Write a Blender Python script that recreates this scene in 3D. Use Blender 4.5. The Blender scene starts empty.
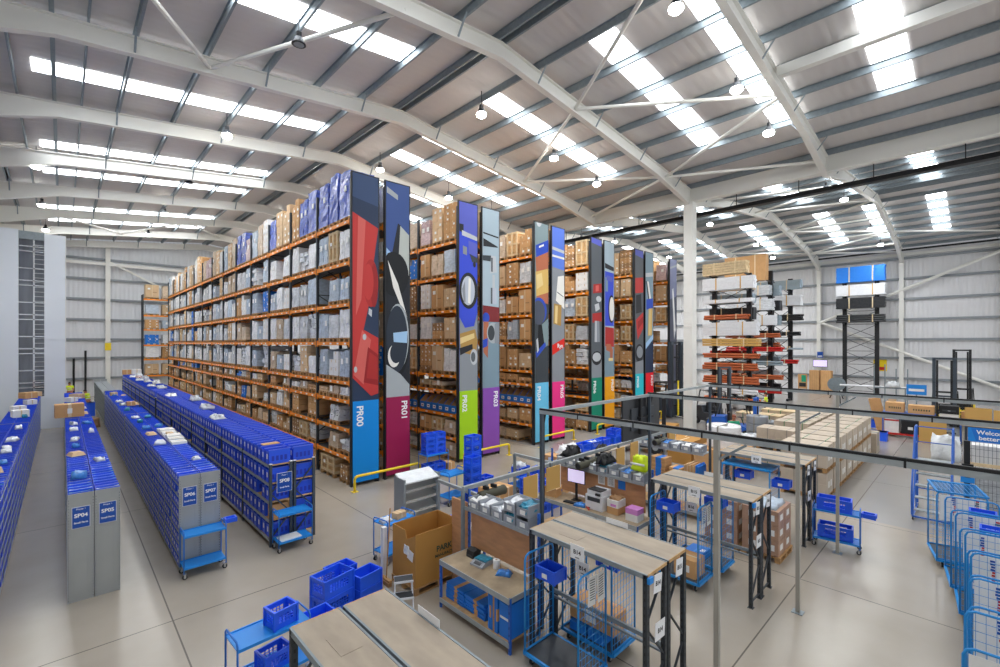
import bpy, math, random
from mathutils import Vector, Matrix

# ------------------------------------------------------------------ camera, world, exposure
S = bpy.context.scene
COL = S.collection
cam = bpy.data.objects.new('camera', bpy.data.cameras.new('camera'))
COL.objects.link(cam)
cam.location = (0, 0, 5.0)
cam.rotation_euler = (math.radians(90), 0, math.radians(-43.7))
cam.data.sensor_width = 36
cam.data.lens = 36 * 458 / 1000
cam.data.shift_y = 0.0095
cam.data.clip_end = 300
S.camera = cam
W = bpy.data.worlds.new('world')
S.world = W
W.use_nodes = True
W.node_tree.nodes['Background'].inputs[0].default_value = (0.93, 0.96, 1.0, 1)
W.node_tree.nodes['Background'].inputs[1].default_value = 1.15
S.view_settings.view_transform = 'Standard'
S.view_settings.look = 'None'
S.view_settings.exposure = 0.0
S.view_settings.gamma = 1.0
S.view_settings.use_curve_mapping = False
SKYLIGHT_POWER = 8.0
LAMP_POWER = 150.0
LAMP_GLOW = 60.0

# ------------------------------------------------------------------ materials
def lin(h):
    h = h.lstrip('#')
    o = []
    for i in (0, 2, 4):
        c = int(h[i:i + 2], 16) / 255
        o.append(c / 12.92 if c <= 0.04045 else ((c + 0.055) / 1.055) ** 2.4)
    return (o[0], o[1], o[2], 1)

MATS = {}
def mat(name, col, rough=0.5, metal=0.0, noise=0.0, nscale=6.0, bump=0.0, bscale=40.0, emit=0.0, rand=0.0, spec=0.5,
        wave=None, alpha=1.0, trans=0.0, stretch=None):
    m = bpy.data.materials.new(name)
    m.use_nodes = True
    N, L = m.node_tree.nodes, m.node_tree.links
    b = N['Principled BSDF']
    c = lin(col)
    b.inputs['Base Color'].default_value = c
    b.inputs['Roughness'].default_value = rough
    b.inputs['Metallic'].default_value = metal
    b.inputs['Specular IOR Level'].default_value = spec
    b.inputs['Alpha'].default_value = alpha
    b.inputs['Transmission Weight'].default_value = trans
    tc = N.new('ShaderNodeTexCoord')
    co = tc.outputs['Object']
    if stretch:
        mp = N.new('ShaderNodeMapping')
        mp.inputs['Scale'].default_value = stretch
        L.new(co, mp.inputs['Vector'])
        co = mp.outputs[0]
    out = None
    if noise > 0:
        t = N.new('ShaderNodeTexNoise')
        t.inputs['Scale'].default_value = nscale
        t.inputs['Detail'].default_value = 5
        L.new(co, t.inputs['Vector'])
        r = N.new('ShaderNodeValToRGB')
        r.color_ramp.elements[0].position = 0.3
        r.color_ramp.elements[1].position = 0.7
        k0, k1 = 1 - noise, 1 + noise * 0.6
        r.color_ramp.elements[0].color = (c[0] * k0, c[1] * k0, c[2] * k0, 1)
        r.color_ramp.elements[1].color = (min(1, c[0] * k1), min(1, c[1] * k1), min(1, c[2] * k1), 1)
        L.new(t.outputs[0], r.inputs[0])
        out = r.outputs[0]
    if rand > 0:
        oi = N.new('ShaderNodeObjectInfo')
        mr = N.new('ShaderNodeMapRange')
        mr.inputs['To Min'].default_value = 1 - rand
        mr.inputs['To Max'].default_value = 1 + rand * 0.8
        L.new(oi.outputs['Random'], mr.inputs['Value'])
        h = N.new('ShaderNodeHueSaturation')
        L.new(mr.outputs[0], h.inputs['Value'])
        if out:
            L.new(out, h.inputs['Color'])
        else:
            h.inputs['Color'].default_value = c
        out = h.outputs[0]
    if out:
        L.new(out, b.inputs['Base Color'])
    if wave:
        ax, per, st = wave
        w = N.new('ShaderNodeTexWave')
        w.bands_direction = ax
        w.inputs['Scale'].default_value = 0.314159 / per
        L.new(tc.outputs['Object'], w.inputs['Vector'])
        bn = N.new('ShaderNodeBump')
        bn.inputs['Strength'].default_value = st
        bn.inputs['Distance'].default_value = 0.03
        L.new(w.outputs[1], bn.inputs['Height'])
        L.new(bn.outputs[0], b.inputs['Normal'])
    elif bump > 0:
        t = N.new('ShaderNodeTexNoise')
        t.inputs['Scale'].default_value = bscale
        t.inputs['Detail'].default_value = 3
        L.new(co, t.inputs['Vector'])
        bn = N.new('ShaderNodeBump')
        bn.inputs['Strength'].default_value = bump
        bn.inputs['Distance'].default_value = 0.02
        L.new(t.outputs[0], bn.inputs['Height'])
        L.new(bn.outputs[0], b.inputs['Normal'])
    if emit > 0:
        b.inputs['Emission Color'].default_value = c
        b.inputs['Emission Strength'].default_value = emit
    MATS[name] = m
    return m

mat('deck', '#cdc8c6', 0.55, wave=('Y', 0.33, 0.35))
mat('clad', '#dddddf', 0.5, wave=('Y', 0.33, 0.9))
mat('clad_far', '#d8dade', 0.5, wave=('X', 0.33, 0.9))
mat('white_steel', '#e6e5df', 0.45)
mat('galv', '#8a959b', 0.45, 0.25, noise=0.12, nscale=9)
mat('galv_light', '#a9b0b2', 0.4, 0.35, noise=0.1, nscale=7)
mat('girt', '#8b9196', 0.5)
mat('skylight', '#f6fbff', 0.4, emit=SKYLIGHT_POWER)
mat('lamp_glow', '#fffdf4', 0.4, emit=LAMP_GLOW)
mat('black', '#1c1d20', 0.5)
mat('dark_grey', '#3a3f45', 0.5)
mat('charcoal', '#33393f', 0.5, noise=0.1)
mat('post_slate', '#3f4a55', 0.45)
mat('orange', '#ff9420', 0.45, noise=0.12, nscale=3)
mat('timber', '#d0a874', 0.75, noise=0.25, nscale=9, rand=0.15)
mat('timber_pale', '#dcc39a', 0.75, noise=0.18, nscale=7, rand=0.12)
mat('carton', '#cfa06c', 0.8, noise=0.08, nscale=3, rand=0.16)
mat('carton_pale', '#dbbb93', 0.8, noise=0.08, nscale=3, rand=0.14)
mat('carton_dark', '#a8815a', 0.8, noise=0.1, nscale=3, rand=0.14)
mat('carton_white', '#ecebe8', 0.8, noise=0.06, nscale=3, rand=0.08)
mat('tape', '#dcc7a0', 0.4)
mat('label', '#f2f2ee', 0.6)
mat('label_print', '#55585c', 0.6)
mat('wrap_white', '#f0f1f2', 0.22, noise=0.14, nscale=5, bump=0.9, bscale=9, rand=0.12, stretch=(1, 1, 2.5))
mat('wrap_grey', '#d0d4d8', 0.22, noise=0.2, nscale=5, bump=0.9, bscale=9, rand=0.14, stretch=(1, 1, 2.5))
mat('wrap_blue', '#5468ba', 0.2, noise=0.35, nscale=4, bump=0.9, bscale=8, rand=0.12, stretch=(1, 1, 2.5))
mat('wrap_sky', '#c2d0de', 0.25, noise=0.2, nscale=5, bump=0.9, bscale=9, rand=0.12, stretch=(1, 1, 2.5))
mat('wrap_tan', '#d2bca2', 0.25, noise=0.2, nscale=5, bump=0.9, bscale=9, rand=0.12, stretch=(1, 1, 2.5))
mat('wrap_pink', '#cdb4b4', 0.25, noise=0.3, nscale=7, bump=0.9, bscale=9, rand=0.1, stretch=(1, 1, 4))
mat('bin_blue', '#2858e6', 0.4, rand=0.10)
mat('bin_deep', '#2238b8', 0.45)
mat('bin_rim_sheen', '#5f7af2', 0.3)  # highlight along the rims, painted in as a lighter blue than the walls
mat('crate_blue', '#2560ee', 0.38, rand=0.06)
mat('sky_blue', '#1f8ae0', 0.45)
mat('cage_blue', '#1f8cd6', 0.35)
mat('trolley_blue', '#1f6fcb', 0.35)
mat('step_blue', '#2762c0', 0.35)
mat('box_blue', '#1a78d8', 0.55, rand=0.05)
mat('sign_blue', '#0d4ba6', 0.4)
mat('sign_white', '#f4f5f7', 0.5)
mat('yellow', '#f0d21e', 0.4)
mat('hiviz', '#d8f016', 0.6)
mat('grey_panel', '#a4a8a8', 0.4, 0.35, noise=0.06, nscale=2)
mat('grey_shelf', '#8f979d', 0.4, 0.3)
mat('tray_grey', '#9a9fa7', 0.45, rand=0.05)
mat('ply', '#c8946a', 0.6, noise=0.16, nscale=3, stretch=(1, 1, 4))
mat('board', '#aa9c8a', 0.6, noise=0.14, nscale=2.2, stretch=(3, 1, 1))
mat('bench_top', '#a8957a', 0.65, noise=0.3, nscale=3)
mat('rubber', '#26282b', 0.7)
mat('chrome', '#b9bcbe', 0.3, 0.8)
mat('skin', '#b87a5c', 0.6)
mat('hair', '#2a1d16', 0.8)
mat('navy', '#20283a', 0.8)
mat('green', '#18a078', 0.6)
mat('red', '#c8261e', 0.45)
mat('vlm', '#e4ebf2', 0.35)
mat('vlm_dark', '#6b7078', 0.15, noise=0.25, nscale=1.2, stretch=(2, 2, 0.3))
mat('pipe_terracotta', '#b45a2c', 0.5, rand=0.1)
mat('pipe_red', '#c2201c', 0.4, rand=0.08)
mat('pipe_white', '#e4e6ea', 0.4, noise=0.05)
mat('pipe_black', '#25272b', 0.4)
mat('pipe_steel', '#9fb0ba', 0.35, 0.3)
mat('pipe_tan', '#cfa45c', 0.6)
mat('olive', '#4c4a3a', 0.6)
mat('screen', '#2b2d30', 0.35)
mat('screen_lit', '#dcd0f2', 0.4, emit=0.6)
mat('paper', '#eeeeec', 0.7)
mat('pink', '#d68ad0', 0.6)
mat('pallet_wood', '#b98f5e', 0.8, noise=0.2, nscale=8, rand=0.15)
mat('sheet_metal', '#c9ced2', 0.22, 0.75)
mat('mat_dark', '#44484d', 0.45, noise=0.12, nscale=3)
mat('poly_bag', '#e9edf0', 0.2, noise=0.08, bump=0.8, bscale=14)
mat('teal_bag', '#2f8fae', 0.3, noise=0.3, nscale=12, bump=0.6, bscale=20)
mat('blue_bag', '#3d86d6', 0.3, noise=0.3, nscale=10, bump=0.6, bscale=20)
mat('mesh_dark', '#3b4148', 0.5)
mat('coil_grey', '#8f949b', 0.45)

def floor_material():
    m = bpy.data.materials.new('concrete_floor')
    m.use_nodes = True
    N, L = m.node_tree.nodes, m.node_tree.links
    b = N['Principled BSDF']
    tc = N.new('ShaderNodeTexCoord')
    sx = N.new('ShaderNodeSeparateXYZ')
    L.new(tc.outputs['Object'], sx.inputs[0])
    def math_(op, a, bb=None):
        n = N.new('ShaderNodeMath'); n.operation = op
        for i, x in enumerate((a, bb)):
            if x is None: continue
            if isinstance(x, (int, float)): n.inputs[i].default_value = x
            else: L.new(x, n.inputs[i])
        return n.outputs[0]
    def joint(o, off, per):
        k = math_('ADD', o, -off + per * 100.5)
        k = math_('MODULO', k, per)
        k = math_('ABSOLUTE', math_('SUBTRACT', k, per / 2))
        return math_('LESS_THAN', k, 0.012)
    j = math_('MAXIMUM', joint(sx.outputs[0], 1.44, 4.93), joint(sx.outputs[1], 10.03, 7.4))
    n1 = N.new('ShaderNodeTexNoise'); n1.inputs['Scale'].default_value = 0.3; n1.inputs['Detail'].default_value = 3
    mp = N.new('ShaderNodeMapping'); mp.inputs['Scale'].default_value = (1.0, 0.45, 1); mp.inputs['Rotation'].default_value = (0, 0, 0.5)
    L.new(tc.outputs['Object'], mp.inputs[0]); L.new(mp.outputs[0], n1.inputs['Vector'])
    n2 = N.new('ShaderNodeTexNoise'); n2.inputs['Scale'].default_value = 1.3; n2.inputs['Detail'].default_value = 4
    L.new(tc.outputs['Object'], n2.inputs['Vector'])
    r = N.new('ShaderNodeValToRGB')
    r.color_ramp.elements[0].position = 0.2; r.color_ramp.elements[0].color = lin('#998f81')
    r.color_ramp.elements[1].position = 0.8; r.color_ramp.elements[1].color = lin('#b2a99c')
    f = math_('ADD', math_('MULTIPLY', n1.outputs[0], 0.7), math_('MULTIPLY', n2.outputs[0], 0.3))
    L.new(f, r.inputs[0])
    r2 = N.new('ShaderNodeValToRGB')
    r2.color_ramp.elements[0].position = 0.2; r2.color_ramp.elements[0].color = lin('#94908b')
    r2.color_ramp.elements[1].position = 0.8; r2.color_ramp.elements[1].color = lin('#9c9893')
    L.new(f, r2.inputs[0])
    mx = N.new('ShaderNodeMix'); mx.data_type = 'RGBA'
    L.new(math_('GREATER_THAN', sx.outputs[0], 16.45), mx.inputs[0])
    L.new(r.outputs[0], mx.inputs[6]); L.new(r2.outputs[0], mx.inputs[7])
    mj = N.new('ShaderNodeMix'); mj.data_type = 'RGBA'
    L.new(j, mj.inputs[0]); L.new(mx.outputs[2], mj.inputs[6]); mj.inputs[7].default_value = lin('#6e675f')
    L.new(mj.outputs[2], b.inputs['Base Color'])
    b.inputs['Roughness'].default_value = 0.23
    b.inputs['Specular IOR Level'].default_value = 0.45
    MATS['floor'] = m
floor_material()

# ------------------------------------------------------------------ mesh helpers
class MB:
    """collects shapes for ONE mesh object"""
    def __init__(s):
        s.v, s.f, s.mi, s.ms = [], [], [], []
    def m(s, name):
        if name not in s.ms: s.ms.append(name)
        return s.ms.index(name)
    def bx(s, x0, x1, y0, y1, z0, z1, m, skip=''):
        b = len(s.v); k = s.m(m)
        s.v += [(x0, y0, z0), (x1, y0, z0), (x1, y1, z0), (x0, y1, z0), (x0, y0, z1), (x1, y0, z1), (x1, y1, z1), (x0, y1, z1)]
        F = {'b': (3, 2, 1, 0), 't': (4, 5, 6, 7), 'f': (0, 1, 5, 4), 'r': (1, 2, 6, 5), 'k': (2, 3, 7, 6), 'l': (3, 0, 4, 7)}
        for n, q in F.items():
            if n in skip: continue
            s.f.append(tuple(b + i for i in q)); s.mi.append(k)
        return s
    def box(s, cx, cy, cz, sx, sy, sz, m, rz=0.0, rx=0.0, ry=0.0):
        b = len(s.v)
        s.bx(-sx / 2, sx / 2, -sy / 2, sy / 2, -sz / 2, sz / 2, m)
        if rz or rx or ry:
            M = Matrix.Rotation(rz, 3, 'Z') @ Matrix.Rotation(ry, 3, 'Y') @ Matrix.Rotation(rx, 3, 'X')
            for i in range(b, b + 8):
                s.v[i] = tuple(M @ Vector(s.v[i]))
        for i in range(b, b + 8):
            s.v[i] = (s.v[i][0] + cx, s.v[i][1] + cy, s.v[i][2] + cz)
        return s
    def bar(s, p, q, w, h, m, up=(0, 0, 1)):
        p, q = Vector(p), Vector(q)
        d = (q - p).normalized(); u = Vector(up)
        if abs(d.dot(u)) > 0.98: u = Vector((0, 1, 0))
        a = d.cross(u).normalized(); c = a.cross(d).normalized()
        b = len(s.v); k = s.m(m)
        for o in (p, q):
            for i, jj in ((-1, -1), (1, -1), (1, 1), (-1, 1)):
                s.v.append(tuple(o + a * (w / 2 * i) + c * (h / 2 * jj)))
        for q4 in ((0, 1, 2, 3), (7, 6, 5, 4), (0, 4, 5, 1), (1, 5, 6, 2), (2, 6, 7, 3), (3, 7, 4, 0)):
            s.f.append(tuple(b + i for i in q4)); s.mi.append(k)
        return s
    def tube(s, pts, r, m, n=8, caps=True, r2=None):
        pts = [Vector(p) for p in pts]; k = s.m(m); b = len(s.v)
        prev = None
        for i, p in enumerate(pts):
            if i == 0: d = pts[1] - p
            elif i == len(pts) - 1: d = p - pts[i - 1]
            else: d = (pts[i + 1] - p).normalized() + (p - pts[i - 1]).normalized()
            d.normalize()
            if prev is None:
                u = Vector((0, 0, 1)) if abs(d.z) < 0.9 else Vector((1, 0, 0))
            else: u = prev
            a = d.cross(u).normalized(); c = a.cross(d).normalized(); prev = c
            rr = r if r2 is None else r + (r2 - r) * i / (len(pts) - 1)
            for j in range(n):
                t = 2 * math.pi * j / n
                s.v.append(tuple(p + a * (rr * math.cos(t)) + c * (rr * math.sin(t))))
        for i in range(len(pts) - 1):
            for j in range(n):
                s.f.append((b + i * n + j, b + i * n + (j + 1) % n, b + (i + 1) * n + (j + 1) % n, b + (i + 1) * n + j)); s.mi.append(k)
        if caps:
            s.f.append(tuple(b + j for j in reversed(range(n)))); s.mi.append(k)
            e = b + (len(pts) - 1) * n
            s.f.append(tuple(e + j for j in range(n))); s.mi.append(k)
        return s
    def lathe(s, prof, m, cx=0, cy=0, cz=0, n=16, axis='z'):
        k = s.m(m); b = len(s.v)
        for (r, z) in prof:
            for j in range(n):
                t = 2 * math.pi * j / n
                p = (r * math.cos(t), r * math.sin(t), z)
                if axis == 'x': p = (p[2], p[0], p[1])
                elif axis == 'y': p = (p[0], p[2], p[1])
                s.v.append((p[0] + cx, p[1] + cy, p[2] + cz))
        for i in range(len(prof) - 1):
            for j in range(n):
                s.f.append((b + i * n + j, b + i * n + (j + 1) % n, b + (i + 1) * n + (j + 1) % n, b + (i + 1) * n + j)); s.mi.append(k)
        s.f.append(tuple(b + j for j in reversed(range(n)))); s.mi.append(k)
        e = b + (len(prof) - 1) * n
        s.f.append(tuple(e + j for j in range(n))); s.mi.append(k)
        return s
    def poly(s, pts, m):
        b = len(s.v); s.v += [tuple(p) for p in pts]
        s.f.append(tuple(range(b, b + len(pts)))); s.mi.append(s.m(m)); return s
    def prism(s, pts, d, m):
        """closed outline pts (3-D) pushed along vector d"""
        b = len(s.v); n = len(pts); k = s.m(m)
        s.v += [tuple(p) for p in pts] + [(p[0] + d[0], p[1] + d[1], p[2] + d[2]) for p in pts]
        s.f.append(tuple(range(b + n - 1, b - 1, -1))); s.mi.append(k)
        s.f.append(tuple(range(b + n, b + 2 * n))); s.mi.append(k)
        for i in range(n):
            j = (i + 1) % n
            s.f.append((b + i, b + j, b + n + j, b + n + i)); s.mi.append(k)
        return s
    def lump(s, x0, x1, y0, y1, z0, z1, m, jit, rng, nx=3, ny=3, nz=4, taper=0.0):
        """a box surface with jittered lattice points: wrapped or bagged goods"""
        k = s.m(m); idx = {}
        def P(i, j, l):
            if (i, j, l) in idx: return idx[(i, j, l)]
            t = l / nz; tp = 1 - taper * t
            cx, cy = (x0 + x1) / 2, (y0 + y1) / 2
            x = cx + (x0 + (x1 - x0) * i / nx - cx) * tp; y = cy + (y0 + (y1 - y0) * j / ny - cy) * tp
            z = z0 + (z1 - z0) * t
            jj = jit if l > 0 else jit * 0.3
            p = (x + rng.uniform(-jj, jj), y + rng.uniform(-jj, jj), z + (rng.uniform(-jj, jj) if l > 0 else 0))
            idx[(i, j, l)] = len(s.v); s.v.append(p); return idx[(i, j, l)]
        def q(*a): s.f.append(a); s.mi.append(k)
        for i in range(nx):
            for l in range(nz):
                q(P(i, 0, l), P(i + 1, 0, l), P(i + 1, 0, l + 1), P(i, 0, l + 1))
                q(P(i + 1, ny, l), P(i, ny, l), P(i, ny, l + 1), P(i + 1, ny, l + 1))
        for j in range(ny):
            for l in range(nz):
                q(P(0, j + 1, l), P(0, j, l), P(0, j, l + 1), P(0, j + 1, l + 1))
                q(P(nx, j, l), P(nx, j + 1, l), P(nx, j + 1, l + 1), P(nx, j, l + 1))
        for i in range(nx):
            for j in range(ny):
                q(P(i, j, nz), P(i + 1, j, nz), P(i + 1, j + 1, nz), P(i, j + 1, nz))
                q(P(i, j + 1, 0), P(i + 1, j + 1, 0), P(i + 1, j, 0), P(i, j, 0))
        return s
    def mesh(s, name, smooth=False):
        me = bpy.data.meshes.new(name)
        me.from_pydata(s.v, [], s.f)
        for n in s.ms: me.materials.append(MATS[n])
        me.polygons.foreach_set('material_index', s.mi)
        if smooth: me.polygons.foreach_set('use_smooth', [True] * len(s.f))
        me.update()
        return me
    def build(s, name, parent=None, smooth=False, loc=None, rz=0.0):
        return obj(name, s.mesh(name, smooth), parent, loc, rz)

def obj(name, me, parent=None, loc=None, rz=0.0):
    o = bpy.data.objects.new(name, me)
    COL.objects.link(o)
    if parent: o.parent = parent
    if loc: o.location = loc
    if rz: o.rotation_euler = (0, 0, rz)
    return o
def tag(o, label=None, cat=None, group=None, kind=None):
    if label: o['label'] = label
    if cat: o['category'] = cat
    if group: o['group'] = group
    if kind: o['kind'] = kind
    return o
def thing(name, label, cat, loc=(0, 0, 0), rz=0.0, group=None):
    o = bpy.data.objects.new(name, None)
    COL.objects.link(o)
    o.location = loc; o.rotation_euler = (0, 0, rz)
    o.empty_display_size = 0.2
    return tag(o, label, cat, group)
def struct(name, mb, smooth=False, label=None):
    o = mb.build(name, None, smooth)
    o['kind'] = 'structure'
    if label: o['label'] = label
    return o
def dup(root, loc=None, rz=None, label=None, group=None):
    r = root.copy(); COL.objects.link(r)
    if loc is not None: r.location = loc
    if rz is not None: r.rotation_euler = (0, 0, rz)
    if label: r['label'] = label
    if group: r['group'] = group
    for ch in root.children:
        c = ch.copy(); COL.objects.link(c); c.parent = r
        for g in ch.children:
            d = g.copy(); COL.objects.link(d); d.parent = c
    return r
_TXT = {}
def text_mesh(txt, size, m, bold=False):
    key = (txt, size, m, bold)
    if key in _TXT: return _TXT[key]
    cu = bpy.data.curves.new('lettering', 'FONT')
    cu.body = txt; cu.size = size; cu.align_x = 'CENTER'; cu.align_y = 'CENTER'; cu.extrude = 0.001
    if bold: cu.offset = size * 0.025
    o = bpy.data.objects.new('lettering', cu)
    COL.objects.link(o)
    bpy.context.view_layer.update()
    me = bpy.data.meshes.new_from_object(o.evaluated_get(bpy.context.evaluated_depsgraph_get()))
    bpy.data.objects.remove(o)
    bpy.data.curves.remove(cu)
    me.materials.clear(); me.materials.append(MATS[m])
    _TXT[key] = me
    return me
def text(txt, size, m, parent, loc, rot=(math.pi / 2, 0, 0), bold=False, name='lettering'):
    o = obj(name, text_mesh(txt, size, m, bold), parent, loc)
    o.rotation_euler = rot
    return o
ORD = ['first', 'second', 'third', 'fourth', 'fifth', 'sixth', 'seventh', 'eighth', 'ninth', 'tenth', 'eleventh', 'twelfth',
       'thirteenth', 'fourteenth', 'fifteenth', 'sixteenth', 'seventeenth', 'eighteenth', 'nineteenth', 'twentieth']
def nth(i):
    """1 -> first"""
    if i <= 20: return ORD[i - 1]
    tens = {2: 'twenty', 3: 'thirty', 4: 'forty', 5: 'fifty', 6: 'sixty', 7: 'seventy', 8: 'eighty', 9: 'ninety'}
    tenth = {2: 'twentieth', 3: 'thirtieth', 4: 'fortieth', 5: 'fiftieth', 6: 'sixtieth', 7: 'seventieth', 8: 'eightieth', 9: 'ninetieth'}
    if i < 100: return tens[i // 10] + '-' + ORD[i % 10 - 1] if i % 10 else tenth[i // 10]
    return '%dth' % i
# ---- picture coordinates used only to judge how large a thing shows
CA, SA = math.cos(math.radians(43.7)), math.sin(math.radians(43.7))
def depth(x, y): return x * SA + y * CA

# ------------------------------------------------------------------ the building
X0, XR, XV, XR2, XW = -4.12, 10.94, 26.0, 41.06, 56.6
ZR, SL = 15.1, 0.108
FR = [-7.9, -1.45, 5.0, 11.45, 17.9, 24.35, 30.8, 37.25, 43.7, 50.15, 56.6]
YA, YB = -8.6, 57.2
def zraf(x):
    r = XR if x < XV else XR2
    return ZR - SL * abs(x - r)

struct('floor', MB().bx(-6, 60, -10, 60, -0.2, 0, 'floor'))
for nm, x0, x1 in (('ceiling', X0, XR), ('ceiling', XR, XV), ('ceiling', XV, XR2), ('ceiling', XR2, XW)):
    za, zb = zraf(x0 + 1e-4) + 0.55, zraf(x1 - 1e-4) + 0.55
    struct(nm, MB().prism([(x0, YA, za), (x1, YA, zb), (x1, YA, zb + 0.12), (x0, YA, za + 0.12)], (0, YB - YA, 0), 'deck'))
struct('wall_right', MB().bx(XW + 0.35, XW + 0.5, YA, 60, 0, 14.1, 'clad'))
struct('wall_left', MB().bx(X0 - 0.3, X0 - 0.15, YA, 60, 0, 14.1, 'clad'))
fw = MB()
fw.prism([(X0, YB + 0.3, 0), (XW + .4, YB + 0.3, 0), (XW + .4, YB + 0.3, zraf(XW) + .6), (XR2, YB + .3, ZR + .6), (XV, YB + .3, zraf(XV) + .6),
          (XR, YB + .3, ZR + .6), (X0, YB + .3, zraf(X0) + .6)], (0, 0.12, 0), 'clad_far')
struct('wall_far', fw)
for z in (1.7, 3.6, 5.35, 7.2, 9.1, 11.0, 12.9):
    struct('trim_1', MB().bx(XW + 0.14, XW + 0.35, YA, YB, z - 0.1, z + 0.1, 'girt'))
    struct('trim_2', MB().bx(X0, 12, YB + 0.1, YB + 0.3, z - 0.1, z + 0.1, 'girt'))

def hsec(mb, x, y, z0, z1, w=0.56, m='white_steel'):
    mb.bx(x - w / 2, x - w / 2 + .03, y - .16, y + .16, z0, z1, m)
    mb.bx(x + w / 2 - .03, x + w / 2, y - .16, y + .16, z0, z1, m)
    mb.bx(x - w / 2 + .03, x + w / 2 - .03, y - .02, y + .02, z0, z1, m)
for i, y in enumerate(FR):
    if i % 2 == 1 and y > -3:
        mb = MB(); mb.bx(XV - .26, XV + .26, y - .26, y + .26, 0, 13.05, 'white_steel'); mb.bx(XV - .42, XV + .42, y - .42, y + .42, 0, .04, 'galv')
        struct('column', mb)
    mb = MB(); hsec(mb, XW, y, 0, 13.4, 0.5); struct('column', mb)
    mb = MB(); hsec(mb, X0 + .05, y, 0, 13.4, 0.5); struct('column', mb)
mb = MB(); mb.bx(2.95, 3.3, YB - .25, YB + .1, 0, 14.4, 'white_steel'); struct('column', mb)
mb = MB(); mb.bar((3.2, YB - .2, 12.7), (7.9, YB - .2, 10.2), .16, .16, 'white_steel'); struct('brace', mb)
# yellow notice on the far column
mb = MB(); mb.bx(2.9, 3.35, YB - .29, YB - .26, 4.3, 5.0, 'yellow'); tag(mb.build('notice_plate'), 'small yellow notice plate on the white column at the far left wall', 'sign')
# black vertical pipes on far wall
for x, h in ((0.75, 3.6), (1.55, 4.3)):
    struct('trim_3', MB().tube([(x, YB - .1, 0), (x, YB - .1, h)], .08, 'black'))

def rafter(y, xa, xb, haunch):
    """I-section from xa (ridge) to xb (eave or valley); haunch = extra depth at xb"""
    mb = MB(); za, zb = zraf(xa), zraf(xb + (1e-4 if xb < xa else -1e-4))
    d = 1 if xb > xa else -1
    xh = xb - d * 4.0
    zh = zraf(xh)
    D = 0.27
    top = [(xa, za + D), (xb, zb + D)]
    bot = [(xb, zb - D - haunch), (xh, zh - D), (xa, za - D)]
    web = top + bot
    mb.prism([(p[0], y - .012, p[1]) for p in web], (0, .024, 0), 'white_steel')
    ring = web + [web[0]]
    for p, q in (((xa, za + D), (xb, zb + D)), ((xb, zb - D - haunch), (xh, zh - D)), ((xh, zh - D), (xa, za - D))):
        mb.bar((p[0], y, p[1]), (q[0], y, q[1]), .24, .03, 'white_steel')
    # fly braces from purlin to bottom flange
    x = xa + d * 1.9
    k = 0
    while (xb - x) * d > 0.6:
        z = zraf(x)
        for sgn in ((1,) if k % 2 else (-1,)):
            mb.bar((x, y + sgn * .5, z + .36), (x, y + sgn * .08, z - .22), .06, .03, 'galv')
        x += d * 1.86; k += 1
    return struct('rafter', mb)
for y in FR:
    rafter(y, XR, X0, 0.75); rafter(y, XR, XV, 0.35); rafter(y, XR2, XV, 0.35); rafter(y, XR2, XW, 0.75)
# purlins
for xr, xe in ((XR, X0), (XR, XV), (XR2, XV), (XR2, XW)):
    d = 1 if xe > xr else -1
    for k in range(9):
        x = xr + d * (0.16 + 1.86 * k) if k == 0 else xr + d * (1.86 * k)
        if (xe - x) * d < 0.15: continue
        z = zraf(x)
        mb = MB(); mb.bx(x - .012, x + .012, YA, YB, z + .28, z + .53, 'galv')
        mb.bx(x + .012, x + .06, YA, YB, z + .28, z + .296, 'galv'); mb.bx(x - .06, x - .012, YA, YB, z + .514, z + .53, 'galv')
        struct('purlin', mb)
for x in (-3.2, -2.2, -1.2, .55):
    z = zraf(x); struct('purlin', MB().bx(x - .03, x + .03, YA, YB, z + .28, z + .53, 'galv'))
# valley beam and eaves beams
mb = MB()
mb.bx(XV - .18, XV + .18, YA, YB, 13.0, 13.05, 'white_steel'); mb.bx(XV - .18, XV + .18, YA, YB, 13.82, 13.87, 'white_steel'); mb.bx(XV - .02, XV + .02, YA, YB, 13.05, 13.82, 'white_steel')
for y in FR:
    mb.bx(XV - .17, XV + .17, y - .02, y + .02, 13.05, 13.82, 'white_steel')
struct('beam', mb)
struct('beam', MB().bx(XW - .1, XW + .1, YA, YB, 13.1, 13.35, 'white_steel'))
struct('beam', MB().bx(X0 - .1, X0 + .1, YA, YB, 13.1, 13.4, 'white_steel'))
struct('beam', MB().bx(17.9, 18.15, -1.3, 4.85, zraf(18) - .1, zraf(18) + .25, 'white_steel'))
struct('beam', MB().bx(X0, 12, YB - .3, YB - .1, 12.3, 12.55, 'white_steel'))
# dark cable trays
struct('trim_4', MB().bx(XW - .35, XW - .1, YA, YB, 13.55, 13.68, 'black'))
mb = MB(); mb.bx(28.95, 29.35, YA, 40, 12.98, 13.2, 'black')
for i in range(14): mb.bx(29.1, 29.14, -6 + i * 3.2, -5.96 + i * 3.2, 13.1, 14.0, 'black')
struct('trim_5', mb, label='black cable tray hung below the roof past the white valley beam')
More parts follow.
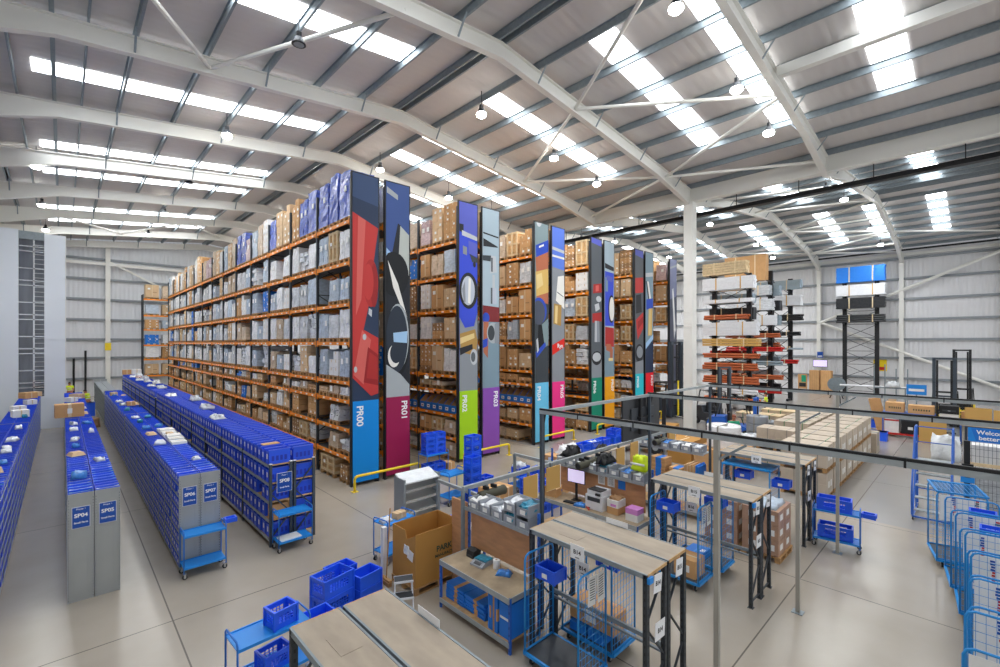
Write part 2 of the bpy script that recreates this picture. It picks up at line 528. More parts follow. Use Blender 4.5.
# wind bracing tubes in the roof
def brace(xa, ya, xb, yb, r=.07, dz=-.05):
    struct('brace', MB().tube([(xa, ya, zraf(xa) + dz), (xb, yb, zraf(xb) + dz)], r, 'white_steel'))
f0, f1, f2 = FR[2], FR[3], FR[4]
for a in ((15.2, f1, XR, f0), (15.2, f1, 19.2, f0), (15.2, f1, 19.0, f2), (19.0, f2, 23.0, f1), (19.2, f0, 23.0, f1), (23.0, f1, 25.6, f0), (23.0, f1, 25.6, f2),
          (3.6, f2, -.6, f1), (3.6, f2, 7.2, f1),
          (29.0, f1, 33, f0), (33, f0, 37, f1), (37, f1, XR2, f0), (XR2, f0, 45.2, f1), (45.2, f1, 49.2, f0), (49.2, f0, 53, f1), (53, f1, 56, f0),
          (45.2, f1, 49.2, f2), (49.2, f2, 53, f1), (49.2, f0, 53, FR[1]), (45.2, f1, 45.2, f0), (49.2, f1, 49.2, f0), (53, f1, 53, f0)):
    brace(*a)
for a in ((-.6, FR[8], 3.6, FR[9]), (3.6, FR[9], 7.2, FR[8]), (7.2, FR[8], 10.9, FR[9])): brace(*a)
# wall bracing on the right wall
for p, q in (((11.3, 7.1), (-1.3, 12.7)), ((11.3, 7.1), (-1.3, 1.2))):
    struct('brace', MB().tube([(XW - .15, p[0], p[1]), (XW - .15, q[0], q[1])], .13, 'white_steel'))
# rooflights between the purlins
SKY_Y = [2.1, 5.65, 8.8, 14.3, 18.9, 22.0, 26.2, 30.4, 35.0, 39.6, 44.2, 48.6, 53.0]
for y in SKY_Y:
    for xr, d in ((XR, -1), (XR, 1), (XR2, -1), (XR2, 1)):
        xa, xb = xr + d * 1.9, xr + d * 11.6
        if xr == XR and d == -1: xa, xb = XR - 1.9, -0.75
        if xr == XR2 and d == -1 and y > 36: continue
        za, zb = zraf(xa) + .545, zraf(xb) + .545
        w = .5
        mb = MB(); mb.prism([(xa, y - w, za), (xb, y - w, zb), (xb, y - w, zb - .02), (xa, y - w, za - .02)], (0, 2 * w, 0), 'skylight')
        o = struct('window_1', mb)
# high bay lamps
XS1 = ((-.9, 'left eave'), (5.2, 'left roof slope'), (12.6, 'ridge'), (17.3, 'middle of the near roof'), (20.9, 'white valley beam'))
XS2 = ((31.0, 'far side of the valley'), (36.0, 'middle of the far roof'), (46.5, 'far roof slope'), (51.5, 'right wall'))
hb = MB(); hb.lathe([(.06, .16), (.12, .15), (.15, .02), (.19, .0), (.19, -.02), (.17, -.02)], 'dark_grey', n=14)
gl = MB(); gl.lathe([(.185, -.02), (.21, -.06), (.2, -.12), (.15, -.17), (.05, -.19)], 'lamp_glow', n=16)
st = MB(); st.tube([(0, 0, .15), (0, 0, .92)], .015, 'black', 5); st.box(0, 0, .25, .14, .1, .16, 'black')
g2 = MB(); g2.lathe([(.2, -.02), (.21, -.05), (.19, -.06)], 'black', n=16); g2.lathe([(.15, -.061), (.14, -.07)], 'galv', n=14)
glo = g2.mesh('lamp_lens')
hbm, glm, stm = hb.mesh('housing', True), gl.mesh('lamp_lens'), st.mesh('hanger')
for yi, y in enumerate((5.95, 14.3, 22.7, 31.0, 39.5, 48.0)):
    for x, where in XS1 + XS2:
        if (yi == 0 and x < 6) or (x < 0 and yi < 3): continue
        off = (x == 5.2 and yi in (1, 3))
        r = thing('high_bay_lamp', '%s lamp by the %s, %s row from the camera' % ('unlit dark high bay' if off else 'lit high bay', where, nth(yi + 1)), 'ceiling lamp', (x, y, zraf(x) - .35), 0, 'high bay lamps under the roof')
        obj('housing', hbm, r); obj('lamp_lens', glo if off else glm, r); obj('hanger', stm, r)
        if off: continue
        ld = bpy.data.lights.new('lamp_light', 'SPOT')
        ld.energy = LAMP_POWER * 4; ld.spot_size = math.radians(150); ld.spot_blend = 0.6; ld.shadow_soft_size = 0.2
        lo = bpy.data.objects.new('lamp_light', ld); COL.objects.link(lo); lo.parent = r; lo.location = (0, 0, -.22)
# ------------------------------------------------------------------ pallet loads
rng = random.Random(11)
def pallet_mesh(w=0.84, d=1.0, name='pallet', m='pallet_wood'):
    mb = MB()
    for i in range(5):
        y = -w / 2 + .05 + i * (w - .1) / 4
        mb.box(0, y, .131, d, .1, .018, m)
    for i in (-1, 0, 1):
        mb.box(i * (d / 2 - .05), 0, .113, .09, w, .018, m)
        for j in (-1, 0, 1): mb.box(i * (d / 2 - .05), j * (w / 2 - .06), .061, .09, .11, .086, m)
        mb.box(0, i * (w / 2 - .06), .009, d, .1, .018, m)
    return mb.mesh(name)
PALLET = pallet_mesh()
PALLET_BLUE = pallet_mesh(m='box_blue')
_CARGO = {}
def cargo(kind, w, h, var):
    """mesh of the goods only; front face looks to -x; base at z=0"""
    key = (kind, round(w, 2), round(h, 2), var)
    if key in _CARGO: return _CARGO[key]
    r = random.Random(str(key)); mb = MB(); d = .98
    def label(x, y, z, s=.1): mb.box(x, y, z, .006, s * 1.3, s, 'label')
    def cartons(mats, nz, ny):
        hz = h / nz; wy = w / ny
        for l in range(nz):
            m = r.choice(mats)
            for j in range(ny):
                if l == nz - 1 and r.random() < .15: continue
                for i in range(2):
                    dx = r.uniform(0, .02)
                    y0 = -w / 2 + j * wy + .006; y1 = y0 + wy - .012
                    x0 = -d / 2 + dx + i * d / 2; x1 = x0 + d / 2 - .015
                    mb.bx(x0, x1, y0, y1, l * hz + .003, (l + 1) * hz - .006, m)
                    if i == 0:
                        mb.bx(x0 - .003, x0, (y0 + y1) / 2 - .025, (y0 + y1) / 2 + .025, (l + .62) * hz, (l + 1) * hz - .01, 'tape')
                        if r.random() < .55: label(x0 - .003, y0 + wy * .3, (l + .4) * hz, min(.12, hz * .35))
    if kind == 'carton': cartons(['carton'], max(2, round(h / .27)), 2)
    elif kind == 'carton_pale': cartons(['carton_pale'], max(2, round(h / .3)), 2)
    elif kind == 'carton_small': cartons(['carton', 'carton', 'carton_dark'], max(2, round(h / .17)), 3)
    elif kind == 'carton_white': cartons(['carton_white'], max(2, round(h / .3)), 2)
    elif kind == 'carton_blue': cartons(['box_blue'], max(2, round(h / .25)), 2)
    elif kind == 'bigbox':
        mb.bx(-d / 2, d / 2, -w / 2, w / 2, 0, h, r.choice(['carton', 'carton_pale']))
        mb.bx(-d / 2 - .004, d / 2, -.03, .03, h * .05, h + .003, 'tape'); label(-d / 2 - .004, w * .24, h * .68, .16)
        mb.box(-d / 2 - .004, -w * .2, h * .4, .006, w * .3, .05, 'carton_dark')
    elif kind == 'crate':
        m = 'timber_pale'
        mb.bx(-d / 2 + .03, d / 2 - .03, -w / 2 + .03, w / 2 - .03, 0, h, 'timber')
        for z in (.05, h * .5, h - .05): mb.box(0, 0, z, d, w, .09, m)
        for y in (-w / 2 + .06, 0, w / 2 - .06): mb.box(-d / 2 + .01, y, h / 2, .05, .1, h, m)
        label(-d / 2 - .018, w * .2, h * .6, .12)
    elif kind == 'bags':
        n = max(2, int(h / .2))
        for l in range(n):
            for j in range(2):
                y0 = -w / 2 + j * w / 2
                mb.lump(-d / 2 + r.uniform(0, .1), d / 2, y0 + .01, y0 + w / 2 - .01 + r.uniform(-.04, 0), l * h / n, (l + 1) * h / n * r.uniform(.93, 1), 'poly_bag', .035, r, 4, 3, 2)
    elif kind == 'coils':
        n = max(1, int(h / .35))
        for l in range(n):
            mb.lathe([(.3, 0), (.45, .03), (.47, .17), (.45, .31), (.3, .34)], 'wrap_sky' if var % 2 else 'wrap_grey', 0, 0, l * .35, 18)
    else:
        m = kind
        k = r.choice([1, 1, 2])
        for j in range(k):
            y0 = -w / 2 + j * w / k; hh = h * r.uniform(.88, 1)
            mb.lump(-d / 2, d / 2, y0, y0 + w / k - .01, 0, hh, m, .022, r, 4, 4, max(3, int(h / .22)), .05)
            if r.random() < .7: mb.box(-d / 2 - .01, y0 + w / k * .35, hh * .62, .02, .16, .2, 'label')
    me = mb.mesh('goods')
    _CARGO[key] = me
    return me
DESC = {'carton': ('carton_load', 'brown carton stack', 'cartons'), 'carton_pale': ('carton_load', 'pale carton stack', 'cartons'),
        'carton_small': ('carton_load', 'stack of small cartons', 'cartons'), 'carton_white': ('carton_load', 'white carton stack', 'cartons'),
        'carton_blue': ('carton_load', 'blue carton stack', 'cartons'), 'bigbox': ('large_carton', 'single large brown carton', 'carton'),
        'crate': ('wooden_crate', 'slatted wooden crate', 'crate'), 'bags': ('bagged_load', 'heap of white bags', 'bags'),
        'coils': ('coil_load', 'wrapped coil stack', 'coils'),
        'wrap_white': ('wrapped_load', 'white shrink-wrapped load', 'wrapped pallet'), 'wrap_grey': ('wrapped_load', 'grey shrink-wrapped load', 'wrapped pallet'),
        'wrap_blue': ('wrapped_load', 'blue shrink-wrapped load', 'wrapped pallet'), 'wrap_sky': ('wrapped_load', 'pale blue wrapped load', 'wrapped pallet'),
        'wrap_tan': ('wrapped_load', 'tan shrink-wrapped load', 'wrapped pallet'), 'wrap_pink': ('wrapped_load', 'pink-banded wrapped load', 'wrapped pallet')}
def place_load(kind, x, y, z, w, h, where, group, rz=0.0, pallet=True):
    nm, desc, cat = DESC[kind]
    h = max(.2, math.floor(h / .1 + .001) * .1)
    w = round(w / .06) * .06
    o = obj(nm, cargo(kind, w, h, rng.randrange(2)), None, (x, y, z + (.142 if pallet else .002)), rz)
    tag(o, '%s %s' % (desc, where), cat, group)
    if pallet:
        p = obj('pallet', PALLET_BLUE if kind == 'carton_blue' and rng.random() < .3 else PALLET, o, (0, 0, -.142))
        p.scale = (1, (w + .04) / .84, 1)
        if p.data is PALLET: p['label'] = 'pale timber pallet'
    return o
LV = [0.02, 1.0, 1.98, 2.99, 3.65, 5.05, 6.42, 7.88, 9.34]       # top of each level's deck
LVN = ['floor', 'lowest beam', 'second beam', 'third beam', 'fourth beam', 'fifth beam', 'sixth beam', 'seventh beam', 'top beam']
CLR = [.62, .66, .7, .38, 1.1, 1.08, 1.15, 1.15, 1.72]
YR, BAY = 15.15, 2.93
LOW = ['carton', 'carton', 'carton_small', 'bigbox', 'carton_pale', 'crate', 'wrap_tan', 'bags', 'carton_small', 'carton_pale', 'wrap_white', 'bags', 'wrap_tan', 'carton_blue']
MID = ['carton_pale', 'wrap_white', 'wrap_grey', 'wrap_white', 'bigbox', 'wrap_sky', 'carton_white', 'wrap_tan', 'bags', 'carton_pale', 'wrap_grey', 'crate', 'wrap_sky', 'carton_white', 'bags', 'wrap_white', 'wrap_tan', 'carton_blue']
TOPL = ['wrap_tan', 'wrap_white', 'carton_pale', 'wrap_pink', 'carton', 'wrap_white', 'wrap_sky', 'carton_pale', 'bigbox', 'wrap_blue', 'carton']
TOP0 = ['wrap_blue', 'wrap_blue', 'wrap_blue', 'wrap_blue', 'wrap_blue', 'carton', 'carton_pale', 'carton_pale', 'wrap_blue', 'carton_white', 'wrap_tan', 'wrap_sky',
        'wrap_pink', 'wrap_blue', 'wrap_blue', 'wrap_tan', 'carton_pale', 'wrap_sky', 'wrap_white', 'carton_pale', 'wrap_tan', 'wrap_pink', 'wrap_pink', 'wrap_tan',
        'carton', 'carton_pale', 'wrap_white', 'wrap_tan', 'carton_pale', 'wrap_white', 'carton', 'wrap_tan', 'wrap_white', 'carton_pale', 'wrap_white', 'carton', 'wrap_tan', 'wrap_white', 'wrap_sky']
TOPH0 = [1.7, 1.9, 1.8, 1.7, 1.6, 1.7, 1.7, 1.6, 1.5, 1.6, 1.6, 1.4, 1.3, 1.7, 1.7, 1.7, 1.5, 1.5, 1.4, 1.5, 1.6, 1.3, 1.3, 1.4]

# ------------------------------------------------------------------ pallet racks
def frame_mesh(h, d=1.05):
    mb = MB()
    for x in (.05, d - .05): mb.bx(x - .045, x + .045, -.045, .045, 0, h, 'charcoal'); mb.bx(x - .07, x + .07, -.07, .07, 0, .012, 'charcoal')
    z = .3; k = 0
    while z < h - .6:
        mb.bar((.05, 0, z), (d - .05, 0, z + .55) if k % 2 == 0 else (d - .05, 0, z), .03, .03, 'charcoal')
        if k % 2: mb.bar((d - .05, 0, z - .55), (.05, 0, z), .03, .03, 'charcoal')
        z += .6; k += 1
    return mb.mesh('upright_frame')
FRAME = frame_mesh(10.75)
FRAME_SHORT = frame_mesh(9.6)
def beam_mesh(L):
    mb = MB(); mb.bx(-.025, .025, .05, L - .05, -.13, -.01, 'orange')
    for y in (.05, L - .09): mb.bx(-.03, .03, y, y + .04, -.2, .04, 'orange')
    for k in range(4): mb.bx(-.028, -.024, .3 + k * (L - .5) / 4, .3 + k * (L - .5) / 4 + .16, -.1, -.04, 'label')
    return mb.mesh('beam')
BEAM = beam_mesh(BAY)
def rack(k, x0, nb, name):
    r = thing('pallet_rack', 'orange and charcoal pallet rack standing behind the %s banner' % name, 'pallet rack', (x0, YR, 0), 0, 'banner ended pallet racks')
    for b in range(nb + 1):
        obj('upright_frame', FRAME, r, (0, b * BAY, 0))
    n = 0
    for b in range(nb):
        for z in LV[1:]:
            if n < 96: obj('beam', BEAM, r, (.02, b * BAY, z)); n += 1
    if nb > 12:
        mb = MB()
        for z in LV[1:]: mb.bx(0, .05, 12 * BAY + .05, nb * BAY - .05, z - .13, z - .01, 'orange')
        tag(mb.build('beam', r), kind='stuff')
    for z in LV[1:]:
        mb = MB(); mb.bx(1.0, 1.05, .05, nb * BAY - .05, z - .13, z - .01, 'orange'); mb.build('rear_beam', r)
        mb = MB()
        mb.bx(.06, .99, .05, nb * BAY - .05, z - .02, z - .004, 'dark_grey'); mb.build('deck', r)
    return r
RX = [7.25 + 4.72 * (i // 2) + (1.3 if i % 2 else 0) for i in range(11)]
for i, x0 in enumerate(RX):
    nm = 'PR%02d' % i
    nb = 13 if i < 2 else 3
    rack(i, x0, nb, nm)
    for b in range(nb):
        if i % 2 and b > 0: break
        for l in range(9):
            n = 3
            if l == 3 and i == 0: n = 3
            for j in range(n):
                s = b * n + j
                yc = YR + b * BAY + .1 + (j + .5) * (BAY - .2) / n
                w = rng.choice([.78, .84, .84, .72]); h = CLR[l] * rng.choice([.7, .85, .95, 1, 1])
                kind = rng.choice(LOW if l < 4 else MID)
                if l == 8:
                    kind = rng.choice(TOPL); h = rng.choice([1.2, 1.4, 1.5])
                    if i == 0: kind = TOP0[s % len(TOP0)]; h = TOPH0[s % len(TOPH0)]
                elif i == 0 and l in (5, 6, 7) and rng.random() < .35: kind = rng.choice(['wrap_white', 'wrap_grey', 'wrap_sky'])
                if i > 1 and l > 3 and rng.random() < .55: kind = rng.choice(['carton', 'carton_pale', 'crate', 'bigbox', 'wrap_tan', 'carton_small'])
                if rng.random() < (.12 if l < 4 else .04): continue
                if i == 0 and l == 0 and b < 1: continue
                if l == 2 and i in (2, 4) or (l in (2, 3) and i == 6): continue
                place_load(kind, x0 + .53, yc, LV[l], w, h, 'on the %s of rack %s, %s from the banner' % (LVN[l], nm, nth(s + 1)),
                           'loads in pallet rack %s' % nm)
# nearest floor bay of PR00: a long crate on pallets and loose cartons
place_load('crate', RX[0] + .5, YR + 1.9, .0, 1.2, .6, 'on the floor of rack PR00 beside the blue banner', 'loads in pallet rack PR00')
place_load('carton_small', RX[0] + .5, YR + .55, .0, .6, .5, 'on the floor of rack PR00 right behind the banner', 'loads in pallet rack PR00')
# open-fronted blue pick boxes on the second beam of PR02 and PR04
def pick_box_mesh():
    mb = MB(); w, d, h = .44, .9, .62
    mb.bx(-d / 2, d / 2, -w / 2, w / 2, 0, .01, 'carton')
    mb.prism([(-d / 2, -w / 2, 0), (d / 2, -w / 2, 0), (d / 2, -w / 2, h), (-d / 2 + .3, -w / 2, h), (-d / 2, -w / 2, h * .55)], (0, .012, 0), 'box_blue')
    mb.prism([(-d / 2, w / 2 - .012, 0), (d / 2, w / 2 - .012, 0), (d / 2, w / 2 - .012, h), (-d / 2 + .3, w / 2 - .012, h), (-d / 2, w / 2 - .012, h * .55)], (0, .012, 0), 'box_blue')
    mb.bx(d / 2 - .012, d / 2, -w / 2, w / 2, 0, h, 'carton')
    mb.bx(-d / 2, -d / 2 + .012, -w / 2, w / 2, 0, h * .55, 'box_blue')
    for s in (-1, 1): mb.prism([(-d / 2 + .013, s * (w / 2 - .0145), .011), (d / 2 - .013, s * (w / 2 - .0145), .011), (d / 2 - .013, s * (w / 2 - .0145), h - .002), (-d / 2 + .3, s * (w / 2 - .0145), h - .002), (-d / 2 + .013, s * (w / 2 - .0145), h * .55)], (0, .002, 0), 'carton')
    mb.bx(-d / 2 - .004, -d / 2, -.1, .1, .1, .24, 'label'); mb.bx(-d / 2 - .006, -d / 2 - .004, -.06, .06, .15, .19, 'label_print')
    return mb.mesh('pick_box')
PB = pick_box_mesh()
for i in (2, 4):
    for s in range(12):
        o = obj('pick_box', PB, None, (RX[i] + .53, YR + .105 + .235 + (s % 6) * .46 + (s // 6) * BAY, LV[2]))
        tag(o, 'open-fronted blue pick box on the second beam of rack PR%02d, %s from the banner' % (i, nth(s + 1)), 'pick box', 'blue pick boxes in rack PR%02d' % i)

# rack across the far wall
r = thing('pallet_rack', 'short orange pallet rack against the far wall beyond PR00', 'pallet rack', (5.5, 54.4, 0), 0, 'far wall rack')
for x in (0, 2.75):
    o = obj('upright_frame', FRAME_SHORT, r, (x, 0, 0)); o.rotation_euler = (0, 0, math.pi / 2)
fl = [1.95, 3.5, 4.85, 6.3, 7.65, 9.2]
for z in fl:
    mb = MB(); mb.bx(.05, 2.7, 0, .05, z - .14, z, 'orange'); mb.build('beam', r)
    mb = MB(); mb.bx(.05, 2.7, .06, 1.0, z - .03, z - .005, 'dark_grey'); mb.build('deck', r)
fk = [['bigbox', 'carton_pale'], ['wrap_white', 'carton'], ['carton_blue', 'wrap_white'], ['carton', 'wrap_sky'], ['wrap_sky', 'carton_pale'], ['bigbox', 'wrap_tan']]
for a, z in enumerate(fl):
    for j in range(2):
        place_load(fk[a][j], 6.2 + j * 1.3, 54.98, z + .003, 1.0, (.9, 1.0, .8, .8, .9, 1.2)[a] + .05 * j, 'on the %s beam of the far wall rack, %s' % (nth(a + 1), ('left bay', 'right bay')[j]), 'loads in the far wall rack', rz=math.pi / 2)

# ------------------------------------------------------------------ banners
for c in ('#2b3a55', '#3a4d70', '#c23a38', '#d4635c', '#9a2426', '#b02f2e', '#c0c4c8', '#3c5590', '#20242c', '#b8bdb8', '#14171c', '#2a3340', '#9fc4e6', '#e8e6e0',
          '#a9b0b4', '#5a62c0', '#3a4fd0', '#26282e', '#b9c0cc', '#8b9198', '#b08a4a', '#e2c98a', '#a9bcc8', '#7e2a2e', '#7e96a4', '#7f9296', '#2a4cb8', '#b46a4c',
          '#d4b064', '#3c4248', '#5c7cd8', '#8a8f96', '#e02a20', '#5a6066', '#6e7490', '#0b8be0', '#9b1b50', '#a6d61c', '#8a4fb0', '#6cc4ea', '#f0338a', '#128a6e',
          '#f2a516', '#2cc4d4', '#ee2230', '#4a5060'):
    mat('print' + c, c, 0.5, spec=0.3)
BLOCK = [('#0b8be0', 401), ('#9b1b50', 397), ('#a6d61c', 391), ('#8a4fb0', 388), ('#6cc4ea', 383), ('#f0338a', 382), ('#128a6e', 378), ('#f2a516', 377), ('#2cc4d4', 374), ('#ee2230', 373), ('#4a5060', 372)]
def P(c, *pts): return ('P', c, pts)
def E(c, cx, cy, rx, ry): return ('E', c, cx, cy, rx, ry)
ART = [
 ['#2b3a55', P('#3a4d70', (0, 171), (1, 171), (1, 205), (0, 200)), P('#c23a38', (0, 215), (1, 227), (.8, 262), (.66, 300), (.42, 330), (0, 330)), P('#d4635c', (.22, 218), (.5, 221), (.34, 300), (.14, 316)),
  E('#b02f2e', .7, 283, .28, 24), E('#9a2426', .82, 285, .15, 22), E('#c23a38', .6, 282, .2, 18), P('#c0c4c8', (.62, 308), (.74, 310), (.72, 317), (.6, 314)),
  P('#c23a38', (0, 324), (1, 338), (1, 394), (.7, 396), (0, 377)), P('#d4635c', (.36, 330), (.7, 340), (.42, 384), (.05, 374)), P('#9a2426', (.58, 347), (1, 355), (1, 386), (.42, 382)),
  P('#b02f2e', (.64, 352), (.95, 358), (.95, 380), (.52, 378)), E('#c0c4c8', .45, 337, .07, 3), E('#c0c4c8', .12, 369, .06, 3)],
 ['#20242c', P('#3c5590', (0, 182), (1, 182), (1, 236), (0, 262)), P('#a9b0b4', (.05, 190), (.5, 196), (.5, 201), (.05, 196)), P('#9fc4e6', (.03, 250), (.3, 256), (.25, 266), (.02, 258)), P('#20242c', (.5, 224), (.62, 226), (.55, 270), (.2, 262)), P('#b8bdb8', (.6, 226), (.97, 234), (.97, 275), (.5, 272)),
  E('#14171c', .35, 275, .6, 22), P('#e8e6e0', (.08, 262), (.5, 284), (.9, 318), (.72, 312), (.3, 288)), E('#14171c', .5, 340, .5, 36), E('#a9b0b4', .5, 337, .46, 33), E('#2a3340', .46, 339, .45, 33), P('#9fc4e6', (.3, 333), (.9, 331), (.88, 343), (.32, 342)),
  E('#e8e6e0', .33, 356, .25, 11), E('#2a3340', .42, 353, .25, 10), P('#a9b0b4', (0, 364), (.6, 374), (1, 385), (1, 400), (0, 400))],
 ['#3a4fd0', P('#5a62c0', (0, 200), (1, 200), (1, 236), (0, 232)), P('#26282e', (0, 226), (.24, 226), (.24, 235), (.02, 233)), P('#c0c4c8', (.15, 232), (.98, 236), (.98, 240), (.15, 237)), P('#5a62c0', (.5, 241), (1, 243), (1, 256), (.5, 254)), P('#3c4248', (.55, 254), (1, 257), (1, 262), (.7, 262)),
  P('#8b9198', (.2, 247), (.42, 248), (.42, 256), (.2, 255)), E('#26282e', .82, 264, .08, 3), E('#26282e', .5, 291, .5, 18), E('#b9c0cc', .48, 291, .36, 14.5), P('#e8e6e0', (.5, 278), (.62, 279), (.6, 304), (.46, 303)), P('#8b9198', (.15, 290), (.3, 282), (.34, 302), (.25, 304)),
  P('#8b9198', (0, 318), (.3, 328), (.8, 326), (1, 312), (1, 400), (0, 400)), P('#3a4fd0', (.1, 314), (.9, 314), (.8, 323), (.2, 324)), P('#b08a4a', (0, 334), (.85, 329), (1, 340), (.9, 356), (.1, 352)), P('#e2c98a', (.05, 338), (.8, 333), (.82, 338), (.05, 344)), P('#26282e', (.02, 348), (.7, 344), (.72, 349), (.05, 355)),
  E('#c0c4c8', .78, 357, .2, 8), E('#5a6066', .74, 357, .12, 5)],
 ['#a9bcc8', P('#26282e', (.05, 234), (.95, 236), (.95, 237.5), (.05, 235.5)), P('#26282e', (.05, 240), (.9, 246), (.9, 247), (.05, 248)), P('#3c4248', (.02, 257), (.5, 256), (.5, 262), (.02, 262)), P('#c0c4c8', (.5, 256), (.78, 256), (.85, 272), (.45, 274)), P('#5a6066', (.5, 258), (.6, 258), (.6, 272), (.5, 272)),
  P('#c0c4c8', (.58, 275), (.72, 275), (.72, 288), (.58, 288)), P('#b9c0cc', (.48, 288), (.82, 288), (.84, 304), (.46, 304)), P('#5a6066', (.48, 288), (.58, 288), (.58, 304), (.48, 304)), P('#7e2a2e', (0, 306), (1, 307), (1, 322), (0, 322)), P('#7e96a4', (0, 322), (1, 322), (1, 400), (0, 400)),
  E('#2a4cb8', .2, 318, .2, 5), P('#b46a4c', (.05, 322), (.35, 322), (.3, 358), (.05, 352)), P('#2a4cb8', (.02, 340), (.3, 338), (.28, 346), (.02, 348)), E('#a9b0b4', .62, 333, .38, 10.5), E('#3c4248', .5, 333, .2, 7.5), P('#8b9198', (.7, 324), (1, 322), (1, 344), (.7, 343))],
 ['#7f9296', E('#c0c4c8', .3, 222, .2, 6), P('#2a4cb8', (.05, 247), (1, 239), (1, 251), (.1, 259)), P('#e8e6e0', (.3, 247), (.65, 244), (.65, 246), (.3, 249)), P('#b46a4c', (.05, 259), (1, 251), (1, 270), (.1, 274)), P('#d4b064', (.05, 273), (1, 268), (1, 292), (.1, 297)), P('#e2c98a', (.1, 276), (.5, 273), (.6, 285), (.15, 290)),
  P('#b46a4c', (.1, 297), (1, 292), (1, 304), (.3, 304)), P('#3c4248', (0, 300), (1, 304), (1, 400), (0, 400)), E('#2a4cb8', .3, 311, .55, 13), E('#4a5060', .25, 313, .48, 12), P('#7f9296', (.4, 326), (1, 318), (1, 345), (.65, 348)), P('#14171c', (.25, 325), (.5, 325), (.7, 346), (.15, 352)), P('#2a4cb8', (.05, 352), (.75, 342), (.8, 346), (.1, 358)), P('#c0c4c8', (.08, 340), (.2, 338), (.28, 350), (.15, 353))],
 ['#8a8f96', P('#5c7cd8', (0, 227), (1, 227), (1, 270), (0, 268)), P('#c0c4c8', (0, 248), (1, 250), (1, 253), (0, 251)), P('#e8e6e0', (0, 256), (1, 257), (1, 259), (0, 258)), P('#e8e6e0', (.45, 277), (.95, 275), (1, 309), (.3, 301)), P('#5a6066', (.4, 292), (.9, 296), (.9, 297), (.4, 293)), P('#b08a4a', (.15, 304), (.75, 305), (.7, 326), (.1, 324)), P('#e2c98a', (.25, 306), (.45, 306), (.4, 324), (.2, 323)),
  P('#e02a20', (0, 345), (1, 338), (1, 347), (0, 355))],
 ['#5a6066', P('#5a62c0', (0, 238), (1, 240), (1, 246), (0, 244)), P('#b02f2e', (.2, 285), (1, 283), (1, 292), (.15, 294)), P('#d4635c', (.4, 286), (.7, 285), (.7, 291), (.4, 292)), E('#c0c4c8', .7, 299, .25, 3), P('#c0c4c8', (.3, 305), (.7, 303), (.8, 309), (.4, 312)), P('#b02f2e', (.1, 314), (1, 312), (1, 321), (.1, 323)),
  P('#8b9198', (.3, 321), (.75, 321), (.8, 342), (.25, 342)), P('#c0c4c8', (.35, 321), (.5, 321), (.5, 342), (.35, 342)), P('#5a6066', (.4, 342), (.6, 342), (.6, 352), (.4, 352)), P('#8b9198', (0, 360), (1, 358), (1, 390), (0, 390)), E('#26282e', .5, 358, .48, 7), E('#c0c4c8', .5, 357, .4, 4.5)],
 ['#a9bcc8', P('#26282e', (.05, 264), (.95, 267), (.95, 271), (.05, 269)), P('#3a4fd0', (.05, 272), (.95, 273), (.9, 300), (.95, 326), (.05, 326)), P('#7e96a4', (.1, 278), (.35, 278), (.35, 292), (.1, 292)), P('#5a62c0', (.2, 276), (.8, 277), (.8, 282), (.2, 281)), E('#26282e', .7, 309, .32, 14), E('#e8e6e0', .74, 309, .26, 12), P('#b02f2e', (.05, 327), (.95, 328), (.95, 347), (.05, 346)), P('#7e96a4', (0, 346), (1, 347), (1, 390), (0, 390)),
  P('#b46a4c', (.15, 344), (.6, 344), (.85, 350), (.8, 360), (.55, 360), (.55, 352), (.15, 350)), P('#e2c98a', (.4, 358), (.85, 358), (.85, 361), (.4, 361))],
 ['#5a6066', P('#5a62c0', (0, 249), (1, 251), (1, 258), (0, 256)), P('#c23a38', (0, 279), (1, 277), (1, 292), (0, 294)), P('#26282e', (.1, 296), (.7, 294), (.8, 312), (.1, 314)), P('#c23a38', (.1, 320), (1, 312), (1, 328), (.3, 340)), P('#9a2426', (.3, 322), (1, 316), (1, 322), (.3, 330)), E('#26282e', .5, 353, .5, 9), E('#8b9198', .55, 352, .38, 6), P('#8b9198', (0, 362), (1, 360), (1, 390), (0, 390))],
 ['#7e96a4', P('#c0c4c8', (0, 274), (1, 272), (1, 276), (0, 278)), P('#3c4248', (.05, 282), (.3, 282), (.6, 300), (.4, 303)), P('#e8e6e0', (.2, 282), (.4, 282), (.7, 298), (.5, 300)), P('#2a4cb8', (.1, 300), (.95, 298), (.95, 308), (.1, 310)), P('#d4b064', (.4, 309), (.9, 308), (.8, 335), (.3, 336)), P('#e2c98a', (.5, 309), (.65, 309), (.6, 335), (.45, 335)), P('#2b3a55', (0, 345), (1, 335), (1, 390), (0, 390)), P('#9fc4e6', (0, 343), (1, 334), (1, 339), (0, 349))],
 ['#6e7490', P('#4a5060', (0, 300), (1, 296), (1, 390), (0, 390)), P('#c0c4c8', (.3, 290), (.5, 288), (.85, 330), (.6, 340)), P('#e8e6e0', (.4, 292), (.48, 291), (.75, 330), (.68, 332)), P('#8b9198', (0, 268), (1, 264), (1, 266), (0, 270))],
]
BW, BT, BB = 1.02, 10.93, 0.14
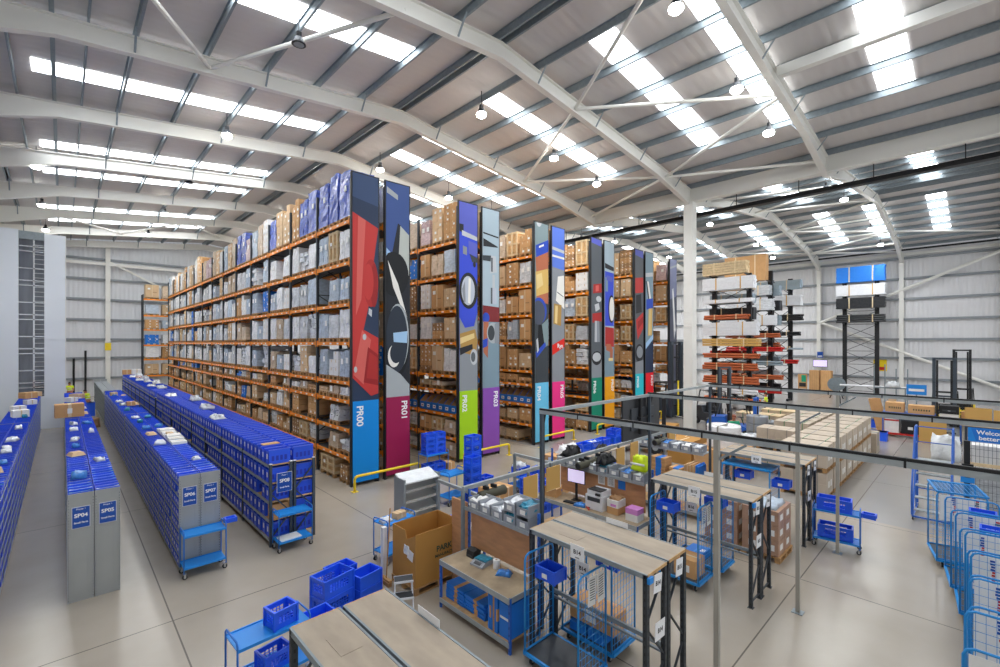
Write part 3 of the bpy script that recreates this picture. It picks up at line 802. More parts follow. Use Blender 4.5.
for i, x0 in enumerate(RX):
    bc, bv = BLOCK[i]
    nm = 'PR%02d' % i
    y = YR - .16
    r = thing('rack_banner', 'tall printed banner reading %s hung on the rack end' % nm, 'banner', (x0, y, 0), 0, 'banners on the rack ends')
    mb = MB()
    for x in (0, BW): mb.bx(x - .03, x + .03, .02, .09, 0, BT + .05, 'black')
    for z in (BB - .04, BT): mb.bx(0, BW, .03, .07, z, z + .05, 'black')
    mb.build('frame', r)
    d = depth(x0 + .5, YR)
    Z = lambda v: 5 - (v - 343) * d / 458
    art = ART[i]
    zb = Z(bv) + .03
    mb = MB(); mb.bx(.02, BW - .02, .012, .02, BB, BT, 'print' + art[0])
    L = 0
    for a in art[1:]:
        L += 1; yy = .011 - L * .0012
        if a[0] == 'P': pts = [(p[0], Z(p[1])) for p in a[2]]
        else:
            _, c, cx, cy, rx, ry = a
            pts = [(cx + rx * math.cos(t * math.pi / 14), Z(cy) + ry * d / 458 * math.sin(t * math.pi / 14)) for t in range(28)]
        # clip to the banner
        xs0, xs1, z0, z1 = .02 / BW, 1 - .02 / BW, zb, BT
        q = [(min(max(p[0], xs0), xs1), min(max(p[1], z0), z1)) for p in pts]
        qq = [p for k2, p in enumerate(q) if p != q[k2 - 1]]
        if len(qq) > 2: mb.poly([(p[0] * BW, yy, p[1]) for p in (qq if False else qq)], 'print' + a[1])
    mb.build('printed_sheet', r)
    mb = MB(); mb.bx(.02, BW - .02, -.016, .011, BB, zb, 'print' + bc); c = mb.build('colour_panel', r)
    if i < 10: text(nm, .34, 'sign_white', c, (.27 if i % 2 == 0 else .76, -.02, zb - .52), (math.pi / 2, math.pi / 2, 0), True)
    if i == 5: text('Ryn', .3, 'sign_white', c, (.62, -.02, Z(346)), (math.pi / 2, 0, 0), True)
# ------------------------------------------------------------------ yellow guard rails
def guard(xa, xb, y, label):
    mb = MB(); h = .5
    pts = [(xa, y, 0), (xa, y, h - .1), (xa + .03, y, h - .03), (xa + .1, y, h), (xb - .1, y, h), (xb - .03, y, h - .03), (xb, y, h - .1), (xb, y, 0)]
    mb.tube(pts, .045, 'yellow', 10)
    o = tag(MB().build('guard_rail') if False else mb.build('guard_rail', smooth=True), label, 'guard rail', 'yellow guard rails at the rack ends')
    for x in (xa, xb): MB().bx(x - .1, x + .1, y - .1, y + .1, 0, .012, 'yellow').build('base_plate', o)
for k, (a, b) in enumerate(((0, 1), (2, 3), (4, 5), (6, 7), (8, 9))):
    guard(RX[a] - .15, RX[b] + 1.15, YR - .65, 'yellow tubular guard rail in front of banners PR%02d and PR%02d' % (a, b))
# ------------------------------------------------------------------ small parts shelving SP03 to SP07
TZ = [.1 + .255 * k for k in range(8)]               # shelf heights, the top one carries the open bins at about 1.9 m
def bin_geo(mb, x0, x1, y0, y1, z, h, face, fill=None, label=True, slim=False):
    """open bin; face -1: label on the -x side, +1: on the +x side"""
    t = .008
    mb.bx(x0, x1, y0, y0 + t, z, z + h, 'bin_blue'); mb.bx(x0, x1, y1 - t, y1, z, z + h, 'bin_blue')
    if slim: mb.bx(x0, x1, y0 + t, y1 - t, z, z + .02, 'bin_deep', skip='lr')
    else: mb.bx(x0, x1, y0 + t, y1 - t, z, z + .01, 'bin_deep')
    xa, xb = (x0, x0 + t), (x1 - t, x1)
    fr, bk = (xa, xb) if face < 0 else (xb, xa)
    mb.bx(fr[0], fr[1], y0 + t, y1 - t, z, z + h * .78, 'bin_blue'); mb.bx(bk[0], bk[1], y0 + t, y1 - t, z, z + h, 'bin_blue')
    if not slim:
        mb.bx(x0 - .004, x1 + .004, y0 - .004, y0 + t, z + h - .014, z + h, 'bin_rim_sheen'); mb.bx(x0 - .004, x1 + .004, y1 - t, y1 + .004, z + h - .014, z + h, 'bin_rim_sheen')
    if label:
        xl = x0 - .003 if face < 0 else x1
        w = (y1 - y0)
        mb.bx(xl, xl + .003, y0 + w * .3, y0 + w * .62, z + h * .3, z + h * .58, 'label')
    if fill: mb.lump(x0 + .012, x1 - .012, y0 + .012, y1 - .012, z + .012, z + h * .8, fill, .018, random.Random(len(mb.v) + int(h * 1000)), 4, 3, 1)
BINM = {}
def bin_mesh(face, fill):
    k = (face, fill)
    if k not in BINM:
        mb = MB(); bin_geo(mb, -.185, .185, -.1145, .1145, 0, .215, face, fill); BINM[k] = mb.mesh('parts_bin')
    return BINM[k]
FILLS = [None, None, 'sky_blue', 'pipe_steel', 'teal_bag', 'blue_bag', 'poly_bag', 'bin_blue', 'bin_deep', 'wrap_sky']
def BAYL(ya, yb): return (yb - ya - .06) / int(round(yb - ya))
bins = []      # (score, row, tier, col, x, y, z, face)
def shelving(row, x0, x1, ya, yb, where, sign=None, empty=False, cap=True):
    r = thing('parts_shelving', 'galvanised shelving run %s' % where, 'shelving', (x0, ya, 0), 0, 'small parts shelving runs')
    L = yb - ya; D = x1 - x0
    mb = MB(); mb.bx(0, D, 0, .02, 0, TZ[-1] + .2, 'grey_panel')
    for x in (.0, D - .03): mb.bx(x, x + .03, -.012, 0, 0, TZ[-1] + .2, 'grey_panel')
    for x in (.09, D - .1): mb.bx(x, x + .008, -.006, 0, 0, TZ[-1] + .2, 'grey_panel')
    for k in range(36): mb.bx(.012, .02, -.0135, -.011, .04 + k * .055, .06 + k * .055, 'dark_grey'); mb.bx(D - .02, D - .012, -.0135, -.011, .04 + k * .055, .06 + k * .055, 'dark_grey')
    ep = mb.build('end_panel', r)
    for z in TZ:
        m = MB(); m.bx(.0, D, .02, L, z - .028, z - .004, 'galv_light'); m.build('shelf', r)
    n = int(round(L))
    for i in range(n + 1):
        y = min(.03 + i * (L - .06) / n, L - .03)
        m = MB()
        for x in (0, D - .03): m.bx(x, x + .03, y - .015, y + .015, 0, TZ[-1] + .03, 'galv_light')
        m.build('upright', r)
    if cap: MB().bx(0, D, L - .02, L, 0, TZ[-1] + .2, 'grey_panel').build('end_panel', r)
    if empty: MB().bx(.02, D - .02, .02, L - .02, TZ[-1] - .004, TZ[-1], 'grey_shelf').build('top_sheet', r)
    if sign:
        m = MB(); m.bx(.06, D - .06, -.022, -.013, 1.42, 1.83, 'sign_white'); m.bx(.066, D - .066, -.024, -.022, 1.426, 1.824, 'sign_blue')
        sg = m.build('sign_plate', r); sg['label'] = 'blue aisle sign reading ' + sign
        text('Phase 1', .045, 'sign_white', sg, (D / 2, -.0255, 1.785))
        text(sign, .1, 'sign_white', sg, (D / 2, -.0255, 1.66), bold=True)
        text('Small Parts', .046, 'sign_white', sg, (D / 2, -.0255, 1.525), bold=True)
    return r
SPX = {'SP02': (-1.66, -1.27), 'SP03': (-1.27, -.88), 'SP04': (.07, .455), 'SP05': (.465, .85), 'SP06': (1.84, 2.225), 'SP07': (2.235, 2.62)}
SECT = [(12.05, 24.05), (24.2, 36.6)]
for row, (x0, x1) in SPX.items():
    for si, (ya, yb) in enumerate(SECT):
        shelving(row, x0, x1, ya, yb, ('of row %s with its blue end sign' if si == 0 and row not in ('SP02', 'SP03') else ('of row %s nearer the camera' if si == 0 else 'of row %s beyond the mid-aisle break')) % row, row if si == 0 and row not in ('SP02', 'SP03') else None)
        face = 1 if row in ('SP03', 'SP05', 'SP07') else -1
        tiers = range(8) if row in ('SP03', 'SP04', 'SP06') else (7,)
        nc = 4 * int(round(yb - ya))
        for t in tiers:
            for c in range(nc):
                x, y, z = (x0 + x1) / 2, ya + .03 + .016 + .121 + (c // 4) * BAYL(ya, yb) + (c % 4) * .2385, TZ[t]
                d = depth(x, y)
                f = 1.0 if t == 7 else (.75 if row == 'SP06' else .12)
                if row in ('SP02', 'SP03') and y < 13.5: f *= .1
                h = random.Random('%s%d%d%d' % (row, si, t, c)).random()
                if si == 1 and t == 7 and h < .25: continue
                if si == 0 and t < 7 and h < .02: continue
                bins.append((f / d ** 2, row, t, c + si * nc, x, y, z, face, h))
bins.sort(key=lambda b: -b[0])
TN = ['bottom', 'second', 'third', 'fourth', 'fifth', 'sixth', 'seventh', 'top']
for sc, row, t, c, x, y, z, face, h in bins[:300]:
    fill = FILLS[int(h * len(FILLS))] if t == 7 else None
    o = obj('parts_bin', bin_mesh(face, fill), None, (x + (h - .5) * .012, y, z + .002))
    tag(o, 'blue parts bin on the %s shelf of row %s, %s from the sign end' % (TN[t], row, nth(c + 1)), 'parts bin', 'small blue parts bins')
mb = MB()
for sc, row, t, c, x, y, z, face, h in bins[300:]:
    fill = FILLS[int(h * len(FILLS))] if t == 7 and row in ('SP04', 'SP05', 'SP06', 'SP07') else None
    bin_geo(mb, x - .185, x + .185, y - .1145, y + .1145, z + .002, .215, face, fill, row == 'SP06', True)
tag(mb.build('parts_bin'), 'rest of the small blue parts bins filling the shelving runs', 'parts bin', 'small blue parts bins', 'stuff')
# bare shelving beyond SP06
for k, (x0, x1) in enumerate(((1.84, 2.225), (2.235, 2.62))):
    shelving('x', x0, x1, 37.0, 49.0, ('left', 'right')[k] + ' half, standing empty beyond row SP06', None, True)
# bags and parcels lying on top of the bins
prng = random.Random(5)
for row in ('SP04', 'SP05', 'SP06', 'SP07', 'SP03'):
    for k, y in enumerate([13.6, 15.1, 16.2, 17.6, 18.4, 19.6, 21.0, 22.3, 25.5, 27.6, 29.5, 32.5]):
        if prng.random() < .22: continue
        x0, x1 = SPX[row]; m = prng.choice(['teal_bag', 'poly_bag', 'blue_bag', 'poly_bag', 'carton_pale'])
        mb = MB(); w, l = prng.uniform(.07, .15), prng.uniform(.08, .25)
        mb.lump(-w, w, -l, l, 0, prng.uniform(.05, .12), m, .03 if m != 'carton_pale' else .004, prng, 4, 4, 1, .3)
        nm, ds = {'teal_bag': ('parts_bag', 'teal bag of parts'), 'poly_bag': ('parts_bag', 'clear bag of parts'), 'blue_bag': ('parts_bag', 'light blue bag of parts'), 'carton_pale': ('small_carton', 'flat pale carton')}[m]
        o = mb.build(nm, None, m != 'carton_pale', ((x0 + x1) / 2 + prng.uniform(-.03, .03), y + prng.uniform(-.3, .3), TZ[7] + .224), prng.uniform(-.3, .3))
        tag(o, '%s lying on the bins of row %s, %s from the camera' % (ds, row, nth(k + 1)), 'bag' if nm == 'parts_bag' else 'carton', 'bags and parcels on the bins')
for k in range(7):
    mb = MB(); mb.bx(-.18, .18, -.19, .19, 0, .07 + .03 * (k % 3), 'carton_white'); mb.bx(-.18, .18, -.02, .02, .05, .0715 + .03 * (k % 3), 'tape')
    tag(mb.build('flat_carton', None, False, (2.43, 16.0 + k * .43, TZ[7] + .222)), 'white flat carton laid across the bins of row SP07, %s from the camera' % nth(k + 1), 'carton', 'white cartons on row SP07')
mb = MB(); mb.bx(-.42, .42, -.3, .3, 0, .5, 'carton'); mb.bx(-.05, .05, -.305, .305, .02, .503, 'tape'); mb.box(.0, -.304, .25, .14, .006, .2, 'carton_white')
tag(mb.build('carton', None, False, (.2, 24.75, TZ[7] + .222), .04), 'large brown carton standing on row SP04 beyond the break', 'carton')
for k, (x, y, m, s) in enumerate(((2.3, 27.2, 'carton', .3), (2.05, 33, 'carton_pale', .3), (-1.2, 26, 'carton_white', .45), (-1.35, 28, 'carton_white', .4), (-1.1, 31, 'paper', .35), (-1.3, 34.5, 'carton', .5), (-1.1, 35.5, 'carton_pale', .4), (.3, 31, 'carton_white', .35), (.55, 32.5, 'carton_pale', .4))):
    mb = MB(); mb.bx(-s / 2, s / 2, -s * .6, s * .6, 0, s * .6, m); mb.bx(-.02, .02, -s * .6 - .002, s * .6 + .002, .02, s * .6 + .002, 'tape')
    tag(mb.build('carton', None, False, (x, y, TZ[7] + .222), .1 * k), ['small brown carton on row SP06 past the break', 'pale carton on the far end of row SP06', 'white carton on row SP03 just past the break', 'second white carton on row SP03', 'white paper parcel on row SP03', 'brown carton at the far end of row SP03', 'pale carton at the far end of row SP03', 'white carton on the far half of row SP04', 'pale carton on the far half of row SP05'][k], 'carton')

# ------------------------------------------------------------------ SP08 and SP09 crate racking
CZ = [.2, .65, 1.1, 1.55, 2.0]
def pick_crate_mesh(fill=None):
    mb = MB(); w, d, h, t = .285, .5, .36, .01
    x0, x1, y0, y1 = -d / 2, d / 2, -w / 2, w / 2
    mb.bx(x0, x1, y0, y0 + t, 0, h, 'bin_blue'); mb.bx(x0, x1, y1 - t, y1, 0, h, 'bin_blue')
    mb.bx(x0, x0 + t, y0 + t, y1 - t, 0, h * .86, 'bin_blue'); mb.bx(x1 - t, x1, y0 + t, y1 - t, 0, h, 'bin_blue')
    mb.bx(x0 + t, x1 - t, y0 + t, y1 - t, 0, .012, 'bin_deep')
    for y in (y0, y1 - .018): mb.bx(x0 - .006, x1 + .006, y - .004, y + .022, h - .02, h, 'bin_rim_sheen')
    for yy in (y0 + .02, y1 - .034): mb.bx(x0 - .006, x0, yy, yy + .014, 0, h * .8, 'bin_deep')
    mb.bx(x0 - .004, x0, -.035, .045, .12, .24, 'label')
    for s, yv in ((1, y0 - .003), (-1, y1)):
        for k in range(4): mb.bx(x0 + .06 + k * .1, x0 + .12 + k * .1, yv, yv + .003, .08, .2, 'bin_deep')
    if fill: mb.lump(x0 + .02, x1 - .02, y0 + .02, y1 - .02, .012, h * .75, fill, .02, random.Random(3), 5, 3, 1)
    return mb.mesh('picking_crate')
PCM = [pick_crate_mesh(f) for f in (None, None, 'pipe_steel', 'poly_bag', None)]
SX8 = (3.66, 4.2, 4.23, 4.77)
def crate_rack(xa, xb, ya, yb, where, sign=None):
    r = thing('crate_rack', 'charcoal framed crate rack %s' % where, 'rack', (xa, ya, 0), 0, 'crate racks SP08 and SP09')
    L, D = yb - ya, xb - xa
    nb = int(round(L / 2.4)); bl = L / nb
    for i in range(nb + 1):
        y = i * bl; m = MB()
        for x in (.03, D - .03): m.bx(x - .03, x + .03, y - .03, y + .03, 0, 2.02, 'post_slate')
        if i in (0, nb):
            m.bar((.03, y, .2), (D - .03, y, .75), .03, .03, 'post_slate'); m.bar((D - .03, y, .75), (.03, y, 1.3), .03, .03, 'post_slate'); m.bar((.03, y, 1.3), (D - .03, y, 1.85), .03, .03, 'post_slate')
        m.build('upright_frame', r)
        if i in (0, nb):
            for x in (.03, D - .03): MB().bx(x - .034, x + .034, y - .034, y + .034, 2.02, 2.035, 'label').build('post_cap', r)
    for z in CZ:
        m = MB(); m.bx(.005, .03, 0, L, z - .075, z - .014, 'galv_light'); m.build('front_beam', r)
        m = MB(); m.bx(.03, D, .0, L, z - .024, z - .004, 'timber'); m.build('shelf_board', r)
    if sign:
        m = MB(); m.bx(.16, .52, -.05, -.035, 1.3, 1.78, 'sign_white'); m.bx(.168, .512, -.053, -.05, 1.308, 1.772, 'sign_blue')
        sg = m.build('sign_plate', r); sg['label'] = 'blue aisle sign reading SP08'
        text('Phase 1', .045, 'sign_white', sg, (.34, -.0545, 1.72)); text('SP08', .12, 'sign_white', sg, (.34, -.0545, 1.58), bold=True); text('Small Parts', .05, 'sign_white', sg, (.34, -.0545, 1.42), bold=True)
crates = []
for si, (ya, yb) in enumerate(((12.0, 30.8), (31.1, 50.0))):
    w = ('nearer the camera', 'beyond the dark post')[si]
    crate_rack(SX8[0], SX8[1], ya, yb, 'of row SP08 ' + w, si == 0)
    crate_rack(SX8[2], SX8[3], ya, yb, 'of row SP09 ' + w)
    n = 7 * int(round((yb - ya) / 2.4)); bl8 = (yb - ya) / int(round((yb - ya) / 2.4))
    for row, xc, tiers in (('SP08', 3.93, range(5)), ('SP09', 4.5, (0, 1, 2, 3, 4))):
        for t in tiers:
            for c in range(n):
                if row == 'SP09' and t < 4 and c > 0: continue
                y = ya + .045 + .155 + (c // 7) * bl8 + (c % 7) * (bl8 - .08) / 7
                if row == 'SP08' and si == 0 and (t, c) in ((2, 2), (1, 0), (3, 14), (2, 20)): continue
                h = random.Random('%s%d%d%d' % (row, si, t, c)).random()
                if si == 0 and t < 3 and c > 25 and h < .25: continue
                crates.append(((1 if t == 4 else .8) / depth(xc, y) ** 2, row, t, c + si * n, xc, y, CZ[t], h))
crates.sort(key=lambda b: -b[0])
CTN = ['bottom', 'second', 'third', 'fourth', 'top']
for sc, row, t, c, x, y, z, h in crates[:300]:
    o = obj('picking_crate', PCM[int(h * 5)], None, (x + (h - .5) * .02, y, z + .002))
    tag(o, 'blue picking crate on the %s shelf of row %s, %s from the near end' % (CTN[t], row, nth(c + 1)), 'crate', 'blue picking crates in rows SP08 and SP09')
mb = MB()
for sc, row, t, c, x, y, z, h in crates[300:]:
    bin_geo(mb, x - .25, x + .25, y - .14, y + .14, z + .002, .35, -1, None, t > 2, True)
tag(mb.build('picking_crate'), 'rest of the blue picking crates down the far half of rows SP08 and SP09', 'crate', 'blue picking crates in rows SP08 and SP09', 'stuff')
mb = MB(); mb.bx(-.2, .2, -.13, .13, 0, .34, 'carton'); mb.bx(-.205, -.2, -.06, .06, .1, .22, 'label')
tag(mb.build('carton', None, False, (3.93, 12.2, CZ[1] + .002)), 'brown carton filling the near end gap of row SP08', 'carton')
mb = MB(); mb.bx(-.2, .2, -.11, .11, 0, .02, 'carton')
tag(mb.build('card_sheet', None, False, (3.93, 12.8, CZ[4] + .365)), 'brown card sheet over a crate on top of row SP08', 'card sheet')
for k, (y, m) in enumerate(((18.5, 'poly_bag'), (21.5, 'poly_bag'), (25, 'poly_bag'), (28, 'wrap_white'), (33, 'poly_bag'), (37, 'wrap_white'), (41, 'poly_bag'), (44.0, 'wrap_pink'), (46.5, 'poly_bag'), (35.0, 'wrap_grey'), (39.0, 'wrap_white'), (42.6, 'poly_bag'), (45.3, 'wrap_white'))):
    mb = MB(); mb.lump(-.2, .2, -.4, .4, 0, .08 + .05 * (k % 3), m, .07, prng, 5, 7, 2, .4)
    tag(mb.build('plastic_sheeting', None, True, (3.95 + .25 * (k % 3), y, CZ[4] + .365)), 'crumpled clear sheeting over the top crates of row SP08, %s heap from the near end' % nth(k + 1), 'plastic sheeting', 'sheeting heaps on row SP08')
for k, (x, y, m, s) in enumerate(((3.9, 49.3, 'carton', .55), (4.5, 48.8, 'carton_white', .6))):
    mb = MB(); mb.bx(-s / 2, s / 2, -s / 2, s / 2, 0, s * .7, m); mb.bx(-.03, .03, -s / 2 - .002, s / 2 + .002, .02, s * .7 + .002, 'tape')
    tag(mb.build('carton', None, False, (x, y, CZ[4] + .367)), ('brown', 'white')[k] + ' carton on the far end of row SP08', 'carton')

# ------------------------------------------------------------------ storage towers by the left wall
r = thing('storage_tower', 'tall white storage lift tower with a dark glazed slot, beyond row SP03', 'storage tower', (0, 37.6, 0))
H = 11.35
MB().bx(-.76, .13, 0, 2.6, 0, H, 'vlm').build('tower_panel', r)
mb = MB(); mb.bx(.13, .16, -.02, 2.6, 0, H, 'white_steel'); mb.build('corner_trim', r)
MB().bx(-3.4, -1.8, 0, 2.6, 0, H + .1, 'vlm').build('tower_panel', r)
MB().bx(-1.8, -.76, .12, 2.5, 1.9, H - .4, 'vlm_dark').build('glazing', r)
MB().bx(-1.8, -.76, 0, 2.6, 0, 1.9, 'vlm').build('lower_panel', r)
MB().bx(-1.8, -.76, .02, 2.5, H - .4, H + .05, 'galv').build('head_panel', r)
mb = MB()
z = 2.4
k = 0
while z < H - .5:
    mb.bx(-1.8, -.76, .08, .12, z, z + .06, 'sheet_metal')
    if k % 2 == 0: mb.bx(-1.8, -.76, .08, .12, z + .28, z + .34, 'sheet_metal')
    z += .98; k += 1
mb.bx(-1.22, -1.15, .08, .12, 1.9, H - .4, 'sheet_metal')
z = 2.0
while z < H - .5:
    mb.bx(-1.15, -.76, .09, .12, z, z + .035, 'galv_light'); z += .27
tag(mb.build('tray_rail', r), 'steel rails and trays behind the slot')
mat('post_buff', '#a39f95', 0.5)
mat('carton_film', '#b8937a', 0.3, noise=0.12, nscale=4, bump=0.3, bscale=15)
mat('carton_big', '#b98742', 0.75, noise=0.06, nscale=2)
mat('carton_ink', '#2c4a3a', 0.8)
mat('box_beige', '#c2b3a0', 0.6, noise=0.1, nscale=3, rand=0.06)
mat('strap_green', '#2f7a48', 0.5)
mat('strap_grey', '#8d8a84', 0.5)
mat('red_hair', '#8a4a30', 0.7)
# ------------------------------------------------------------------ shared pieces: crates, trays, castors, roll cages, trolleys
def crate_geo(L, Wd, H, m='crate_blue', holes=True, fill=None):
    """stacking crate, L along x, open slots in its sides"""
    mb = MB(); t = .012
    mb.bx(-L / 2, L / 2, -Wd / 2, Wd / 2, 0, .012, m)
    def side(axis, s, ln, gap):
        # axis x: wall at x=s running along y
        def b(a0, a1, z0, z1):
            if axis == 'x': mb.bx(s - t / 2, s + t / 2, a0, a1, z0, z1, m)
            else: mb.bx(a0, a1, s - t / 2, s + t / 2, z0, z1, m)
        h = ln / 2
        if not holes: b(-h, h, .012, H); return
        b(-h, h, .012, H * .3); b(-h, h, H * .72, H)
        b(-h, -h + ln * .18, H * .3, H * .72); b(h - ln * .18, h, H * .3, H * .72)
        n = max(3, int(ln * .64 / .05)); w = ln * .64
        for i in range(1, n): b(-w / 2 + i * w / n - .006, -w / 2 + i * w / n + .006, H * .3, H * .72)
        for z in (.44, .58): b(-w / 2, w / 2, H * z - .005, H * z + .005)
    for s in (-1, 1):
        side('x', s * (L / 2 - t / 2), Wd - 2 * t, 0); side('y', s * (Wd / 2 - t / 2), L, 0)
    r = .018
    mb.bx(-L / 2 - r, L / 2 + r, -Wd / 2 - r, -Wd / 2 - .0, H - .03, H, m); mb.bx(-L / 2 - r, L / 2 + r, Wd / 2, Wd / 2 + r, H - .03, H, m)
    mb.bx(-L / 2 - r, -L / 2, -Wd / 2, Wd / 2, H - .03, H, m); mb.bx(L / 2, L / 2 + r, -Wd / 2, Wd / 2, H - .03, H, m)
    for sx in (-1, 1):
        for sy in (-1, 1):
            mb.box(sx * (L / 2 + .004), sy * (Wd / 2 + .004), H / 2, .03, .03, H - .004, m)
    if fill: mb.lump(-L / 2 + .02, L / 2 - .02, -Wd / 2 + .02, Wd / 2 - .02, .014, H * .85, fill, .03, random.Random(2), 6, 4, 2)
    return mb.mesh('stacking_crate')
_CR = {}
def crate(L, Wd, H, loc, label, group=None, rz=0.0, holes=True, fill=None, tagplate=False):
    k = (L, Wd, H, holes, fill)
    if k not in _CR: _CR[k] = crate_geo(L, Wd, H, 'crate_blue', holes, fill)
    o = obj('stacking_crate', _CR[k], None, loc, rz)
    tag(o, label, 'crate', group)
    if tagplate:
        p = MB().bx(-.05, .05, -Wd / 2 - .026, -Wd / 2 - .019, H * .28, H * .62, 'label').build('label_card', o)
        p['label'] = 'white label card'
    return o
def castor(parent, x, y, r=.055, name='castor', z0=None):
    mb = MB(); mb.lathe([(r * .5, -.018), (r, -.014), (r, .014), (r * .5, .018)], 'rubber', x, y, r, 14, 'y')
    mb.lathe([(r * .45, -.022), (r * .45, .022)], 'chrome', x, y, r, 8, 'y')
    mb.bx(x - .02, x + .02, y - .03, y - .022, r - .01, r * 2 + .03, 'chrome'); mb.bx(x - .02, x + .02, y + .022, y + .03, r - .01, r * 2 + .03, 'chrome'); mb.bx(x - .03, x + .03, y - .03, y + .03, r * 2 + .02, r * 2 + .035, 'chrome')
    return mb.build(name, parent)
def gate_parts(parent, y, w, z0, z1, grid=.085, m='cage_blue', axis='x', name='gate'):
    """tube gate with rounded top corners and a wire grid; spans the axis direction, stands at the given other coordinate"""
    def Q(a, z): return (a, y, z) if axis == 'x' else (y, a, z)
    r = .016; c = .09; h = w / 2
    pts = [Q(-h, z0), Q(-h, z1 - c), Q(-h + c * .3, z1 - c * .3), Q(-h + c, z1), Q(h - c, z1), Q(h - c * .3, z1 - c * .3), Q(h, z1 - c), Q(h, z0)]
    mb = MB(); mb.tube(pts, r, m, 8); mb.tube([Q(-h, z0 + .02), Q(h, z0 + .02)], r * .8, m, 6)
    g = mb.build(name, parent, True)
    mb = MB(); n = int(w / grid)
    for i in range(1, n): a = -h + i * w / n; mb.bar(Q(a, z0), Q(a, z1), .005, .005, m)
    k = int((z1 - z0) / (grid * 1.35))
    for i in range(1, k): z = z0 + i * (z1 - z0) / k; mb.bar(Q(-h, z), Q(h, z), .005, .005, m)
    mb.build('wire_mesh', g)
    return g
def roll_cage(x, y, label, w=.7, l=1.1, h=1.7, rz=0.0, group=None, back=False, deck='mat_dark'):
    """w along local x, l along local y, gates at the y ends"""
    r = thing('roll_cage', label, 'roll cage', (x, y, 0), rz, group)
    mb = MB(); mb.bx(-w / 2 + .02, w / 2 - .02, -l / 2 + .02, l / 2 - .02, .165, .19, deck); mb.build('deck', r)
    mb = MB()
    for s in (-1, 1): mb.bx(s * w / 2 - .02, s * w / 2 + .02, -l / 2, l / 2, .15, .195, 'cage_blue'); mb.bx(-w / 2, w / 2, s * (l / 2) - .02, s * (l / 2) + .02, .15, .195, 'cage_blue')
    mb.build('base_frame', r)
    gate_parts(r, -l / 2 + .02, w, .19, h); gate_parts(r, l / 2 - .02, w, .19, h)
    if back: gate_parts(r, w / 2 - .0, l, .19, h, axis='y', name='back_gate')
    for sx in (-1, 1):
        for sy in (-1, 1): castor(r, sx * (w / 2 - .08), sy * (l / 2 - .1), .055)
    return r
def trolley(x, y, label, w=.76, d=.42, h=1.0, rz=0.0, group=None, m='trolley_blue', lips=True, mid=None, low=.22):
    """two-shelf trolley, w along local x"""
    r = thing('shelf_trolley', label, 'trolley', (x, y, 0), rz, group)
    for i, z in enumerate((low, h - .12) if mid is None else (low, mid, h - .12)):
        mb = MB(); mb.bx(-w / 2, w / 2, -d / 2, d / 2, z, z + .02, 'sky_blue')
        for s in (-1, 1): mb.bx(-w / 2, w / 2, s * d / 2 - .012, s * d / 2 + .012, z - .01, z + .035, 'sky_blue')
        mb.build('shelf', r)
    for s in (-1, 1):
        pts = [(s * w / 2, -d / 2, .12), (s * w / 2, -d / 2, h - .04), (s * w / 2, -d / 2 + .04, h), (s * w / 2, d / 2 - .04, h), (s * w / 2, d / 2, h - .04), (s * w / 2, d / 2, .12)]
        MB().tube(pts, .014, m, 8).build('end_frame', r, True)
        for q in (-1, 1): castor(r, s * (w / 2 - .02), q * (d / 2 - .03), .048)
    return r
TRAY = {}
def tray_mesh(fill):
    if fill in TRAY: return TRAY[fill]
    mb = MB(); L, Wd, H, t = .4, .29, .21, .012
    mb.bx(-L / 2, L / 2, -Wd / 2, Wd / 2, 0, .012, 'tray_grey')
    for s in (-1, 1):
        mb.bx(-L / 2, L / 2, s * (Wd / 2 - t / 2) - t / 2, s * (Wd / 2 - t / 2) + t / 2, .012, H, 'tray_grey')
    mb.bx(L / 2 - t, L / 2, -Wd / 2 + t, Wd / 2 - t, .012, H, 'tray_grey'); mb.bx(-L / 2, -L / 2 + t, -Wd / 2 + t, Wd / 2 - t, .012, H * .72, 'tray_grey')
    for s in (-1, 1): mb.bx(-L / 2 - .01, L / 2 + .01, s * Wd / 2 - .008, s * Wd / 2 + .008, H - .025, H, 'tray_grey')
    mb.bx(-L / 2 - .004, -L / 2, -.06, .06, .035, .115, 'label')
    if fill: mb.lump(-L / 2 + .02, L / 2 - .02, -Wd / 2 + .02, Wd / 2 - .02, .012, H * .8, fill, .035, random.Random(fill), 5, 4, 2)
    TRAY[fill] = mb.mesh('parts_tray'); return TRAY[fill]

# ------------------------------------------------------------------ picking bays B13 to B16
def bay_post(mb, x, y, h, m='charcoal'):
    mb.bx(x - .035, x + .035, y - .03, y + .03, 0, h, m); mb.bx(x - .05, x + .05, y - .05, y + .05, 0, .008, m)
    for k in range(int(h / .1)):
        mb.bx(x - .012, x + .012, y - .0315, y + .0315, .06 + k * .1, .1 + k * .1, 'black'); mb.bx(x - .0365, x + .0365, y - .008, y + .008, .06 + k * .1, .1 + k * .1, 'black')
def sign(parent, txt, x, y, z, face, w=.24, h=.21, tilt=0.0, size=.085):
    """white bay card; face '-y' or '-x'"""
    mb = MB()
    if face == '-y':
        mb.box(x, y, z, w, .006, h, 'sign_white', ry=tilt); p = mb.build('bay_card', parent)
        t = text(txt, size, 'black', p, (x, y - .005, z), (math.pi / 2, tilt, 0), True)
    else:
        mb.box(x, y, z, .006, w, h, 'sign_white', rx=tilt); p = mb.build('bay_card', parent)
        t = text(txt, size, 'black', p, (x - .005, y, z), (math.pi / 2, 0, -math.pi / 2), True)
        b = MB(); b.box(x - .004, y, z - h * .36, .001, w * .3, .012, 'label_print'); b.build('small_print', p)
    p['label'] = 'white card reading ' + txt
BH = 2.0
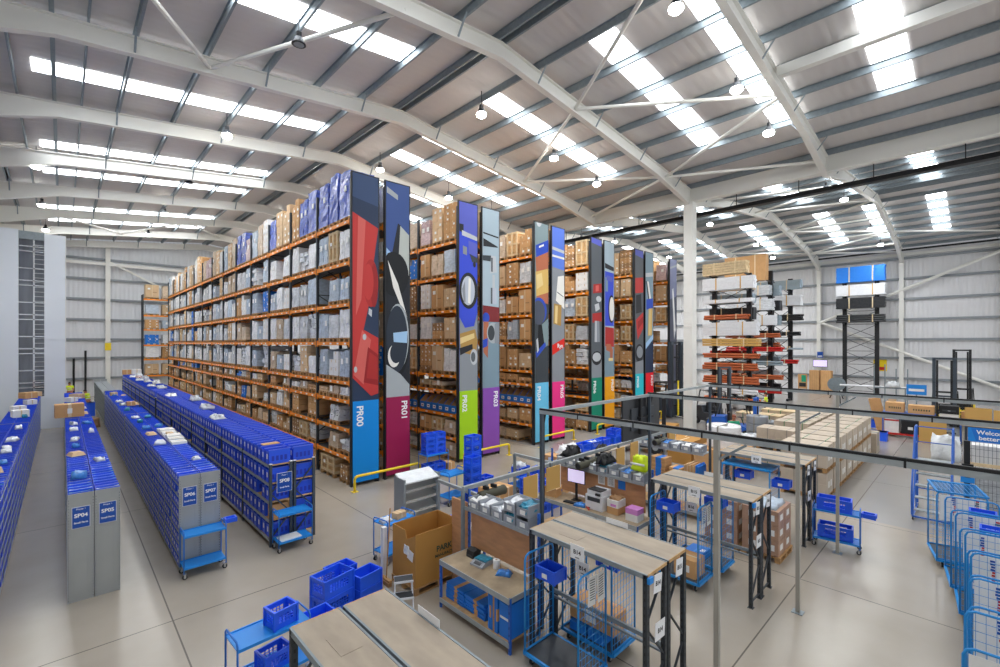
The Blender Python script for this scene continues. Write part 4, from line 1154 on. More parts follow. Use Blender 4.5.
def picking_bay(x0, nm, which, mid=True, ya=2.95, yb=5.0):
    w = .555
    r = thing('picking_bay', '%s of picking bay %s with a worn board top' % (which, nm), 'picking bay rack', (x0, 0, 0), 0, 'picking bay racks')
    for y in (ya + .03, yb - .03):
        mb = MB(); bay_post(mb, .035, y, BH); bay_post(mb, w - .035, y, BH)
        for k in range(3):
            z = .15 + k * .6
            a, b = ((.035, y, z), (w - .035, y, z + .55)) if k % 2 == 0 else ((w - .035, y, z), (.035, y, z + .55))
            mb.bar(a, b, .03, .02, 'charcoal')
        mb.bar((.035, y, .1), (w - .035, y, .1), .03, .02, 'charcoal')
        mb.build('upright_frame', r)
    for x in (.012, w - .012):
        mb = MB(); mb.bx(x - .012, x + .012, ya + .0, yb - .0, BH - .055, BH + .012, 'galv'); mb.build('beam', r)
    for y in (ya, yb): MB().bx(.02, w - .02, y - .005, y + .005, BH - .03, BH + .012, 'timber').build('board_edge', r)
    if mid:
        mb = MB(); mb.bx(w - .06, w - .02, ya + .06, yb - .06, .84, .9, 'galv'); mb.bx(w - .06, w - .02, ya + .06, yb - .06, .76, .79, 'galv'); mb.build('mid_beam', r)
    MB().bx(.026, w - .026, ya + .005, yb - .005, BH - .012, BH + .008, 'board').build('top_board', r)
    return r
BXS = [1.72, 5.43, 9.37, 13.15]
bays = []
for k, x in enumerate(BXS):
    nm = 'B%d' % (13 + k)
    fr = picking_bay(x, nm, 'front half', k < 3); bk = picking_bay(x + .585, nm, 'rear half', False)
    bays.append((fr, bk))
    if k:
        lb = ['', 'B14', 'B15', 'B16'][k]
        lb2 = ['', 'B14', 'B16', 'B16'][k]
        sign(fr, lb, -.03, 4.03, 1.96, '-x')
        if k < 3: sign(fr, lb2, .5, 4.32, 1.44, '-x')
        sign(fr, lb, .24, 2.925, 1.84, '-y', .2, .24, .12)
        sign(bk, 'B%d' % min(16, 14 + k), .28, 2.925, 1.84, '-y', .2, .24, .1)
        sign(fr, lb, .3, 2.925, 1.2, '-y', .26, .24, .05)
    MB().bx(.2, .42, 4.2, 4.55, BH + .009, BH + .012, 'board').build('scuffed_patch', fr)
# white name strips standing on rear edges
for k in (0, 1, 2):
    MB().bx(.545, .55, 3.9, 4.3, BH + .014, BH + .1, 'sign_white').build('name_strip', bays[k][1])
# tape straps on the bay ends
for k in (1, 2): MB().bx(.0, .1, 2.91, 2.95, 1.9, 1.98, 'sky_blue').build('blue_clip', bays[k][0])

# cages under the bays
def hang_crate(x, y, z, label):
    return crate(.36, .27, .2, (x, y, z), label, 'small blue crates hooked on the cage gates', -math.pi / 2, False, None, True)
c1 = roll_cage(5.55, 4.38, 'blue roll cage with grey deck under the front of bay B14', .68, 1.06, 1.7, 0, 'roll cages in the picking bays')
c2 = roll_cage(6.47, 4.4, 'blue roll cage under the rear of bay B14 holding blue cartons', .68, 1.0, 1.7, 0, 'roll cages in the picking bays')
hang_crate(5.55, 4.65, 1.3, 'small blue crate hooked in the front cage of bay B14')
hang_crate(6.48, 4.15, 1.36, 'small blue crate hooked in the rear cage of bay B14')
c3 = roll_cage(9.49, 4.38, 'blue roll cage with a sloped sign under the front of bay B15', .68, 1.06, 1.7, 0, 'roll cages in the picking bays')
c4 = roll_cage(10.41, 4.3, 'blue roll cage under the rear of bay B15 with a blue carton', .66, 1.1, 1.7, 0, 'roll cages in the picking bays')
hang_crate(9.49, 4.65, 1.38, 'small blue crate hooked in the front cage of bay B15')
hang_crate(10.4, 4.0, 1.42, 'small blue crate hooked in the rear cage of bay B15')
c5 = roll_cage(13.42, 4.27, 'blue flat-topped cage standing under bay B16', .8, 1.2, 1.72, 0, 'roll cages in the picking bays')
m5 = MB(); m5.bx(-.4, .4, -.6, .6, 1.7, 1.74, 'cage_blue'); m5.build('top_panel', c5)
hang_crate(13.35, 4.4, 1.36, 'small blue crate hooked in the flat-topped cage of bay B16')
hang_crate(13.35, 3.5, 1.3, 'small blue crate on the end gate of the bay B16 cage')
def papers(x, y, z, label, n=2):
    r = thing('pick_papers', label, 'papers', (x, y, z))
    for k in range(n):
        mb = MB(); mb.box(-.09 + k * .2, -.02 - k * .012, 0, .18, .004, .42, 'paper', ry=.08 * (1 - 2 * k)); sh = mb.build('sheet', r)
        mb = MB()
        for q in range(9): mb.box(-.09 + k * .2, -.024 - k * .012, .16 - q * .035, .12, .002, .012, 'label_print', ry=.08 * (1 - 2 * k))
        mb.build('printing', sh)
papers(5.62, 3.88, 1.42, 'two printed pick sheets clipped to the near gate in bay B14')
papers(9.56, 3.9, 1.45, 'two printed pick sheets clipped to the near gate in bay B15')
def blue_box(x, y, z, w, d, h, label, rz=0.0, group=None):
    mb = MB(); mb.bx(-w / 2, w / 2, -d / 2, d / 2, 0, h, 'box_blue'); mb.bx(-w / 2 - .001, w / 2 + .001, -.02, .02, .01, h + .001, 'sky_blue'); mb.bx(-.07, .07, -d / 2 + .03, -d / 2 + .12, h, h + .002, 'label')
    o = mb.build('blue_carton', None, False, (x, y, z), rz); return tag(o, label, 'carton', group)
blue_box(6.4, 4.62, .192, .4, .32, .14, 'flat blue carton at the back of the rear cage in bay B14')
blue_box(6.38, 4.26, .192, .38, .3, .15, 'flat blue carton at the front of the rear cage in bay B14')
blue_box(10.36, 4.4, .192, .5, .4, .16, 'wide blue carton on the deck of the rear cage in bay B15')
mb = MB(); mb.bx(-.2, .2, -.42, .42, 0, .3, 'carton'); mb.bx(-.205, -.2, -.1, .12, .06, .26, 'label')
tag(mb.build('carton', None, False, (6.46, 4.4, .36)), 'brown carton lying on the blue cartons in bay B14', 'carton')
for k, (x, y, z, s, m, lb) in enumerate(((9.5, 4.2, .192, .45, 'carton', 'brown carton on the front cage deck in bay B15'), (9.55, 4.5, .192, .3, 'carton_pale', 'pale carton behind the gate in the front cage of bay B15'), (13.35, 4.5, .192, .5, 'carton', 'brown carton on the bay B16 cage deck'), (13.4, 3.95, .192, .42, 'carton_pale', 'pale carton at the near end of the bay B16 cage'))):
    if k == 1: continue
    mb = MB(); mb.bx(-s / 2, s / 2, -s / 2, s / 2, 0, s * .8, m); mb.bx(-.025, .025, -s / 2 - .002, s / 2 + .002, .02, s * .8 + .002, 'tape'); mb.bx(-s / 2 - .003, -s / 2, -.1, .06, .1, .24, 'label')
    tag(mb.build('carton', None, False, (x, y, z)), lb, 'carton')
# wrapped pallet of brown cartons standing in and beyond bay B15
def wrapped_cartons(x, y, label, rz=0.0, n=4, w=.78, d=1.0, hz=.34):
    r = thing('wrapped_carton_pallet', label, 'pallet of cartons', (x, y, 0), rz, 'wrapped carton pallets')
    p = obj('pallet', PALLET, r); p['label'] = 'pale timber pallet'
    for l in range(n):
        for j in range(2):
            for i in range(2):
                mb = MB(); x0 = -d / 2 + .02 + i * d / 2; y0 = -w / 2 + .01 + j * w / 2
                mb.bx(x0, x0 + d / 2 - .02, y0, y0 + w / 2 - .012, .145 + l * hz, .145 + (l + 1) * hz - .008, 'carton_film')
                for s, xx in ((-1, x0 - .003), (1, x0 + d / 2 - .02)): mb.bx(xx, xx + .003, y0 + .08, y0 + .24, .145 + (l + .3) * hz, .145 + (l + .7) * hz, 'label')
                yy = y0 - .003 if j == 0 else y0 + w / 2 - .012
                mb.bx(x0 + .12, x0 + .32, yy, yy + .003, .145 + (l + .3) * hz, .145 + (l + .7) * hz, 'label')
                mb.build('carton', r)
    mb = MB(); mb.lump(-.4, .4, -.3, .3, .145 + n * hz - .006, .145 + n * hz + .07, 'wrap_sky', .03, random.Random(4), 5, 5, 1, .2); mb.build('stretch_film', r, True)
    return r
wrapped_cartons(12.2, 3.52, 'film-topped carton pallet nearest the camera between bays B15 and B16', 0, 3)
wrapped_cartons(12.2, 4.4, 'film-topped carton pallet farther behind bay B15', 0, 3)

# ------------------------------------------------------------------ packing benches
def packing_bench(x0, ya, yb, tz, where, board=True, sz=1.73):
    r = thing('packing_bench', 'packing bench %s' % where, 'workbench', (x0, ya, 0), 0, 'packing benches')
    L = yb - ya; D = .72
    MB().bx(0, D, 0, L, tz - .025, tz, 'bench_top').build('table_top', r)
    mb = MB(); mb.bx(-.015, 0, -.01, L + .01, tz - .09, tz + .004, 'galv_light'); mb.bx(0, D, -.015, 0, tz - .09, tz + .004, 'galv_light'); mb.bx(0, D, L, L + .015, tz - .09, tz + .004, 'galv_light'); mb.build('edge_beam', r)
    MB().bx(0, D, .02, L - .02, .16, .185, 'timber').build('low_shelf', r)
    mb = MB(); mb.bx(-.015, 0, 0, L, .11, .19, 'galv_light'); mb.build('edge_beam', r)
    for x in (.02, D):
        for y in (.0, L):
            h = tz if x < .1 else sz + .35
            m = MB(); m.bx(x - .02, x + .02, y - .02, y + .02, 0, h, 'step_blue')
            for k in range(int(h / .12)): m.bx(x - .021, x + .006, y - .006, y + .006, .05 + k * .12, .09 + k * .12, 'navy')
            m.build('post', r)
    if board: MB().bx(D + .022, D + .04, .2, L - .03, tz + .05, sz - .03, 'ply').build('back_board', r)
    MB().bx(D - .09, D + .42, .16, L, sz - .02, sz, 'galv_light').build('upper_shelf', r)
    mb = MB(); mb.bx(D - .1, D - .08, .16, L + .05, sz - .05, sz + .02, 'galv_light'); mb.build('edge_beam', r)
    for y in (.0, L): MB().bar((D - .02, y, sz - .02), (D + .4, y, sz - .25), .03, .03, 'galv').build('bracket', r) if False else MB().bx(D + .38, D + .42, y - .02, y + .02, 0, sz - .02, 'step_blue').build('post', r)
    return r
TB = .9
packing_bench(5.17, 5.2, 7.05, TB, 'left of bay B14 with flattened blue cartons below')
packing_bench(9.12, 5.2, 8.2, .96, 'between bays B14 and B15 carrying a printer')
packing_bench(12.95, 5.42, 8.0, .96, 'behind bay B15 stacked with blue flat cartons', False)
fills = [None, 'poly_bag', 'pipe_white', 'teal_bag', 'blue_bag', 'carton_white', 'wrap_grey']
for b, (x0, where, n, ya) in enumerate(((5.17, 'left of bay B14', 5, 5.54), (9.12, 'between bays B14 and B15', 8, 5.54), (12.95, 'behind bay B15', 6, 5.8))):
    for k in range(n):
        o = obj('parts_tray', tray_mesh(fills[(k * 3 + b) % 7]), None, (x0 + .72 + .145, ya + k * .329, 1.732))
        tag(o, 'grey parts tray on the shelf %s, %s from the bay' % (where, nth(k + 1)), 'tray', 'grey trays on the packing shelves')
for k, (dy, f) in enumerate(((5.869, 'pipe_white'), (5.54, 'teal_bag'))):
    o = obj('parts_tray', tray_mesh(f), None, (6.04, dy + .0, 1.732 + .214)); tag(o, ('upper grey tray of white fittings', 'upper grey tray of teal fittings')[k] + ' stacked on the shelf left of bay B14', 'tray', 'stacked grey trays')
# items on the bench left of B14
r = thing('label_printer', 'small black label printer at the back of the bench left of B14', 'label printer', (5.72, 6.72, TB))
mb = MB(); mb.prism([(-.1, -.1, 0), (.1, -.1, 0), (.1, -.1, .12), (.02, -.1, .16), (-.08, -.1, .13), (-.1, -.1, .06)], (0, .2, 0), 'black'); mb.build('body', r)
MB().bx(-.101, -.07, -.07, .07, .03, .055, 'dark_grey').build('label_slot', r)
r = thing('weighing_scale', 'blue-topped weighing scale on the bench left of B14', 'scale', (5.64, 6.38, TB + .002), .1)
mb = MB(); mb.prism([(-.17, -.15, 0), (.15, -.15, 0), (.15, -.15, .07), (-.08, -.15, .07), (-.17, -.15, .03)], (0, .3, 0), 'tray_grey'); mb.build('body', r)
MB().bx(-.07, .15, -.14, .14, .085, .095, 'teal_bag').build('weighing_plate', r); mb = MB(); mb.box(-.125, 0, .056, .07, .16, .006, 'screen', ry=-.42); mb.build('display', r)
mb = MB(); mb.lathe([(.02, 0), (.06, .0), (.062, .005), (.062, .145), (.06, .15), (.02, .15)], 'paper', 0, 0, 0, 18); o = mb.build('paper_roll', None, True, (5.72, 6.08, TB)); tag(o, 'white paper roll standing on the bench left of B14', 'paper roll')
MB().lathe([(.02, .151), (.019, .152)], 'carton_dark', 0, 0, 0, 12).build('core', o)
mb = MB(); mb.lump(-.09, .09, -.14, .14, 0, .07, 'blue_bag', .014, random.Random(8), 4, 5, 2, .3); tag(mb.build('wipes_pack', None, True, (5.66, 5.82, TB), .5), 'light blue pack of wipes on the bench left of B14', 'wipes')
# flattened blue cartons under the bench
for g in range(2):
    for k in range(9):
        mb = MB(); mb.bx(-.2, .2, -.27, .27, 0, .028, 'box_blue')
        mb.bx(-.202, .2, -.07, .02, -.001, .029, 'carton')
        o = mb.build('flattened_carton', None, False, (5.47 + rng.uniform(-.02, .02), 6.72 - g * .56, .192 + k * .045), rng.uniform(-.06, .06)); o.rotation_euler[0] = 0
        o.location.z = .192 + k * .031
        tag(o, 'flattened blue carton under the bench left of B14, %s up in the %s pile' % (nth(k + 1), ('farther', 'nearer')[g]), 'flattened carton', 'flattened cartons under the bench')
for k in range(6):
    mb = MB(); mb.bx(-.3, .3, -.016, .016, 0, .6, 'box_blue' if k != 3 else 'carton'); mb.bx(-.301, -.15, -.0165, .0165, .2, .4, 'carton' if k % 2 else 'box_blue')
    o = mb.build('carton_sheet', None, False, (5.5, 5.72 - k * .04, .19)); tag(o, 'blue carton sheet standing upright under the bench, %s from the flat piles' % nth(k + 1), 'flattened carton', 'upright carton sheets under the bench')
mb = MB(); mb.bx(-.29, .29, -.12, .12, 0, .56, 'box_blue'); mb.bx(-.292, -.29, -.1, .1, .3, .34, 'sign_white'); tag(mb.build('blue_carton', None, False, (5.5, 5.35, .19)), 'tall blue carton with white lettering under the bench end', 'carton')
# items on the B14/B15 bench
r = thing('office_printer', 'white and black office printer on the bench left of bay B15', 'printer', (9.52, 6.45, .962))
mb = MB(); mb.bx(-.22, .2, -.24, .24, 0, .34, 'pipe_white'); mb.build('body', r)
mb = MB(); mb.bx(-.2, .2, -.22, .2, .34, .46, 'pipe_white'); mb.build('scanner_unit', r)
mb = MB(); mb.bx(-.21, .05, -.2, .16, .46, .48, 'black'); mb.build('lid', r); mb = MB(); mb.bx(-.225, -.22, -.18, .18, .2, .3, 'dark_grey'); mb.build('paper_slot', r); mb = MB(); mb.box(-.225, -.12, .39, .05, .12, .05, 'screen'); mb.build('control_panel', r)
mb = MB(); mb.bx(-.17, .17, -.15, .15, 0, .16, 'carton'); mb.bx(-.17, .17, -.15, .15, .16, .33, 'carton_white'); mb.bx(-.172, -.17, -.1, .05, .18, .24, 'pink'); mb.lump(-.14, .14, -.12, .12, .32, .37, 'carton_dark', .03, random.Random(3), 4, 4, 1)
tag(mb.build('carton', None, False, (9.55, 5.98, .962)), 'white and brown carton beside the office printer', 'carton')
mb = MB(); mb.bx(-.14, .14, -.15, .15, 0, .16, 'carton_white'); mb.bx(-.141, .141, -.151, .151, .16, .28, 'pink'); tag(mb.build('carton', None, False, (9.45, 5.44, .962)), 'white and pink carton on the bench end nearest bay B15', 'carton')
for k, (y, m) in enumerate(((6.6, 'paper'), (6.32, 'paper'), (6.02, 'box_blue'))):
    mb = MB(); mb.box(9.855, y, 1.56, .004, .2, .26, m); 
    if m == 'paper':
        for q in range(8): mb.box(9.852, y, 1.65 - q * .025, .002, .14, .008, 'label_print')
    tag(mb.build('notice_sheet'), ('left white notice sheet', 'middle white notice sheet', 'blue notice sheet')[k] + ' on the back board above the printer', 'notice', 'notices above the printer')
r = thing('monitor', 'white-screened monitor on the bench left of the printer', 'monitor', (9.55, 7.15, .962), .1)
MB().bx(-.02, .0, -.26, .26, .44, .8, 'screen').build('bezel', r); MB().bx(-.024, -.02, -.24, .24, .46, .78, 'screen_lit').build('screen', r); mb = MB(); mb.bx(-.015, .015, -.03, .03, .01, .48, 'black'); mb.bx(-.08, .08, -.11, .11, 0, .012, 'black'); mb.build('stand', r)
mb = MB(); mb.bx(-.07, .07, -.22, .22, 0, .02, 'black')
o = mb.build('keyboard', None, False, (9.3, 7.1, .962), .1); tag(o, 'black keyboard in front of the monitor', 'keyboard')
mb = MB()
for a in range(4):
    for b in range(13): mb.bx(-.06 + a * .031, -.034 + a * .031, -.21 + b * .0325, -.184 + b * .0325, .02, .026, 'dark_grey')
mb.build('keys', o)
mb = MB(); mb.bx(-.15, .15, -.2, .2, 0, .2, 'carton'); 
mb.prism([(-.15, -.2, .2), (-.2, -.2, .27), (-.2, .2, .27), (-.15, .2, .2)], (.006, 0, 0), 'carton'); mb.prism([(.15, -.2, .2), (.2, -.2, .26), (.2, .2, .26), (.15, .2, .2)], (.006, 0, 0), 'carton')
tag(mb.build('carton', None, False, (9.42, 7.85, .962), .2), 'small open brown carton at the far end of the printer bench', 'carton')
mb = MB(); mb.lump(-.12, .12, -.16, .16, 0, .06, 'blue_bag', .02, random.Random(9), 4, 5, 1, .3); tag(mb.build('wipes_pack', None, True, (9.3, 6.85, .962), .3), 'light blue wipes pack near the keyboard', 'wipes')
mb = MB(); mb.bar((-.1, -.12, .02), (.08, .1, .02), .03, .03, 'red'); mb.bar((.0, -.02, .02), (.1, -.12, .02), .03, .025, 'black'); tag(mb.build('tape_gun', None, False, (9.28, 6.62, .962)), 'red and black tape gun in front of the printer', 'tape gun')
# bench behind B15: piles of flat blue cartons
for g, (y, n, rot) in enumerate(((6.75, 16, 0), (6.2, 10, 0))):
    for k in range(n):
        mb = MB(); mb.bx(-.22, .22, -.24 + .06 * g, .24 - .06 * g, 0, .034, 'carton'); mb.bx(-.222, .2, -.12, .06, -.0005, .0345, 'box_blue')
        o = mb.build('flattened_carton', None, False, (13.28, y, .962 + k * .0355), rng.uniform(-.05, .05)); tag(o, 'flat blue and brown carton behind bay B15, %s up in the %s pile' % (nth(k + 1), ('taller', 'shorter')[g]), 'flattened carton', 'flat cartons on the bench behind bay B15')
for k in range(10):
    mb = MB(); mb.bx(-.28, .28, -.018, .018, 0, .5 + .02 * (k % 3), 'box_blue' if k > 7 else ('carton' if k % 2 else 'carton_pale')); o = mb.build('carton_sheet', None, False, (13.35, 5.92 - k * .042, .962))
    tag(o, 'upright card sheet in the row on the bench behind bay B15, %s from the piles' % nth(k + 1), 'flattened carton', 'upright carton sheets behind bay B15')
# hanging lower rail with tubes and tan boards, overhead cable frames
def rail_geo(mb, p, q, cable=True):
    mb.bar(p, q, .075, .085, 'galv_light')
    if cable:
        a = Vector(p) + Vector((0, 0, .065)); b = Vector(q) + Vector((0, 0, .065)); mb.bar(a, b, .05, .045, 'black')
GX, GZ = [6.08, 9.88, 13.34], 3.79
for k, x in enumerate(GX):
    r = thing('overhead_gantry', 'overhead cable gantry above bay B%d, %s from the camera' % (14 + k, nth(k + 1)), 'overhead frame', (x, 0, 0), 0, 'overhead cable frames')
    mb = MB(); mb.bar((0, 5.34, GZ), (0, -3.2 if k < 2 else -4.5, GZ), .055, .062, 'galv_light'); mb.build('rail', r)
    mb = MB(); mb.bar((0, 5.34, GZ + .048), (0, -3.2 if k < 2 else -4.5, GZ + .048), .04, .032, 'black')
    for q in range(8): mb.bx(-.031, .031, 4.5 - q, 4.52 - q, GZ - .034, GZ + .067, 'black')
    mb.build('cable', r)
    mb = MB(); mb.bx(-.032, .032, 2.298, 2.362, 0, GZ - .03, 'post_buff'); mb.bx(-.09, .09, 2.24, 2.42, 0, .01, 'galv'); mb.build('post', r)
    mb = MB(); mb.bx(-.028, .028, 5.272, 5.328, 0, GZ - .03, 'post_slate'); mb.build('post', r)['label'] = 'slate blue post'
    mb = MB(); mb.tube([(.05, 5.3, 2.2), (.05, 5.3, GZ - .2), (.05, 5.26, GZ - .02), (.02, 5.15, GZ + .05)], .02, 'black', 6); mb.build('cable_drop', r, True)
    mb = MB(); mb.bar((0, -1.9, 0.0), (0, -1.9, GZ - .04), .1, .1, 'galv_light'); mb.build('post', r)
    if k < 2:
        mb = MB(); mb.bar((.04, 5.3, GZ), (GX[k + 1] - x - .05, 5.3, GZ), .05, .06, 'galv_light'); mb.build('cross_rail', r)
    mb = MB(); mb.bar((0, 2.33, GZ - .3), (0, 1.98, GZ - .05), .03, .03, 'galv'); mb.build('knee_brace', r)
r = thing('hanging_rail', 'low galvanised rail running over the packing benches', 'rail', (5.78, 7.12, 0))
MB().bar((0, 0, 1.97 + .12), (9.4, 0, 1.97 + .12), .07, .08, 'galv_light').build('rail', r)
for x in (0, 4.62, 8.45):
    MB().bx(x - .03, x + .03, -.03, .03, 0, 2.05, 'galv').build('post', r)
MB().bar((.62, 0, 1.76), (.62, 1.7, 1.76), .06, .07, 'galv_light').build('side_rail', r)
MB().bx(.59, .65, 1.66, 1.72, 0, 1.76, 'galv').build('post', r)
MB().bx(.59, .65, -.03, .03, 1.7, 2.1, 'galv').build('hanger', r)
MB().bar((2.9, 0, 2.05), (2.9, 1.4, 2.05), .06, .07, 'galv_light').build('side_rail', r)
MB().bx(2.87, 2.93, 1.37, 1.43, 0, 2.05, 'galv').build('post', r)
for k, x in enumerate((6.45, 9.75, 10.5, 13.7)):
    t = thing('olive_canister', 'dark olive cylinder clamped under the low rail, %s from the left' % nth(k + 1), 'cylinder light', (x, 7.0, 1.885), 0, 'olive cylinders on the low rail')
    mb = MB(); mb.lathe([(.08, -.34), (.095, -.33), (.095, .32), (.1, .33), (.1, .36), (.07, .365)], 'olive', 0, 0, 0, 18, 'x'); mb.build('body', t, True)
    mb = MB(); mb.lathe([(.075, -.345), (.07, -.35)], 'black', 0, 0, 0, 16, 'x'); mb.build('end_cap', t)
    for q in (-.12, .1): MB().bx(q - .025, q + .025, -.03, .12, .08, .16, 'black').build('clamp', t)
for k, (x, z, w) in enumerate(((7.42, 1.66, .46), (8.2, 1.72, .5), (11.2, 1.7, .42), (11.95, 1.75, .42), (14.35, 1.72, .42))):
    t = thing('tan_board', 'tan board with a pale edge under the low rail, %s from the left' % nth(k + 1), 'board', (x, 7.02, z), 0, 'tan boards under the low rail')
    MB().bx(0, w, -.02, .0, -.2, .34, 'pipe_tan').build('panel', t); mb = MB()
    mb.bx(w, w + .02, -.024, .004, -.2, .34, 'label'); mb.bx(0, w, -.022, .002, -.21, -.2, 'tape'); mb.build('edge_strip', t)
    MB().bx(w * .4, w * .5, 0, .062, .2, .42, 'galv').build('hook', t)
# big screen seen from behind
r = thing('wall_screen', 'large dark flat screen seen from behind, hung on the cable gantry', 'screen', (9.0, 5.46, 0))
MB().bx(0, 1.66, 0, .05, 2.8, 3.74, 'screen').build('back_panel', r); mb = MB(); mb.bx(.3, 1.36, -.03, 0, 3.0, 3.5, 'dark_grey'); mb.build('electronics_cover', r)
mb = MB(); mb.bx(.6, .66, -.09, -.03, 2.9, 3.75, 'black'); mb.bx(1.0, 1.06, -.09, -.03, 2.9, 3.75, 'black'); mb.bx(.55, 1.12, -.13, -.03, 3.25, 3.3, 'black'); mb.build('mount', r)
MB().bx(.02, 1.64, .05, .055, 2.82, 3.72, 'black').build('screen', r)
# ------------------------------------------------------------------ left foreground: trolleys, crates, big carton, shelf unit
trolley(2.24, 11.78, 'blue two-shelf trolley parked against the SP06 and SP07 end panels', .78, .44, 1.0, 0, 'two-shelf trolleys')
HK = crate(.2, .16, .1, (2.75, 11.72, .96), 'tiny blue crate clipped beside the trolley at SP07', None, 0, False)
MB().bx(-.14, -.1, -.02, .02, .0, .02, 'trolley_blue').build('hook', HK)
t2 = trolley(4.1, 11.68, 'blue two-shelf trolley parked at the SP08 rack end', .78, .44, .98, 0, 'two-shelf trolleys')
mb = MB(); mb.bx(-.24, .24, -.17, .17, 0, .025, 'paper'); tag(mb.build('paper_stack', None, False, (4.02, 11.68, .243), .05), 'stack of white paper on the lower shelf of the SP08 trolley', 'paper')
trolley(2.2, 7.22, 'blue trolley in the near foreground holding open crates', 1.0, .5, .92, .06, 'two-shelf trolleys')
crate(.34, .27, .27, (2.36, 7.2, .826), 'blue crate on the top shelf of the near trolley', None, .2)
crate(.38, .28, .26, (2.26, 7.2, .245), 'blue crate on the lower shelf of the near trolley', None, .2)
crate(.4, .3, .26, (1.9, 6.6, 0.0), 'blue crate on the floor in front of the near trolley', None, .2)
crate(.62, .42, .34, (3.68, 8.42, 0.0), 'lower crate of the two-high blue pair by the big carton', 'two-high blue crates', .22)
crate(.62, .42, .34, (3.68, 8.42, .342), 'upper crate of the two-high blue pair by the big carton', 'two-high blue crates', .22, True, None)
for k, (x, y, z, rz, L) in enumerate(((4.32, 8.36, 0, .2, .5), (4.32, 8.36, .262, .2, .5), (4.05, 8.9, .0, .15, .5), (4.05, 8.9, .262, .15, .5), (3.1, 7.6, 0, .1, .5), (3.05, 7.6, .262, .1, .5))):
    crate(L, .34, .26, (x, y, z), ['lower open crate nearest the broom', 'upper open crate nearest the broom', 'lower open crate behind the two-high pair', 'upper open crate behind the two-high pair', 'lower crate between the near trolley and bay B13', 'upper crate between the near trolley and bay B13'][k], 'loose blue crates by bay B13', rz, False)
# big carton on a pallet
r = thing('pallet_carton', 'large open brown carton with dark lettering on a pallet', 'carton', (5.62, 8.12, 0))
p = obj('pallet', pallet_mesh(.9, 1.2, 'pallet'), r)
mb = MB(); w, d, h, z0 = 1.16, .86, 1.05, .145
mb.bx(-w / 2, w / 2, -d / 2, -d / 2 + .012, z0, z0 + h, 'carton_big'); mb.bx(-w / 2, w / 2, d / 2 - .012, d / 2, z0, z0 + h, 'carton_big')
mb.prism([(-w / 2, -d / 2 + .012, z0), (-w / 2, d / 2 - .012, z0), (-w / 2, d / 2 - .012, z0 + h), (-w / 2, -.05, z0 + h), (-w / 2, -.12, z0 + h - .16), (-w / 2, -d / 2 + .012, z0 + h - .02)], (.012, 0, 0), 'carton_big'); mb.bx(w / 2 - .012, w / 2, -d / 2 + .012, d / 2 - .012, z0, z0 + h, 'carton_big')
mb.bx(-w / 2 + .012, w / 2 - .012, -d / 2 + .012, d / 2 - .012, z0, z0 + .02, 'carton_big')
c = mb.build('box', r)
text('PARK', .16, 'carton_ink', c, (.12, -d / 2 - .003, z0 + .62), bold=True); text('MANUFACT', .085, 'carton_ink', c, (.12, -d / 2 - .003, z0 + .48), bold=True)
mb = MB(); mb.box(-w / 2 - .004, -.25, z0 + .6, .004, .2, .2, 'paper', rx=.2); mb.lump(-w / 2 - .04, -w / 2, -.2, -.06, z0 + .6, z0 + .76, 'poly_bag', .02, random.Random(6), 2, 3, 3); mb.build('torn_label', r)
# grey sloped-shelf unit
r = thing('sloped_shelf_unit', 'grey unit of sloped shelves with a white top sheet behind the big carton', 'shelf unit', (6.45, 10.35, 0))
for x in (0, 1.1): mb = MB(); mb.bx(x - .015, x + .015, 0, .5, 0, 1.42, 'grey_shelf'); mb.bx(x - .03, x + .03, -.01, .03, 0, 1.42, 'grey_shelf'); mb.build('side_panel', r)
for k, z in enumerate((.2, .5, .8, 1.08)):
    mb = MB(); mb.prism([(.016, .02, z), (1.084, .02, z), (1.084, .46, z + .14), (.016, .46, z + .14)], (0, 0, .02), 'grey_panel'); mb.build('shelf', r); mb = MB(); mb.bx(.016, 1.084, .0, .02, z - .01, z + .05, 'sheet_metal'); mb.build('front_lip', r)
mb = MB(); mb.prism([(.0, -.02, 1.3), (1.1, -.02, 1.3), (1.1, .48, 1.46), (.0, .48, 1.46)], (0, 0, .03), 'poly_bag'); mb.build('top_sheet', r)
trolley(5.62, 9.45, 'small blue trolley with a brown carton beside the sloped shelf unit', .8, .5, 1.0, .15, 'two-shelf trolleys')
mb = MB(); mb.bx(-.14, .14, -.1, .1, 0, .14, 'carton_pale'); mb.bx(-.02, .02, -.102, .102, .02, .142, 'tape'); tag(mb.build('carton', None, False, (5.72, 9.42, .902), .2), 'small brown carton on the trolley beside the sloped shelf unit', 'carton')
mb = MB(); mb.lump(-.16, .12, -.12, .12, 0, .08, 'poly_bag', .03, random.Random(1), 4, 4, 1, .4); tag(mb.build('parts_bag', None, True, (5.4, 9.42, .902)), 'white bag on the trolley beside the sloped shelf unit', 'bag')
# step stool
r = thing('step_stool', 'white folding two-step stool with dark treads beside the big carton', 'step stool', (4.7, 7.58, 0), -.5)
for z, y in ((.25, -.14), (.48, .02)):
    mb = MB(); mb.bx(-.17, .17, y - .11, y + .11, z, z + .025, 'dark_grey'); mb.build('tread', r)
    mb = MB(); mb.bx(-.18, .18, y - .12, y - .11, z - .01, z + .03, 'pipe_white'); mb.bx(-.18, .18, y + .11, y + .12, z - .01, z + .03, 'pipe_white'); mb.build('tread_rim', r)
for s in (-1, 1):
    mb = MB(); mb.tube([(s * .17, -.3, 0), (s * .16, .03, .5)], .012, 'pipe_white', 6); mb.build('front_leg', r); mb = MB(); mb.tube([(s * .17, .26, 0), (s * .15, .0, .5)], .012, 'pipe_white', 6); mb.build('rear_leg', r)
r = thing('broom', 'wooden broom leaning against the big carton', 'broom', (4.86, 8.5, 0))
